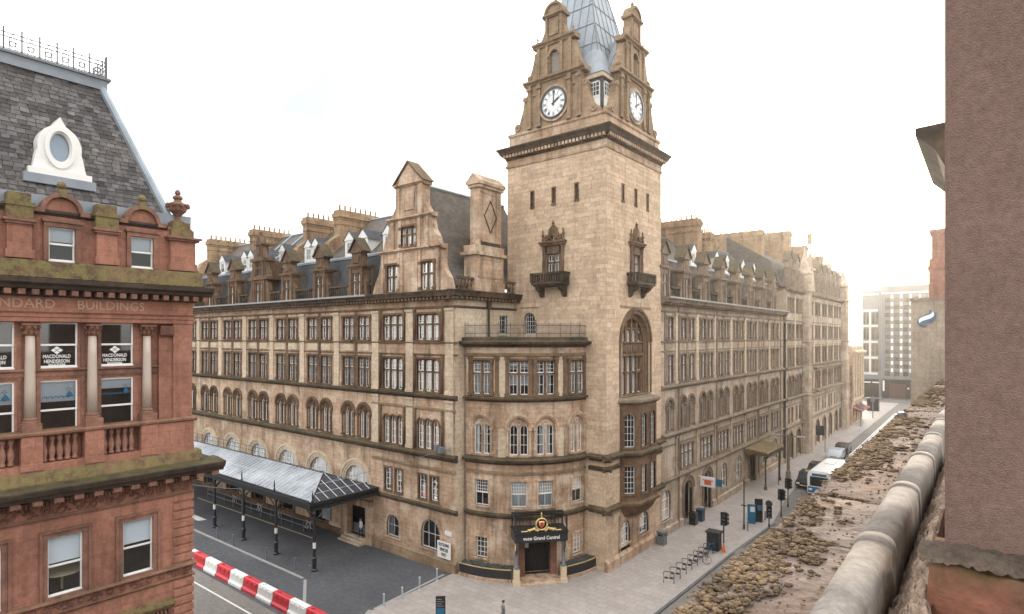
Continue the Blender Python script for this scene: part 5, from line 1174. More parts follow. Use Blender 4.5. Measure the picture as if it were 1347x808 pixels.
for i in range(250):
    x = XW+(XE-XW)*i/250; mb.box(FC, x-.02, x+.05, 5.2, 5.36, .1, .14)
obj('eaves_beam', mb, 'iron', can)
posts = [-17.75+.15, -23.15, -28.6, -34.1, -39.7, -45.3, -50.9]
for x in posts:
    mb = MB(); mb.lathe((x, YF+.1, 0), [(.22, 0), (.24, .12), (.15, .2), (.17, .9), (.2, 1.0), (.12, 1.1), (.1, 4.3), (.16, 4.4), (.1, 4.6)], 10)
    mb.lathe((x, YF-.05, 5.2), [(.08, 0), (.09, .2), (.05, .3), (.06, .6), (.01, 1.0)], 6)
    for s in (-1, 1): mb.path([(x+s*.1, YF+.1, 3.7), (x+s*.5, YF+.1, 4.2), (x+s*1.2, YF+.1, 4.6)], .05, 5)
    mb.path([(x, YF+.1, 3.7), (x, YF+.7, 4.3), (x, YF+1.6, 4.65)], .05, 5)
    po = obj('post', mb, 'iron', can, smooth=False)
    mb = MB(); mb.lathe((x, YF+.1, 1.75), [(.125, 0), (.125, .45)], 10); obj('notice_band', mb, 'rwwhite', po)
for x in posts[:-1]: mb = MB(); mb.box(Fr(lambda u, v, w: (w, u, v)), YF, YB, 4.6, 4.78, x-.05, x+.05); obj('cross_beam', mb, 'iron', can)
mb = MB(); mb.tube((-58, YM, 7.35), (-30.5, YM, 7.35), .025, n=4); mb.tube((-58, YM, 6.95), (-30.5, YM, 6.95), .02, n=4)
for i in range(24): x = -58+i*1.195; mb.tube((x, YM, 6.5), (x, YM, 7.35), .022, n=4)
obj('ridge_railing', mb, 'iron', can)
# pavement railing and the bicycles leaning on it
rl = thing('pavement_railing', 'grey metal pavement railing under the station canopy', 'railing', (-34, -9.3, 0))
mb = MB()
for z in (.55, 1.05): mb.tube((-45, -9.6, z), (-24.6, -9.15, z), .035, n=5)
for i in range(12): x = -45+i*1.85; y = -9.6+.45*i/11; mb.tube((x, y, 0), (x, y, 1.08), .035, n=5)
obj('rail', mb, 'grey', rl)
mb = MB(); mb.quad((-46, -10.3, .016), (-24.3, -9.75, .016), (-24.3, -9.62, .016), (-46, -10.17, .016)); struct('kerb_line', mb, 'cream')
for i, x in enumerate((-26.2, -31.2, -35.0, -40.2)):
    b = thing('parked_bicycle', 'bicycle leaning on the pavement railing under the canopy', 'bicycle', (x, -8.9, 0), 'bicycles under the canopy')
    mb = MB()
    for dx in (-.5, .5): mb.path([(x+dx+.33*math.cos(k*.524), -8.95, .34+.33*math.sin(k*.524)) for k in range(12)], .02, 4, closed=True)
    obj('wheel', mb, 'rubber', b)
    mb = MB(); P = lambda a, z: (x+a, -8.95, z)
    for a, c in ((P(-.5, .34), P(-.15, .85)), (P(-.15, .85), P(.35, .88)), (P(.5, .34), P(.35, 1.0)), (P(-.05, .3), P(.36, .85)), (P(-.05, .3), P(-.2, .95)), (P(-.5, .34), P(-.05, .3))): mb.tube(a, c, .025, n=4)
    mb.tube((x+.35, -9.2, 1.0), (x+.35, -8.7, 1.0), .02, n=4); mb.box(LOC, x-.32, x-.08, .93, .99, -9.03, -8.87); obj('frame', mb, 'carsilver' if i % 2 else 'rwwhite', b)
mb = MB(); mb.box(FG, -26.1, -24.8, .95, 2.1, .06, .12); tag(obj('wall_poster', mb, 'poster'), 'grey patterned poster on the hotel wall beside the steps', 'poster')

# ------------------------------------------------------------ red sandstone building on the left
std = thing('red_sandstone_building', 'red sandstone office building with columns, mossy ledges and slate mansard roof', 'building', (-6.83, -30, 0))
SX, SY = -6.83, -27.28
FS = Fr(lambda u, v, w: (SX+w, SY-u, v)); UE = 12.5
LW = (2.3, 4.97, 7.6, 10.25); CW = (3.08, 5.16, 7.24, 9.32); AW = (2.15, 5.1, 8.05, 11.0); CL = (1.9, 4.0, 6.1, 8.2, 10.3)
ops = [(c-.6, c+.6, 7.43, 9.86, 0) for c in LW]+[(c-.6, c+.6, 2.2, 5.0, 0) for c in LW]
mb = MB(); mb.wall(FS, 0, UE, 0, 12.9, ops, .3); mb.quad((SX, SY, 0), (-18, SY, 0), (-18, SY, 21), (SX, SY, 21)); obj('wall', mb, 'red', std)
ops = [(c-.69, c+.69, 16.73, 18.58, 0) for c in CW]+[(c-.69, c+.69, 14.1, 16.2, 0) for c in CW]
mb = MB(); mb.wall(FS, 0, UE, 12.9, 18.7, ops, .15, -.3); mb.box(FS, 0, .83, 12.9, 18.62, -.5, 0); mb.box(FS, .83, 1.4, 12.9, 18.5, -.45, -.12); mb.quad(FS(0, 12.9, -.4), FS(0, 18.7, -.4), FS(0, 18.7, -3), FS(0, 12.9, -3)); obj('colonnade_wall', mb, 'red', std)
room(FS, .1, UE, 5.5, 23, -2.2, 'room', std)
mb = MB(); mb.bar(FS, .83, 1.4, [(-.15, 18.05), (.05, 18.05), (.12, 18.5), (-.15, 18.5)])
for z in (18.1, 18.22, 18.34): mb.box(FS, .86, 1.37, z, z+.06, -.1, .09)
obj('pilaster_capital', mb, 'redcarve', std)
# sash windows
def offwin(c, v, w, h, fr, blindfrac, cut=.5, letters=None, parent=std):
    L = MB(); m = mxf(fr, c, v); bd = .06
    for a, b, z0, z1, dp in ((-w/2, w/2, h*cut-.03, h, -.03), (-w/2, w/2, 0, h*cut+.03, -.06)): sash(L, a, b, z0, z1, dp, 1, 1, bd=bd)
    L.box(LOC, -w/2, w/2, -.05, .04, -.2, .02)
    o = obj('window', L, 'white', parent, mx=m)
    p = MB(); panef(p, -w/2, w/2, 0, h, -.09); obj('pane', p, 'glass', o, mx=m)
    if blindfrac: p = MB(); p.box(LOC, -w/2+.03, w/2-.03, h*(1-blindfrac), h, -.15, -.135); obj('pane_backing', p, 'pane_backing', o, mx=m)
    return o
SM = Fr(lambda u, v, w: FS(u, v, w-.05)); SW = Fr(lambda u, v, w: FS(u, v, w-.31))
for c, bf in zip(LW, (.44, .46, .5, .4)):
    offwin(c, 7.43, 1.2, 2.43, SM, bf)
    mb = MB()
    for a, b, wo in ((.6, .78, .06), (.78, .88, .12)):
        mb.box(FS, c-b, c-a, 7.3, 9.86+a-.6+(b-a), -.02, wo); mb.box(FS, c+a, c+b, 7.3, 9.86+a-.6+(b-a), -.02, wo); mb.box(FS, c-a, c+a, 9.86+a-.6, 9.86+b-.6, -.02, wo)
    mb.box(FS, c-.7, c+.7, 7.28, 7.43, -.3, .1); obj('architrave', mb, 'redtrim', std)
mb = MB(); mb.lathe((SX-.95, SY-4.85, 7.35), [(.05, 0), (.05, .72), (.75, .74), (.75, .78)], 20); tag(obj('round_table', mb, 'shopwood'), 'pale round table seen through the lower office window', 'table')
for k, c in enumerate(CW):
    o = offwin(c, 16.73, 1.38, 1.85, SW, 0)
    m0 = mxt(SW, c, 0, -.165)
    for t, z, s_ in (('MACDONALD', 17.18, .2), ('HENDERSON', 16.98, .2), ('SOLICITORS', 16.84, .11)): text('lettering', t, s_, 'white', o, mxt(SW, c, z, -.084), .001, sx=.74 if s_ > .15 else .95, bold=.004)
    mb = MB()
    for dx, dz in ((0, .09), (.11, 0), (-.11, 0), (0, -.09)): mb.prism(SW, [(c+dx, 17.44+dz+.078), (c+dx+.095, 17.44+dz), (c+dx, 17.44+dz-.078), (c+dx-.095, 17.44+dz)], -.086, -.083)
    obj('logo_diamonds', mb, 'white', o)
    o = offwin(c, 14.1, 1.38, 2.1, SW, .42 if k else .22, .42)
    mb = MB()
    for i in range(16):
        a = c+.5-i*.062; z = 15.48+.03*math.sin(i*2.1); mb.prism(SW, [(a, z), (a-.05, z), (a-.045, z+.05+.03*(i % 3)), (a-.012, z+.04)], -.086, -.083)
    mb.prism(SW, [(c-.3, 15.5), (c-.58, 15.5), (c-.5, 15.66), (c-.42, 15.74), (c-.35, 15.64)], -.086, -.083)
    obj('blue_logo', mb, 'blue', o)
    mb = MB()
    for (a, b) in ((0, .06), (.06, 0), (-.06, 0), (0, -.06)): mb.prism(SW, [(c-.4+a, 15.82+b+.035), (c-.36+a, 15.82+b), (c-.4+a, 15.82+b-.035), (c-.44+a, 15.82+b)], -.086, -.083)
    obj('window_mark', mb, 'grey', o)
for k, (c, bf) in enumerate(zip(AW, (.45, .42, .5, .4))):
    offwin(c, 21.08, .9, 1.37, FS, bf)
mb = MB(); mb.wall(FS, 0, UE, 21.0, 23.1, [(c-.45, c+.45, 21.07, 22.45, 0) for c in AW], .25, 0); mb.quad(FS(0, 21, 0), FS(0, 23.1, 0), FS(0, 23.1, -3), FS(0, 21, -3)); obj('attic_wall', mb, 'red', std)
for c in AW:
    mb = MB(); mb.box(FS, c-.62, c-.45, 21.07, 22.62, 0, .12); mb.box(FS, c+.45, c+.62, 21.07, 22.62, 0, .12); mb.box(FS, c-.62, c+.62, 22.45, 22.64, 0, .14); mb.box(FS, c-.68, c+.68, 22.64, 22.74, 0, .2)
    mb.arch(FS, c, 23.12, .56, .72, -.3, .18, 16); mb.box(FS, c-.95, c-.6, 22.98, 23.16, -.3, .22); mb.box(FS, c+.6, c+.95, 22.98, 23.16, -.3, .22); ah = obj('attic_hood', mb, 'redtrim', std)
    mb = MB(); mb.prism(FS, [(c+.56*math.cos(math.pi*i/12), 23.1+.56*math.sin(math.pi*i/12)) for i in range(13)], -.25, .02); obj('tympanum', mb, 'red', ah)
    mb = MB(); mb.box(FS, c-.12, c+.12, 23.68, 24.0, -.2, .2); mb.lathe(FS(c, 24.0, 0), [(.05, 0), (.06, .04), (.15, .12), (.17, .2), (.13, .3), (.02, .36)], 9); obj('ball_finial', mb, 'redmoss', ah)
for u in (3.56, 6.5, 9.45):
    mb = MB(); mb.box(FS, u-.38, u+.38, 21.07, 22.4, 0, .24); mb.box(FS, u-.44, u+.44, 21.07, 21.4, 0, .32); ps_ = obj('attic_pier', mb, 'red', std)
    mb = MB(); mb.box(FS, u-.45, u+.45, 22.4, 22.5, 0, .34); mb.box(FS, u-.52, u+.52, 22.5, 22.6, -.1, .4); obj('pier_cornice', mb, 'redtrim', ps_)
    mb = MB(); mb.box(FS, u-.42, u+.42, 22.6, 23.1, -.3, .3); mb.box(FS, u-.46, u+.46, 23.1, 23.25, -.3, .34); mb.box(FS, u-.36, u+.36, 23.25, 23.62, -.3, .24); obj('pier_cap', mb, 'redmoss', ps_)
mb = MB(); mb.box(FS, -.05, 1.03, 21.07, 22.45, -.95, .24); mb.box(FS, -.1, 1.08, 21.07, 21.4, -1, .32); ps_ = obj('corner_pier', mb, 'red', std)
mb = MB(); mb.box(FS, -.18, 1.16, 22.45, 22.55, -1.08, .36); mb.box(FS, -.28, 1.22, 22.55, 22.64, -1.18, .46); obj('pier_cornice', mb, 'redtrim', ps_)
mb = MB(); mb.box(FS, 0, 1.0, 22.64, 23.0, -.9, .2); mb.box(FS, .12, .9, 23.0, 23.35, -.8, .1); obj('pier_cap', mb, 'redmoss', ps_)
mb = MB(); mb.lathe(FS(.52, 23.35, -.3), [(.3, 0), (.3, .08), (.14, .16), (.12, .3), (.2, .42), (.36, .58), (.42, .78), (.46, .86), (.4, .92), (.2, 1.0), (.14, 1.1), (.22, 1.18), (.2, 1.26), (.08, 1.34), (.13, 1.42), (.1, 1.52), (.02, 1.6)], 14)
for k in range(8): a = k*math.pi/4; p = FS(.52, 24.18, -.3); mb.blob((p[0]+.45*math.cos(a), p[1]+.45*math.sin(a), p[2]), .1, .1, .1, 6, 4, .2)
obj('stone_urn', mb, 'redtrim', std)
mb = MB(); mb.bar(FS, 1.1, UE, [(-.6, 22.9), (.02, 22.9), (.12, 23.02), (.12, 23.12), (-.6, 23.2)]); obj('attic_cornice', mb, 'redblack', std)
mb = MB(); mb.bar(FS, -.1, UE, [(-.9, 23.1), (-.4, 23.1), (-.35, 23.75), (-.9, 23.8)]); obj('lead_gutter', mb, 'lead', std)
# main cornice
mb = MB(); mb.bar(FS, -.32, UE, [(-.3, 20.3), (.34, 20.3), (.4, 20.36), (.36, 21.02), (-.3, 21.08)]); obj('mossy_blocking_course', mb, 'redmoss', std)
mb = MB(); mb.bar(FS, -.72, UE, [(-.1, 19.86), (.5, 19.9), (.56, 20.02), (.72, 20.12), (.74, 20.3), (-.1, 20.34)]); mb.bar(FS, -.15, UE, [(-.1, 19.6), (.1, 19.6), (.16, 19.86), (-.1, 19.88)]); obj('cornice', mb, 'redblack', std)
for i in range(30):
    u = -.4+i*.43; mb = MB(); mb.box(FS, u-.11, u+.11, 19.66, 19.87, .1, .5)
    if i == 0: dmesh = mb.mesh('modillion', 'redtrim'); base = u
    link('modillion', dmesh, std, Matrix.Translation((0, -(u-base), 0)))
mb = MB(); mb.box(FS, -.02, UE, 18.98, 19.62, -.5, .04); mb.bar(FS, -.04, UE, [(-.4, 18.6), (.04, 18.6), (.06, 18.76), (.1, 18.8), (.12, 18.92), (.2, 19.0), (-.4, 19.0)]); obj('frieze', mb, 'red', std)
text('lettering', 'BUILDINGS', .52, 'letter', std, mxt(FS, 2.05, 19.31, .043), .012, align='RIGHT', sx=.98); text('lettering', 'STANDARD', .52, 'letter', std, mxt(FS, 5.3, 19.31, .043), .012, align='RIGHT', sx=.98)
# columns
for u in CL:
    mb = MB(); p = FS(u, 0, -.12); mb.lathe((p[0], p[1], 14.78), [(.185, 0), (.18, 1.2), (.165, 2.4), (.15, 3.25)], 18); co = obj('column', mb, 'granite', std, smooth=True)
    mb = MB(); mb.lathe((p[0], p[1], 14.55), [(.27, 0), (.27, .07), (.22, .1), (.24, .16), (.19, .23)], 14); mb.box(FS, u-.32, u+.32, 14.2, 14.55, -.45, .2); obj('column_base', mb, 'redtrim', co)
    mb = MB(); mb.lathe((p[0], p[1], 18.03), [(.155, 0), (.17, .03), (.16, .08), (.23, .3), (.27, .42)], 12); mb.box(FS, u-.3, u+.3, 18.44, 18.54, -.42, .18)
    for k in range(8):
        a = k*math.pi/4; mb.blob((p[0]+.2*math.cos(a), p[1]+.2*math.sin(a), 18.16), .07, .07, .1, 5, 4, .2); mb.blob((p[0]+.27*math.cos(a+.39), p[1]+.27*math.sin(a+.39), 18.37), .08, .08, .08, 5, 4, .2)
    obj('capital', mb, 'redcarve', co)
    mb = MB(); mb.box(FS, u-.34, u+.34, 12.95, 14.03, -.4, .22); mb.box(FS, u-.38, u+.38, 12.7, 12.96, -.4, .28); obj('pedestal', mb, 'red', co)
mb = MB(); mb.bar(FS, 1.2, UE, [(-.45, 16.25), (-.3, 16.25), (-.24, 16.4), (-.24, 16.55), (-.16, 16.62), (-.16, 16.7), (-.45, 16.72)]); obj('transom_band', mb, 'redtrim', std)
mb = MB()
for u in CL[1:-1]:
    for s in (-1, 1): mb.box(FS, u+s*.3-.07, u+s*.3+.07, 14.1, 18.6, -.35, -.26)
obj('window_jamb', mb, 'redtrim', std)
# balustrade
mb = MB(); mb.bar(FS, -.12, UE, [(-.35, 14.02), (.2, 14.02), (.28, 14.08), (.3, 14.16), (.24, 14.22), (-.35, 14.24)]); obj('handrail', mb, 'redtrim', std)
mb = MB(); mb.bar(FS, 0, UE, [(-.3, 12.6), (.22, 12.6), (.22, 12.9), (-.3, 12.95)]); mb.box(FS, 0, 1.6, 12.9, 14.02, -.3, .18); obj('balustrade_plinth', mb, 'red', std)
bm_ = MB(); bm_.lathe((0, 0, 0), [(.11, 0), (.11, .1), (.07, .14), (.12, .34), (.125, .45), (.06, .7), (.055, .8), (.1, .9), (.11, .95), (.11, 1.08)], 10); bmesh_ = bm_.mesh('baluster', 'redtrim', True)
for c in CW:
    for i in range(5): link('baluster', bmesh_, std, Matrix.Translation(FS(c-.52+i*.26, 12.95, -.02)))
mb = MB(); mb.wall(FS, 0, UE, 12.6, 14.1, (), w=-.6); obj('balcony_back', mb, 'leaddk', std)
# lower cornice with mossy ledge
mb = MB(); mb.bar(FS, -.3, UE, [(-.2, 12.1), (.42, 12.1), (.42, 12.2), (.3, 12.62), (-.2, 12.66)]); obj('mossy_ledge', mb, 'redmoss', std)
mb = MB(); mb.bar(FS, -1.1, UE, [(-.2, 11.58), (.82, 11.6), (.9, 11.75), (1.02, 11.82), (1.1, 12.0), (1.1, 12.06), (.3, 12.16), (-.2, 12.16)]); mb.quad(FS(-1.1, 12.07, 1.1), FS(-1.1, 12.07, -6), FS(0, 12.17, -6), FS(0, 12.17, .3)); mb.quad(FS(-1.1, 12.06, 1.1), FS(-1.1, 11.6, .8), FS(-1.1, 11.6, -6), FS(-1.1, 12.06, -6)); obj('lower_cornice', mb, 'redblack', std)
mo = MB(); mo.box(LOC, -.16, .16, -.19, 0, 0, .72); mo = mo.mesh('modillion', 'redtrim')
for i in range(19): link('modillion', mo, std, mxf(FS, -.75+i*.68, 11.59, .06))
mb = MB()
for i in range(95):
    u = -.2+i*.135; mb.box(FS, u-.045, u+.045, 11.2, 11.36, .02, .16)
mb.bar(FS, -.1, UE, [(-.1, 11.36), (.2, 11.36), (.24, 11.42), (-.1, 11.44)]); obj('dentil', mb, 'redtrim', std, 'stuff')
mb = MB(); mb.bar(FS, -.06, UE, [(-.1, 10.6), (.05, 10.6), (.1, 10.68), (.04, 10.74), (-.1, 10.76)]); mb.bar(FS, -.14, UE, [(-.1, 7.16), (.14, 7.16), (.2, 7.24), (.12, 7.34), (-.1, 7.36)]); mb.bar(FS, -.1, UE, [(-.1, 6.66), (.06, 6.66), (.12, 6.74), (-.1, 6.8)]); obj('string_course', mb, 'redtrim', std)
rr = random.Random(5); mb = MB()
def scrollwork(u0, u1, zc, hh):
    u = u0
    while u < u1:
        k = rr.random()
        if k < .25:
            mb.arch(FS, u+.2, zc, hh*.55, hh*.8, -.02, .07, 12, 0, 360); mb.blob(FS(u+.2, zc, .04), .09, .09, .09, 6, 4, .2); u += .5
        else:
            for j in range(6):
                a = rr.uniform(0, 6.3); mb.blob(FS(u+j*.09, zc+math.sin(u*5+j)*hh*.55, .02), .07, .075, .06*rr.uniform(.7, 1.5), 5, 3, .35)
            mb.arch(FS, u+.25, zc+hh*.2*rr.choice((-1, 1)), .1, .15, -.02, .06, 10, 0, 300); u += .55
scrollwork(.05, UE, 10.98, .26); scrollwork(.05, UE, 6.98, .15)
obj('carved_frieze', mb, 'redcarve', std, 'stuff')
mb = MB(); mb.box(FS, 0, .83, 10.74, 11.3, 0, .05); obj('frieze_panel', mb, 'redtrim', std)
qm = MB(); e = .04
def quoin(h):
    qm = MB(); qm.add([LOC(x, z, w) for x, z, w in ((0, 0, -.3), (.86, 0, -.3), (.86, h, -.3), (0, h, -.3), (0, .03, .0), (.86, .03, .0), (.86, h-.03, 0), (0, h-.03, 0), (e-.1, .06, .07), (.82, .06, .07), (.82, h-.06, .07), (e-.1, h-.06, .07))], [(8, 9, 10, 11), (4, 5, 9, 8), (5, 6, 10, 9), (6, 7, 11, 10), (7, 4, 8, 11), (0, 1, 5, 4), (2, 3, 7, 6), (1, 2, 6, 5), (3, 0, 4, 7)]); return qm.mesh('quoin', 'red')
qms = quoin(.4)
FSq = Fr(lambda u, v, w: FS(u, v, w))
z = 7.4
while z < 10.5:
    m = mxf(FS, 0, z, .0); link('quoin', qms, std, m); z += .405
z = 6.62-.41
while z > 0:
    m = mxf(FS, 0, z, .0); link('quoin', qms, std, m); z -= .405
mb = MB(); mb.bar(FS, .92, 3.7, [(-.05, 5.5), (.3, 5.55), (.45, 5.75), (.45, 5.85), (-.05, 5.95)]); obj('window_hood', mb, 'redmoss', std)
mb = MB()
for i in range(16): mb.box(FS, 1.05+i*.165, 1.15+i*.165, 5.36, 5.52, 0, .3)
mb.box(FS, .98, 3.66, 5.0, 5.4, 0, .12); obj('hood_frieze', mb, 'redcarve', std)
# mansard roof with individual slates
RB, RT = 23.7, 29.9; XB, XT, YB_, YT = -7.6, -9.95, -28.05, -30.15
def roofp(u, t): return (XB+(XT-XB)*t, YB_+(YT-YB_)*t*0-u, RB+(RT-RB)*t)
mb = MB(); mb.quad((XB, YB_, RB), (XB, -41, RB), (XT, -41, RT), (XT, YT, RT)); mb.quad((XB, YB_, RB), (XT, YT, RT), (-16, YT, RT), (-18, YB_, RB)); mb.quad((XT, YT, RT), (XT, -41, RT), (-16, -41, RT), (-16, YT, RT)); rf = obj('roof', mb, 'redblack', std)
mb = MB(); rows = 31; rs = random.Random(3); nx_ = Vector((RT-RB, 0, XB-XT)).normalized()
for r in range(rows):
    t0, t1 = r/rows, (r+1.45)/rows; u = rs.uniform(-.3, 0); ymin = (YB_-YT)*t0
    while u < 12.8:
        w_ = rs.uniform(.27, .37); a, b = max(u, ymin+.1), u+w_-.03
        if b-a > .08 and not (2.95 < (a+b)/2 < 5.35 and .13 < t0 < .5 and False):
            o0 = .014+rs.uniform(0, .012); dz = rs.uniform(-.012, .012); t0j = t0+rs.uniform(-.003, .003)
            p = [Vector(roofp(a, t0j)), Vector(roofp(b, t0j)), Vector(roofp(b, min(1, t1))), Vector(roofp(a, min(1, t1)))]
            q = [p[0]+nx_*(o0+.012), p[1]+nx_*(o0+dz+.012), p[2]+nx_*.006, p[3]+nx_*.006]; l = [p[0]+nx_*o0*.2, p[1]+nx_*o0*.2]
            mb.add([tuple(v) for v in q+l], [(0, 1, 2, 3), (4, 5, 1, 0)])
        u += w_
obj('roof_slate', mb, 'slatep', rf, 'stuff')
mb = MB(); mb.tube((XB+.05, YB_, RB), (XT+.05, YT, RT), .17, n=8); mb.tube((XT, YT, RT), (-16, YT, RT), .12); mb.bar(Fr(lambda u, v, w: (XT+w, YT-u, v)), -.25, 12, [(-.3, RT-.05), (.12, RT-.3), (.25, RT-.3), (.3, RT-.05), (.35, RT+.12), (-.3, RT+.18)]); obj('hip_lead', mb, 'lead', rf)
mb = MB(); mb.bar(Fr(lambda u, v, w: (XT+w, YT-u, v)), -.36, 12, [(-.3, RT+.13), (.44, RT+.13), (.44, RT+.24), (-.3, RT+.26)]); obj('roof_cornice', mb, 'leaddk', rf)
cr_ = MB(); FCr = Fr(lambda u, v, w: (XT+.15+w, YT-u, v)); z0 = RT+.26
for zz in (.12, .62, .8): cr_.tube(FCr(-.2, z0+zz, 0), FCr(12, z0+zz, 0), .022, n=4)
FCs2 = Fr(lambda u, v, w: (XT+.15-u, YT+.2, v))
for zz in (.12, .62, .8): cr_.tube(FCs2(0, z0+zz, 0), FCs2(6, z0+zz, 0), .014, n=4)
for f_, n_ in ((FCr, 20), (FCs2, 10)):
    for i in range(n_):
        u = -.2+i*.62; p = f_(u, z0, 0); cr_.tube((p[0], p[1], z0), (p[0], p[1], z0+.95), .032, n=5); cr_.blob((p[0], p[1], z0+.98), .04, .04, .07, 5, 4, 0)
        for q in (.2, .42):
            pp = f_(u+q, z0, 0); cr_.tube((pp[0], pp[1], z0+.1), (pp[0], pp[1], z0+.62), .016, n=4); cr_.blob((pp[0], pp[1], z0+.42), .03, .03, .05, 5, 4, .2)
        cr_.arch(f_, u+.31, z0+.36, .09, .13, -.015, .015, 10, 0, 360); cr_.arch(f_, u+.31, z0+.7, .06, .08, -.01, .01, 8, 0, 360)
obj('iron_cresting', cr_, 'iron', rf)
# oval dormer
FD = Fr(lambda u, v, w: (-8.15+w, -32.18-u, v)); OD = MB(); zc = 26.0
out = [(-1.12, 24.75), (-1.02, 25.05), (-.88, 25.3), (-.82, 25.62), (-.76, 25.72), (-.78, 26.1), (-.7, 26.42), (-.52, 26.7), (-.26, 26.88), (-.15, 26.98), (-.1, 27.18), (0, 27.3)]
out = out+[(-u, v) for u, v in reversed(out[:-1])]
def ov(r, n=28, rx=.36, rz=.6): return [(rx*r*math.cos(2*math.pi*i/n), zc+rz*r*math.sin(2*math.pi*i/n)) for i in range(n)]
n = 28; ring_o = []
for i in range(n):
    a = 2*math.pi*i/n; dx, dz = math.cos(a), math.sin(a); best = .5
    for k in range(400):
        t = .3+k*.01; x, z_ = dx*t, zc+dz*t
        ins = False; P = out
        for (x0, y0), (x1, y1) in zip(P, P[1:]+P[:1]):
            if (y0 > z_) != (y1 > z_) and x < (x1-x0)*(z_-y0)/(y1-y0)+x0: ins = not ins
        if not ins: break
        best = t
    ring_o.append((dx*best, zc+dz*best))
for w0 in (.0,):
    inn = ov(1.0)
    for i in range(n):
        j = (i+1) % n; OD.quad(FD(*inn[i], .3), FD(*inn[j], .3), FD(*ring_o[j], .3), FD(*ring_o[i], .3)); OD.quad(FD(*ring_o[i], .3), FD(*ring_o[j], .3), FD(*ring_o[j], -1.4), FD(*ring_o[i], -1.4)); OD.quad(FD(*inn[i], .3), FD(*inn[j], .3), FD(*inn[j], .1), FD(*inn[i], .1))
a_, b_ = ov(1.12), ov(1.5)
for i in range(n):
    j = (i+1) % n; OD.quad(FD(*a_[i], .3), FD(*a_[j], .3), FD(*a_[j], .4), FD(*a_[i], .4)); OD.quad(FD(*a_[i], .4), FD(*a_[j], .4), FD(*b_[j], .4), FD(*b_[i], .4)); OD.quad(FD(*b_[i], .4), FD(*b_[j], .4), FD(*b_[j], .3), FD(*b_[i], .3))
OD.box(FD, -1.1, 1.1, 24.72, 24.98, .2, .48)
od = obj('oval_dormer', OD, M['white'], std)
mb = MB(); mb.quad(*[FD(u, v, .14) for u, v in ov(1.02)]); obj('pane', mb, M['glass'], od)
mb = MB(); mb.quad(*[FD(u, v, .08) for u, v in ov(1.02)]); obj('pane_backing', mb, plain('oval_reflection', (.20, .27, .34), .6), od)  # blue sheet behind the pane, its colour painting in the blue reflection
mb = MB(); mb.bar(FD, -1.25, 1.25, [(.0, 24.35), (.45, 24.35), (.5, 24.72), (.0, 24.74)]); obj('lead_apron', mb, 'lead', od)

# ------------------------------------------------------------ parapet of the building the view is taken from
par = thing('parapet_wall', 'mossy sandstone parapet with lead roll running beside the camera', 'parapet', (21.9, -30, 16))
ZP = 16.7; XO, XI = 21.59, 22.13
mb = MB(); mb.box(LOC, 21.72, 23.2, 0, ZP-.25, -44, 22); obj('wall', mb, 'pier', par)
rp = random.Random(9); y = -42.0
def hn(x, y): return math.sin(x*9.1+1.3*math.sin(y*5.7))*math.cos(y*7.3+1.7*math.sin(x*6.1))+.5*math.sin(x*23+y*17)*math.cos(y*29-x*11)
joints = []
while y < -8:
    L = rp.uniform(1.0, 1.45); n, k = 22, 12; mb = MB(); vs = []; fs = []; joints.append(y)
    for i in range(n+1):
        for j in range(k+1):
            yy = y+.008+(L-.016)*i/n; xx = XO+(XI+.1-XO)*j/k
            zz = ZP+.006*hn(xx*2, yy)+rp.uniform(-.003, .003)-(.022 if i in (0, n) else .008 if i in (1, n-1) else 0)-(.035+rp.uniform(0, .02) if j == 0 else .01 if j == 1 else 0); vs.append((xx+(rp.uniform(-.02, .015) if j == 0 else 0), yy, zz))
    for i in range(n):
        for j in range(k): a = i*(k+1)+j; fs.append((a, a+1, a+k+2, a+k+1))
    m = len(vs)
    for i in range(n+1): x_, y_, z_ = vs[i*(k+1)]; vs.append((x_+.01, y_, ZP-.28))
    for i in range(n): fs.append((i*(k+1), (i+1)*(k+1), m+i+1, m+i))
    for e_ in (0, n):
        b0 = len(vs); vs += [(XO, vs[e_*(k+1)][1], ZP-.28), (XI+.1, vs[e_*(k+1)][1], ZP-.28)]; fs.append(tuple(e_*(k+1)+j for j in range(k+1))+(b0+1, b0))
    mb.add(vs, fs); obj('coping_stone', mb, 'coping', par); y += L
# dry moss: clumps of small cushions, thickest along the outer edge and the joints
mb = MB(); made = 0
while made < 1300:
    yy = -37.7+22*rp.random()**1.9; cl = math.sin(yy*1.9)+math.sin(yy*.77+1)+.6*math.sin(yy*4.3)
    f = min(.97, abs(rp.gauss(.02, .42)))
    if rp.random() > (.95 if yy < -35.6 and f < .75 else .5)+.28*cl-.35*f: continue
    made += 1; xx = XO+.03+(XI-XO-.05)*f; Rr = rp.uniform(.012, .045)*(1.15-.5*f); near = yy < -32
    for q in range(int(rp.uniform(10, 26)*(Rr/.035)) if near else 7):
        a, d = rp.uniform(0, 6.283), abs(rp.gauss(0, .55)); d = min(d, 1.4); s = rp.uniform(.0035, .0095)*(1.25-.4*d)*(1 if near else 2.0)
        mb.blob((xx+Rr*d*math.cos(a), yy+1.35*Rr*d*math.sin(a), ZP+.004+max(0, .014*(1-d))*(Rr/.04)), s*rp.uniform(1., 2.4), s*rp.uniform(1., 2.4), s*rp.uniform(.5, 1.0), 6, 4, .35)
obj('moss', mb, 'moss', par, 'stuff', smooth=True)
mb = MB()
for i in range(2600):
    yy = -41+20*rp.random()**1.4; xx = XO+.03+(XI-XO-.02)*rp.random(); s = rp.uniform(.002, .007); mb.blob((xx, yy, ZP+.002), s*1.6, s*1.6, s, 5, 3, .4)
for yj in joints:
    for i in range(30): s = rp.uniform(.005, .014); mb.blob((rp.uniform(XO+.05, XI-.1), yj+rp.gauss(0, .012), ZP-.006), s*1.8, s*1.4, s, 6, 4, .35)
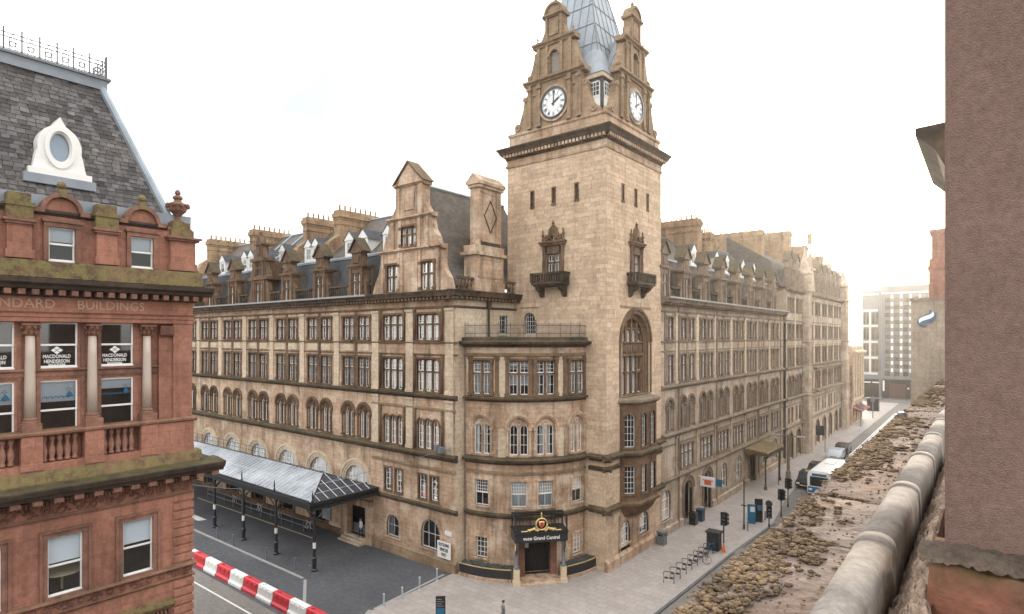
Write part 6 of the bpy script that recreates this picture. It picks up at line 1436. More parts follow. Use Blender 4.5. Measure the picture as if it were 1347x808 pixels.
obj('lichen_crumbs', mb, 'moss', par, 'stuff')
# lead roll in lengths
y = -42.0
prof = [(-.012, -.02)]+[(.095-.1*math.cos(math.pi*i/14), .02+.085*math.sin(math.pi*i/14)**.8) for i in range(15)]+[(.2, -.06), (.205, -.24), (-.012, -.24)]
while y < -12:
    L = 1.62; mb = MB(); mb.bar(Fr(lambda u, v, w: (XI+w, u, ZP+v)), y, y+L-.02, prof)
    obj('lead_roll', mb, 'leadroll', par, smooth=True)
    mb = MB(); mb.bar(Fr(lambda u, v, w: (XI+w, u, ZP+v)), y+L-.13, y+L+.02, [((w_-.095)*1.05+.095, v_*1.04+.005) for w_, v_ in prof]); obj('lead_joint', mb, 'leadroll', par, smooth=True)
    y += L
# rough mortar bank beside the roll
mb = MB(); vs = []; fs = []; n, k = 220, 22
for i in range(n+1):
    for j in range(k+1):
        yy = -40+9*i/n; xx = XI+.2+.22*j/k; t = j/k
        zz = ZP-.24+.24*min(1, t*1.6)+.035*hn(xx*3, yy*2)+.03*hn(yy*6, xx*9)+rp.uniform(-.008, .008); vs.append((xx+.01*hn(yy*3, xx), yy, zz))
for i in range(n):
    for j in range(k): a = i*(k+1)+j; fs.append((a, a+1, a+k+2, a+k+1))
mb.add(vs, fs); obj('mortar_bank', mb, 'mortar', par, smooth=True)
pr = thing('stone_pier', 'tall rough pinkish rendered pier rising beside the parapet', 'pier', (23.2, -35.2, 16.9))
PXL, PYF = 22.585, -36.0
mb = MB(); b_ = .02; c8 = [(PXL+b_, PYF), (24.6, PYF), (24.6, PYF+1.6), (PXL, PYF+1.6), (PXL, PYF+b_)]
mb.prism(Fr(lambda u, v, w: (u, v, w)), c8, 16.93, 34); obj('shaft', mb, 'pier', pr)
mb = MB(); vs = []; fs = []; n, k = 16, 8
for i in range(n+1):
    for j in range(k+1):
        vs.append((PXL-.06+1.8*i/n+rp.uniform(-.012, .012), PYF-.1+rp.uniform(-.03, .02)-.1*(1-j/k), 16.2+.68*j/k+(rp.uniform(-.03, .015) if j == k else 0)))
for i in range(n):
    for j in range(k): a = i*(k+1)+j; fs.append((a, a+1, a+k+2, a+k+1))
m0 = len(vs)
for j in range(k+1): vs.append((PXL-.05, PYF+1.6, 16.2+.68*j/k))
for j in range(k): fs.append((j, j+1, m0+j+1, m0+j))
for i in range(n): a = i*(k+1)+k; b2 = a+k+1; p, q = vs[a], vs[b2]; vs += [(p[0], PYF+.3, 16.9), (q[0], PYF+.3, 16.9)]; fs.append((a, b2, len(vs)-1, len(vs)-2))
mb.add(vs, fs); obj('base_block', mb, 'brickred', pr, smooth=True)
mb = MB(); vs = []; fs = []; n, k = 120, 7
for i in range(n+1):
    for j in range(k+1):
        t = j/k; xx = PXL-.1+1.8*i/n; vs.append((xx+rp.uniform(-.006, .006), PYF-.004-.11*t**.8+.008*hn(xx*5, t*3)*min(1, t*3), 16.965-.075*t**1.4+.01*hn(xx*7+3, t*4)+rp.uniform(-.003, .003)))
for i in range(n):
    for j in range(k): a = i*(k+1)+j; fs.append((a, a+1, a+k+2, a+k+1))
mb.add(vs, fs); obj('mortar_joint', mb, 'crumb', pr, smooth=True)
# neighbouring eaves cornice above the parapet
ec = thing('eaves_cornice', 'mossy projecting stone cornice on the neighbouring wall behind the pier', 'cornice', (22.6, -24, 20))
mb = MB(); FQ = Fr(lambda u, v, w: (22.55-w, u, v))
mb.bar(FQ, -25.3, -20.5, [(-1.5, 19.1), (.0, 19.1), (.05, 20.0), (.3, 21.0), (.62, 21.7), (.95, 22.05), (.95, 22.2), (-1.5, 22.3)]); obj('moulding', mb, 'string', ec)  # dark ledge stone paints in the backlit shade of this cornice
mb = MB(); mb.box(LOC, 22.6, 25, 14, 19.4, -25.2, -20.6); obj('wall', mb, 'pier', ec)
vt = tag(obj('gutter_outlet', MB().blob((21.63, -28.1, 16.7), .09, .2, .07, 9, 5, .2), 'iron'), 'small dark outlet on the outer edge of the mossy parapet', 'outlet')
# camera-side buildings further along
tb = thing('blank_gable_building', 'tan blank gable wall bearing a blue and white swirl logo', 'building', (21, 40, 0))
FT = Fr(lambda u, v, w: (u, 24-w, v))
mb = MB(); mb.box(FT, 17.3, 30, 0, 21.2, -30, 0); obj('wall', mb, 'tan', tb)
mb = MB(); mb.box(FT, 17.2, 30, 21.2, 21.4, -30, .1); obj('coping', mb, 'stringh', tb)
mb = MB(); mb.box(FT, 18.55, 22, 21.4, 25.0, -3, -1.2); mb.box(FT, 18.75, 22, 25, 27.2, -3, -1.3); mb.box(FT, 18.45, 22, 24.0, 24.3, -3.1, -1.1); mb.box(FT, 18.6, 22, 27.2, 27.6, -3.1, -1.2); obj('chimney', mb, 'red', tb)
sw = thing('swirl_logo_sign', 'blue and white swirl logo mounted high on the tan gable wall', 'sign', FT(18.5, 19.6, .1))
def bez(p0, p1, p2, p3, n=10): return [tuple((1-t)**3*a+3*(1-t)**2*t*b+3*(1-t)*t*t*c+t**3*d for a, b, c, d in zip(p0, p1, p2, p3)) for t in [i/n for i in range(n+1)]]
sw_c, sw_z, K = 18.5, 19.55, .85
def tr(ps): return [(sw_c+x*K, sw_z+z_*K) for x, z_ in ps]
s1_ = bez((-.15, -.85), (-1.1, -.6), (-1.0, .15), (-.2, .45))+bez((-.2, .45), (.2, .58), (.25, .7), (.2, .95))[1:]+bez((.2, .95), (1.1, .7), (1.0, -.05), (.2, -.4))[1:]+bez((.2, -.4), (-.1, -.5), (-.3, -.6), (-.15, -.85))[1:-1]
mb = MB(); mb.prism(FT, tr(s1_), .02, .12); obj('logo_body', mb, plain('logo_navy', (.05, .10, .17), .4), sw)
s2_ = bez((-.62, -.45), (-.9, .05), (-.5, .22), (.0, .38))+bez((.0, .38), (.4, .52), (.5, .7), (.42, .85))[1:]+bez((.42, .85), (.8, .5), (.6, .15), (.1, -.02))[1:]+bez((.1, -.02), (-.3, -.15), (-.55, -.2), (-.62, -.45))[1:-1]
mb = MB(); mb.prism(FT, tr(s2_), .12, .135); obj('logo_highlight', mb, 'pane_backing', sw)
# lower classical building beyond the hotel
lb = thing('colonnaded_building', 'low tan stone building with a row of pilasters beyond the hotel', 'building', (-5, 120, 0))
FL = Fr(lambda u, v, w: (1.2+w, u, v))
ops = [(98.6+3*i-.6, 98.6+3*i+.6, 6, 12.6, 0) for i in range(4)]+[(98.6+3*i-1, 98.6+3*i+1, .4, 4, 0) for i in range(4)]
mb = MB(); mb.wall(FL, 97, 109.2, 0, 16, ops, .3); mb.quad((1.2, 97, 0), (1.2, 97, 16), (-16, 97, 16), (-16, 97, 0)); mb.quad((1.2, 109.2, 0), (1.2, 109.2, 16), (-16, 109.2, 16), (-16, 109.2, 0)); mb.quad((1.2, 97, 16), (1.2, 109.2, 16), (-16, 109.2, 17), (-16, 97, 17)); obj('wall', mb, 'sand', lb); room(FL, 97, 109.2, 0, 16, -.8, 'room', lb)
bars('cornice', FL, 96.6, 109.5, [[(0, 14.2), (.3, 14.3), (.8, 14.7), (.8, 15), (0, 15.2)], [(0, 4.8), (.3, 4.9), (.3, 5.3), (0, 5.4)]], 'sandclean', lb)
pilaster(FL, [97.1+3*i for i in range(5)], .7, 5.4, 14.2, 'sandclean', lb, .3)
for i in range(3):
    mb = MB(); u = 97.6+i*4; mb.prism(Fr(lambda uu, v, w: (1.2+uu, w, v)), [(0, 3.6), (1.6, 2.9), (1.6, 2.75), (0, 3.3)], u, u+2.6); obj('awning', mb, 'awning', lb)
# tall modern block closing the street
mbk = thing('modern_tower_block', 'tall grey modern block with a white window grid closing the street', 'building', (2, 165, 0))
FM = Fr(lambda u, v, w: (u, 160-w, v))
mb = MB(); mb.box(FM, -6.3, 10.5, 0, 31.5, -14, 0); mb.box(FM, -1.5, 9.8, 31.5, 32.6, -12, -.5); obj('wall', mb, 'greywall', mbk)
mb = MB()
for z in (7.0, 11.6, 16.2, 20.8, 25.3): mb.box(FM, -6.4, -2.3, z, z+.6, 0, .35)
for u in (-6.4, -4.45): mb.box(FM, u, u+.5, 7, 25.6, 0, .33)
mb.box(FM, -1.4, 10.5, 30.2, 30.7, 0, .2); mb.box(FM, -6.3, -2.0, 30.0, 30.5, 0, .2); obj('white_frame', mb, 'concrete', mbk)
wq = MB(); wq.box(LOC, -.38, .38, 0, 3.2, .02, .08); wqm = wq.mesh('window', 'glassdk'); wqd = MB(); wqd.box(LOC, -.38, .38, 0, 3.2, .0, .03); 
for f_ in range(4):
    for i in range(4): link('window', wqm, mbk, mxf(FM, -5.6+i*.98+(.25 if i > 1 else 0), 8+f_*4.6, .02))
wq = MB(); wq.box(LOC, -.62, .62, 0, 1.25, .02, .07); wqm2 = wq.mesh('window', 'glassdk'); pn = MB(); pn.box(LOC, -.27, .27, 0, 1.05, .02, .16); pnm = pn.mesh('cladding_panel', 'rwwhite')
for f_ in range(11):
    z = 6.6+f_*2.1
    for i in range(5):
        u = .1+i*2.2; link('window', wqm2, mbk, mxf(FM, u, z+.2)); 
        if i < 5: link('cladding_panel', pnm, mbk, mxf(FM, u+1.1, z+1.3))
mb = MB()
for f_ in range(12): mb.box(FM, -1.5, 10.5, 6.3+f_*2.1, 6.5+f_*2.1, 0, .1)
for u in (-2.0, -1.6): mb.box(FM, u, u+.25, 0, 31, 0, .2)
obj('spandrel_band', mb, 'grey', mbk)
mb = MB(); mb.box(FM, -6.2, 10.4, .3, 5.8, .0, .12); g_ = obj('shopfront', mb, 'carblack', mbk)
mb = MB(); mb.box(FM, .6, 4.6, .5, 4.6, .1, .2); obj('shop_entrance', mb, 'redpanel', g_)
mb = MB(); mb.box(FM, 4.9, 5.3, 3.2, 3.6, .1, .25); mb.box(FM, -1.0, -.6, 2.4, 5.4, .1, .5); mb.box(FM, -5.8, -4, 4.6, 4.9, .1, .3); mb.box(FM, -3.6, -2, 4.6, 4.9, .1, .3); mb.box(FM, 6.6, 9, 3.6, 3.9, .1, .4); obj('shop_sign', mb, 'rwwhite', g_)
# low fence at the end of the street
fe = thing('street_fence', 'low steel pedestrian fence at the end of the street', 'fence', (4, 150, 0)); mb = MB()
for i in range(30): mb.tube((-4+i*.5, 150, 0), (-4+i*.5, 150, 1.2), .05, n=4)
mb.box(LOC, -4, 10.6, 1.15, 1.25, 149.95, 150.05); obj('rails', mb, 'grey', fe)
ks = thing('street_kiosk', 'dark square street kiosk standing in the far pavement', 'kiosk', (.9, 127, 0)); mb = MB(); mb.box(LOC, -.3, 2.1, 0, 2.9, 126.2, 128); mb.box(LOC, -.5, 2.3, 2.9, 3.15, 126, 128.2); obj('body', mb, 'iron', ks)

# ------------------------------------------------------------ street furniture
for i, x in enumerate([-29.3+1.95*k for k in range(12)]):
    r_ = i % 2 == 0; nm = 'barrier on the cobbles beside the asphalt'
    b = thing('traffic_barrier', ('red' if r_ else 'white')+' plastic water-filled barrier block in the roadwork row', 'barrier', (x, -18.7, 0), 'red barrier blocks' if r_ else 'white barrier blocks')
    F1 = Fr(lambda u, v, w, x=x: (x+w, -18.75+.012*(x+29)+u, v)); mb = MB()
    mb.bar(F1, -.001, .0, [(0, 0), (.01, 0), (.01, .01)], False) if False else None
    mb.prism(F1, [(-.42, 0), (.42, 0), (.42, .18), (.3, .3), (.22, .86), (.16, .9), (-.16, .9), (-.22, .86), (-.3, .3), (-.42, .18)], -.95, .95)
    obj('body', mb, 'rwred' if r_ else 'rwwhite', b); mb = MB()
    for k in range(3): mb.box(Fr(lambda u, v, w, x=x: (x+u, -18.75+.012*(x+29)+w, v)), -.8+k*.6, -.4+k*.6, .35, .78, -.285, .285)
    mb.box(Fr(lambda u, v, w, x=x: (x+u, -18.75+.012*(x+29)+w, v)), -.6, -.4, .9, .96, -.08, .08); obj('moulded_rib', mb, 'rwred' if r_ else 'rwwhite', b)
def bollard(x, y, label, grp, h=.95, mat='grey', z=.05):
    b = thing('bollard', label, 'bollard', (x, y, 0), grp); mb = MB(); mb.lathe((x, y, 0), [(.09, 0), (.09, .08), (.06, .1), (.06, h-.12), (.075, h-.1), (.075, h-.04), (.03, h)], 9); obj('post', mb, mat, b)
for x, y in ((-31.0, -15.0), (-28.1, -14.95), (-22.8, -14.85), (-19.0, -14.6), (-16.75, -14.75)): bollard(x, y, 'slim dark bollard along the kerb before the station canopy', 'bollards along the canopy kerb')
for x, y in ((-8.55, -14.4), (-8.4, -12.95), (-8.75, -11.05), (-8.9, -9.2)): bollard(x, y, 'slim steel bollard on the kerb line before the hotel corner', 'bollards before the hotel corner', mat='carsilver')
ab = thing('map_totem', 'dark street map totem with blue panel by the corner pavement', 'sign', (-3.8, -13.8, 0), rz=0); mb = MB()
FA = Fr(lambda u, v, w: (-3.8+u*.8+w*.6, -13.8+u*.6-w*.8, v)); mb.box(FA, -.3, .3, 0, 1.85, -.07, .07); obj('panel', mb, 'carblack', ab); mb = MB(); mb.box(FA, -.25, .25, .45, 1.15, .07, .075); obj('map', mb, 'blue', ab)
for i in range(4):
    mb = MB(); mb.box(FA, -.25, .2-.1*(i % 2), 1.25+.14*i, 1.3+.14*i, .07, .075); obj('text_line', mb, 'grey', ab)
# cycle stands, bicycles, cabinet
def cyc_stand(x, y):
    s_ = thing('cycle_stand', 'black steel hoop cycle stand in the row by the kerb', 'bike rack', (x, y, .06), 'cycle stands in a row'); mb = MB()
    P = lambda a, z: (x+a*.93, y+a*.38, .06+z)
    mb.path([P(-.36, 0), P(-.36, .75), P(-.3, .82), P(.3, .82), P(.36, .75), P(.36, 0)], .028, 6); obj('hoop', mb, 'iron', s_)
    mb = MB(); mb.tube(P(-.36, .36), P(.36, .36), .022, n=5); mb.box(Fr(lambda u, v, w: (x+u*.93-w*.38, y+u*.38+w*.93, .06+v)), -.3, -.08, .3, .44, -.01, .01); mb.box(Fr(lambda u, v, w: (x+u*.93-w*.38, y+u*.38+w*.93, .06+v)), .08, .3, .3, .44, -.01, .01); obj('cross_bar', mb, 'iron', s_)
for i in range(8): cyc_stand(4.6+.012*i, 1.05+1.08*i)
def bicycle(x, y, ang, label):
    b = thing('bicycle', label, 'bicycle', (x, y, .06)); ca, sa_ = math.cos(ang), math.sin(ang); P = lambda a, z, o=0: (x+a*ca-o*sa_, y+a*sa_+o*ca, .06+z)
    for dx in (-.52, .52):
        mb = MB(); mb.path([P(dx+.33*math.cos(k*.4488), .35+.33*math.sin(k*.4488)) for k in range(14)], .02, 5, closed=True)
        for k in range(6): mb.tube(P(dx, .35), P(dx+.32*math.cos(k*1.047), .35+.32*math.sin(k*1.047)), .004, n=3)
        obj('wheel', mb, 'rubber', b)
    mb = MB()
    for a, c in ((P(-.52, .35), P(-.18, .82)), (P(-.18, .82), P(.36, .86)), (P(.52, .35), P(.34, 1.02)), (P(-.06, .3), P(.37, .82)), (P(-.06, .3), P(-.22, .98)), (P(-.52, .35), P(-.06, .3))): mb.tube(a, c, .022, n=5)
    obj('frame', mb, 'blue' if 'blue' in label else 'iron', b)
    mb = MB(); mb.tube(P(.34, 1.02, -.28), P(.34, 1.02, .28), .018, n=5); obj('handlebar', mb, 'iron', b); mb = MB(); mb.blob(P(-.23, 1.0), .13, .08, .04, 8, 4, 0); obj('saddle', mb, 'iron', b)
bicycle(5.0, 6.0, .5, 'black bicycle locked to the cycle stands nearest the cabinet gap'); bicycle(4.9, 8.6, 1.2, 'dark blue bicycle locked at the end of the cycle stands')
cb_ = thing('telephone_cabinet', 'dark utility cabinet standing behind the cycle stands', 'cabinet', (4.7, 9.9, .06)); mb = MB(); mb.box(LOC, 4.2, 5.2, .06, 1.5, 9.5, 10.3); mb.box(LOC, 4.1, 5.3, 1.5, 1.62, 9.4, 10.4); obj('body', mb, 'iron', cb_)
cn = thing('traffic_cone', 'orange traffic cone at the foot of the traffic light', 'cone', (5.55, 9.75, .06)); mb = MB(); mb.lathe((5.55, 9.75, .06), [(.22, 0), (.22, .04), (.16, .05), (.05, .72), (.02, .75)], 12); obj('cone_body', mb, 'orange', cn)
def signal(x, y, h, label, n=1, ang=0., disc=False):
    t = thing('traffic_light', label, 'traffic light', (x, y, 0)); mb = MB(); mb.lathe((x, y, 0), [(.08, 0), (.08, .3), (.055, .32), (.055, h)], 8); obj('pole', mb, 'iron', t)
    for k in range(n):
        a = ang+k*1.5; ca, sa_ = math.cos(a), math.sin(a); F = Fr(lambda u, v, w, ca=ca, sa_=sa_: (x+u*ca+w*sa_, y+u*sa_-w*ca, v)); mb = MB(); mb.box(F, -.17, .17, h-1.0, h-.02, .08, .3); mb.box(F, -.25, .25, h-1.08, h+.04, .05, .09)
        for q in range(3): mb.arch(F, 0, h-.85+q*.33, .1, .13, .3, .42, 8, 0, 360)
        hd = obj('signal_head', mb, 'carblack', t); mb = MB(); mb.disc(F, 0, h-.85, .1, .31, 12); mb.disc(F, 0, h-.52, .1, .31, 12); mb.disc(F, 0, h-.19, .1, .31, 12); obj('lens', mb, 'greywall', hd)
    if disc: mb = MB(); F = Fr(lambda u, v, w: (x+u, y-w, v)); mb.arch(F, 0, h+.3, 0.01, .32, .0, .04, 16, 0, 360); obj('round_sign', mb, 'iron', t)
    return t
signal(5.42, 10.15, 3.25, 'traffic light on a black pole behind the cycle stands', 2, .3)
signal(6.55, 19.2, 1.9, 'low signal post with a round sign beside the map totems', 1, .3, True)
signal(6.6, 23.2, 2.75, 'twin-headed traffic light between the totems and the bus', 2, -.3)
signal(6.2, 27.4, 3.0, 'traffic light in front of the bus by the tall lamp post', 2, -.3)
lp = thing('slim_pole', 'slim tall signpost on the pavement beside the map totems', 'pole', (4.96, 16.9, 0)); mb = MB(); mb.lathe((4.96, 16.9, 0), [(.1, 0), (.1, .5), (.065, .55), (.055, 4.4), (.1, 4.5), (.02, 4.6)], 8); mb.box(LOC, 4.7, 5.2, 2.2, 2.3, 16.87, 16.93); obj('post', mb, 'iron', lp)
for x, y, mt, lb_, h in ((5.0, 19.0, 'blue', 'blue printed map totem by the kerb', 1.9), (5.4, 19.9, 'carblack', 'dark city information totem by the kerb', 2.3)):
    t = thing('information_totem', lb_, 'sign', (x, y, .06)); F = Fr(lambda u, v, w, x=x, y=y: (x+u*.92+w*.38, y+u*.38-w*.92, v)); mb = MB(); mb.box(F, -.36, .36, .06, h, -.08, .08); obj('panel', mb, mt, t); mb = MB(); mb.box(F, -.12, .3, 1.2, 1.7, .08, .085); obj('print', mb, 'line' if mt == 'blue' else 'blue', t)
bollard(5.4, 16.6, 'short steel bollard next to the slim signpost', 'bollards by the signpost'); bollard(5.7, 21.0, 'short steel bollard next to the city totem', 'bollards by the totem')
ll = thing('street_lamp', 'tall twin-armed street lamp in the pavement beside the taxi', 'street lamp', (3.25, 39.5, 0)); mb = MB(); mb.lathe((3.25, 39.5, 0), [(.3, 0), (.3, 1.2), (.2, 1.3), (.16, 5.5), (.2, 5.7), (.1, 5.8)], 10); obj('column', mb, 'stringh', ll)
mb = MB(); mb.tube((1.9, 39.2, 5.55), (4.7, 39.8, 5.6), .07); obj('arm', mb, 'stringh', ll)
for x in (1.8, 4.7): mb = MB(); mb.box(LOC, x-.45, x+.45, 5.5, 5.68, 39.2, 39.8); obj('lamp_head', mb, 'kerb', ll)
lp = thing('thin_pole', 'thin signpost standing before the hotel canopy', 'pole', (2.94, 36.3, 0)); mb = MB(); mb.lathe((2.94, 36.3, 0), [(.06, 0), (.05, 3.6)], 7); obj('post', mb, 'grey', lp)
lp = thing('parking_sign', 'blue sign on a thin pole by the arcade', 'sign', (2.9, 62.6, 0)); mb = MB(); mb.lathe((2.9, 62.6, 0), [(.06, 0), (.05, 4)], 7); obj('post', mb, 'grey', lp); mb = MB(); mb.box(LOC, 1.6, 2.8, 2.6, 4.1, 62.5, 62.56); obj('sign_face', mb, 'slate', lp)
for y, l in ((96, 'far street sign pole before the colonnaded building'), (112, 'far lamp pole beside the red awnings')):
    lp = thing('far_pole', l, 'pole', (2.8, y, 0)); mb = MB(); mb.lathe((2.8, y, 0), [(.1, 0), (.08, 5)], 6); mb.box(LOC, 2.4, 3.2, 3.6, 4.6, y-.05, y+.05); obj('post', mb, 'grey', lp)
def bin_(x, y, mat, label, h=1.1):
    t = thing('litter_bin', label, 'bin', (x, y, .06)); mb = MB(); mb.box(LOC, x-.32, x+.32, .06, h, y-.32, y+.32); mb.box(LOC, x-.36, x+.36, h, h+.12, y-.36, y+.36); obj('body', mb, mat, t); mb = MB(); mb.box(LOC, x-.2, x+.2, h-.28, h-.1, y-.33, y-.3); mb.box(LOC, x+.3, x+.33, h-.28, h-.1, y-.2, y+.2); obj('slot', mb, 'iron', t)
bin_(.75, 8.3, 'grey', 'grey litter bin against the hotel wall by the arched window'); bin_(.75, 15.3, 'carblack', 'black litter bin beside the dark doorway'); bin_(.85, 16.8, plain('navy_bin', (.02, .05, .085), .5), 'dark blue litter bin beside the dark doorway')
sg = thing('hanging_sign', 'illuminated boxed shop sign projecting over the doorway', 'sign', (.9, 18.4, 3.3)); mb = MB(); mb.box(LOC, .3, 1.7, 3.1, 4.0, 18.2, 18.45); mb.tube((0, 18.3, 4.05), (1.7, 18.3, 4.05), .04, n=5); obj('sign_box', mb, 'rwwhite', sg); mb = MB(); mb.box(LOC, .7, 1.4, 3.3, 3.8, 18.18, 18.19); mb.box(LOC, .5, 1.6, 3.72, 3.8, 18.17, 18.19); obj('emblem', mb, 'orange', sg); mb = MB(); mb.box(LOC, 1.7, 2.3, 3.2, 3.9, 18.6, 18.7); obj('side_panel', mb, 'blue', sg)
# overhead cable
cbw = MB(); p0, p1 = Vector((-8.9, -7.6, 9.6)), Vector((-44, -19, 5.2)); cbw.path([p0.lerp(p1, t/20)+Vector((0, 0, -2.6*math.sin(math.pi*t/20))) for t in range(21)], .018, 4); tag(obj('overhead_cable', cbw, 'grey'), 'sagging overhead cable from the hotel corner across the street', 'cable')

# ------------------------------------------------------------ vehicles
def wheel(mb, x, y, z, r, w):
    F = Fr(lambda u, v, ww: (x+ww, y+u, z+v)); mb.prism(F, [(r*math.cos(k*math.pi/8), r*math.sin(k*math.pi/8)) for k in range(16)], -w/2, w/2)
def bus():
    b = thing('city_bus', 'white and blue single-deck bus heading up the street', 'bus', (8.0, 37.6, 0)); x0, x1, y0, y1 = 6.75, 9.25, 33.3, 42.2
    pr_ = [(x0+.06, .35), (x1-.06, .35), (x1, .7), (x1, 2.3), (x1-.1, 2.75), (x1-.4, 2.92), (x0+.4, 2.92), (x0+.1, 2.75), (x0, 2.3), (x0, .7)]
    mb = MB(); mb.prism(LOC, pr_, y0+.12, y1); fp = [(x0+.2, .45), (x1-.2, .45), (x1-.12, .8), (x1-.15, 2.3), (x1-.4, 2.75), (x0+.4, 2.75), (x0+.15, 2.3), (x0+.12, .8)]; mb.prism(LOC, fp, y0, y0+.12); obj('body', mb, 'buswhite', b)
    mb = MB(); mb.box(LOC, x0+.3, x1-.3, 1.25, 2.3, y0-.02, y0+.02); ws_ = obj('windscreen', mb, 'carblack', b)
    mb = MB(); mb.box(LOC, x0+.5, x1-.5, 2.38, 2.65, y0-.02, y0+.02); obj('destination_display', mb, 'blue', b)
    mb = MB(); mb.box(LOC, x0+.1, x1-.1, .5, 1.15, y0-.015, y0+.02); mb.box(LOC, x0-.012, x0+.1, .45, 1.1, y0+.3, y1-.2); obj('blue_skirt', mb, plain('bus_blue', (.02, .12, .28), .3), b)
    for x in (x0+.35, x1-.35): mb = MB(); mb.box(LOC, x-.18, x+.18, .75, .95, y0-.03, y0); obj('headlight', mb, 'clock', b)
    mb = MB()
    for k in range(6): mb.box(LOC, x0-.015, x0+.05, 1.25, 2.25, y0+.5+k*1.4, y0+1.75+k*1.4); mb.box(LOC, x1-.05, x1+.015, 1.25, 2.25, y0+.5+k*1.4, y0+1.75+k*1.4)
    obj('side_window', mb, 'carblack', b)
    for y in (y0+1.9, y1-2.2):
        for x in (x0+.15, x1-.15): mb = MB(); wheel(mb, x, y, .48, .48, .3); obj('wheel', mb, 'rubber', b)
    mb = MB(); mb.box(LOC, x0+.7, x1-.7, 2.92, 3.02, y0+5, y0+7.5); obj('roof_hatch', mb, 'rwwhite', b)
bus()
def car(x, y, mat, label, taxi=False, L=4.4, W=1.8, rz=0.):
    b = thing('parked_car' if not taxi else 'taxi', label, 'car' if not taxi else 'taxi', (x, y, 0)); h = 1.75 if taxi else 1.5
    side = [(-L/2, .35), (L/2, .35), (L/2, .8), (L/2-.35, .95), (L*.28, 1.02), (L*.1, h-.03), (-L*.33, h), (-L*.46, 1.05), (-L/2, .95)]
    mb = MB(); F = Fr(lambda u, v, w: (x+w, y-u, v)); mb.prism(F, [p for p in side], -W/2, W/2); obj('body', mb, mat, b)
    mb = MB(); mb.prism(F, [(L*.255, 1.05), (L*.1, h-.12), (-L*.3, h-.1), (-L*.42, 1.08)], -W/2-.012, W/2+.012)
    d = [(L*.262, 1.05), (L*.105, h-.1)]; mb.quad(F(d[0][0]+.02, d[0][1], -W*.42), F(d[0][0]+.02, d[0][1], W*.42), F(d[1][0]+.02, d[1][1], W*.38), F(d[1][0]+.02, d[1][1], -W*.38)); obj('window', mb, 'greywall', b)
    for s in (-1, 1):
        mb = MB(); mb.box(F, L/2-.02, L/2+.03, .6, .78, s*.6-.18, s*.6+.18); obj('headlight', mb, 'clock', b)
        for u in (L*.3, -L*.3): mb = MB(); wheel(mb, x+s*W*.46, y-u, .33, .33, .2); obj('wheel', mb, 'rubber', b)
    mb = MB(); mb.box(F, L/2-.01, L/2+.02, .42, .55, -.4, .4); obj('number_plate', mb, 'cream', b)
    if taxi: mb = MB(); mb.box(F, -.1, .1, h-.02, h+.14, -.3, .3); obj('taxi_sign', mb, 'gold', b)
car(5.75, 38.3, 'carblack', 'black taxi waiting at the kerb beside the bus', True)
car(5.3, 45.6, 'carblack', 'black car parked at the kerb behind the taxi')
car(5.3, 58.0, 'carsilver', 'silver car with blue tint parked beyond the bus'); car(5.2, 63.5, 'carblack', 'dark car parked beyond the silver car')
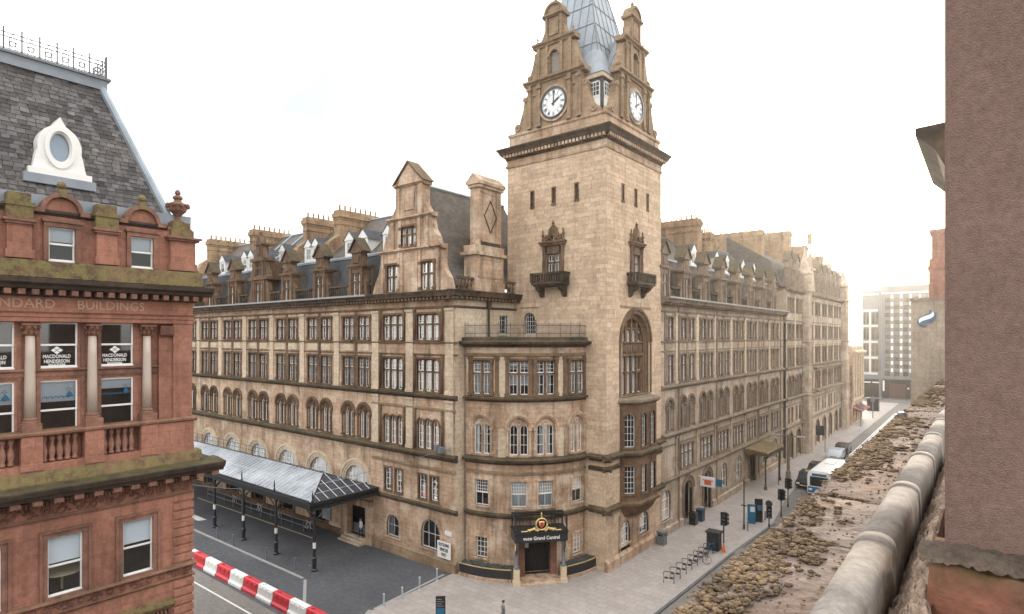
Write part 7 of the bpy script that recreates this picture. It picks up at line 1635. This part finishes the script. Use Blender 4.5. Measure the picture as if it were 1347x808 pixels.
# ------------------------------------------------------------ people
def person(x, y, z, rz, top, legs, label, scale=1., hair='hair'):
    V = {'pel': (0, 0, .93, .15, .11), 'wai': (0, 0, 1.08, .14, .1), 'che': (0, .01, 1.3, .17, .115), 'nec': (0, .01, 1.47, .06, .06), 'hd0': (0, .02, 1.56, .07, .085), 'hd1': (0, .02, 1.68, .075, .09), 'hd2': (0, .02, 1.75, .04, .05)}
    E_ = [('pel', 'wai'), ('wai', 'che'), ('che', 'nec'), ('nec', 'hd0'), ('hd0', 'hd1'), ('hd1', 'hd2')]
    for s, n in ((-1, 'l'), (1, 'r')):
        st = .12*s
        V.update({n+'hip': (s*.09, 0, .88, .095, .095), n+'kn': (s*.1, st*.6, .5, .06, .065), n+'an': (s*.1, st*1.2-.03, .09, .042, .045), n+'to': (s*.11, st*1.2+.13, .04, .04, .035),
                  n+'sh': (s*.19, .0, 1.4, .065, .065), n+'el': (s*.25, -.02-st*.3, 1.12, .045, .045), n+'wr': (s*.24, .08-st*.5, .9, .032, .03), n+'ha': (s*.235, .11-st*.5, .81, .035, .025)})
        E_ += [('pel', n+'hip'), (n+'hip', n+'kn'), (n+'kn', n+'an'), (n+'an', n+'to'), ('che', n+'sh'), (n+'sh', n+'el'), (n+'el', n+'wr'), (n+'wr', n+'ha')]
    ks_ = list(V); me = bpy.data.meshes.new('b'); me.from_pydata([V[k][:3] for k in ks_], [(ks_.index(a), ks_.index(b)) for a, b in E_], [])
    o = bpy.data.objects.new('b', me); COL.objects.link(o); md = o.modifiers.new('s', 'SKIN')
    if not me.skin_vertices: me.skin_vertices.new()
    for i, k in enumerate(ks_): me.skin_vertices[0].data[i].radius = V[k][3:]; me.skin_vertices[0].data[i].use_root = (k == 'pel')
    o.modifiers.new('d', 'SUBSURF').levels = 2
    dg = bpy.context.evaluated_depsgraph_get(); dg.update(); bm2 = bpy.data.meshes.new_from_object(o.evaluated_get(dg)); bpy.data.objects.remove(o)
    bm2.materials.clear()
    for m in ('skin', top, legs, 'rubber'): bm2.materials.append(M[m])
    for p in bm2.polygons:
        c = p.center; p.use_smooth = True
        p.material_index = 0 if c.z > 1.47 or (abs(c.x) > .19 and c.z < .9) else 1 if c.z > .93 or abs(c.x) > .2 else 3 if c.z < .08 else 2
    t = thing('person', label, 'person', (x, y, z), rz=rz); mx = Matrix.Translation((x, y, z)) @ Matrix.Rotation(rz, 4, 'Z') @ Matrix.Scale(scale, 4)
    link('body', bm2, t, mx); mb = MB(); mb.blob((0, 0, 1.71), .085, .1, .085, 10, 6, .03); obj('hair', mb, hair, t, smooth=True, mx=mx)
person(-19.9, -7.75, .45, rad(170), 'cloth_w', 'cloth_d', 'person in a pale top and dark trousers on the canopy steps')
person(-.43, -11.76, .06, rad(150), 'cloth_g', 'cloth_d', 'person in a grey coat walking past the corner entrance')
person(6.3, 59.8, .02, rad(180), 'cloth_d', 'cloth_d', 'person in dark clothes crossing the road beyond the bus')
# ------------------------------------------------------------ haze
mb = MB(); mb.box(LOC, -330, 330, -1.2, 56, -330, 330); hz = obj('haze', mb, None); hz['kind'] = 'stuff'
hm = bpy.data.materials.new('haze_air'); hm.use_nodes = True; hn = hm.node_tree; hn.nodes.clear(); ho = hn.nodes.new('ShaderNodeOutputMaterial'); hv = hn.nodes.new('ShaderNodeVolumePrincipled')
hv.inputs['Color'].default_value = (1, .96, .9, 1); hv.inputs['Density'].default_value = .0003; hv.inputs['Anisotropy'].default_value = .8
hn.links.new(hv.outputs[0], ho.inputs['Volume']); hz.data.materials.append(hm)
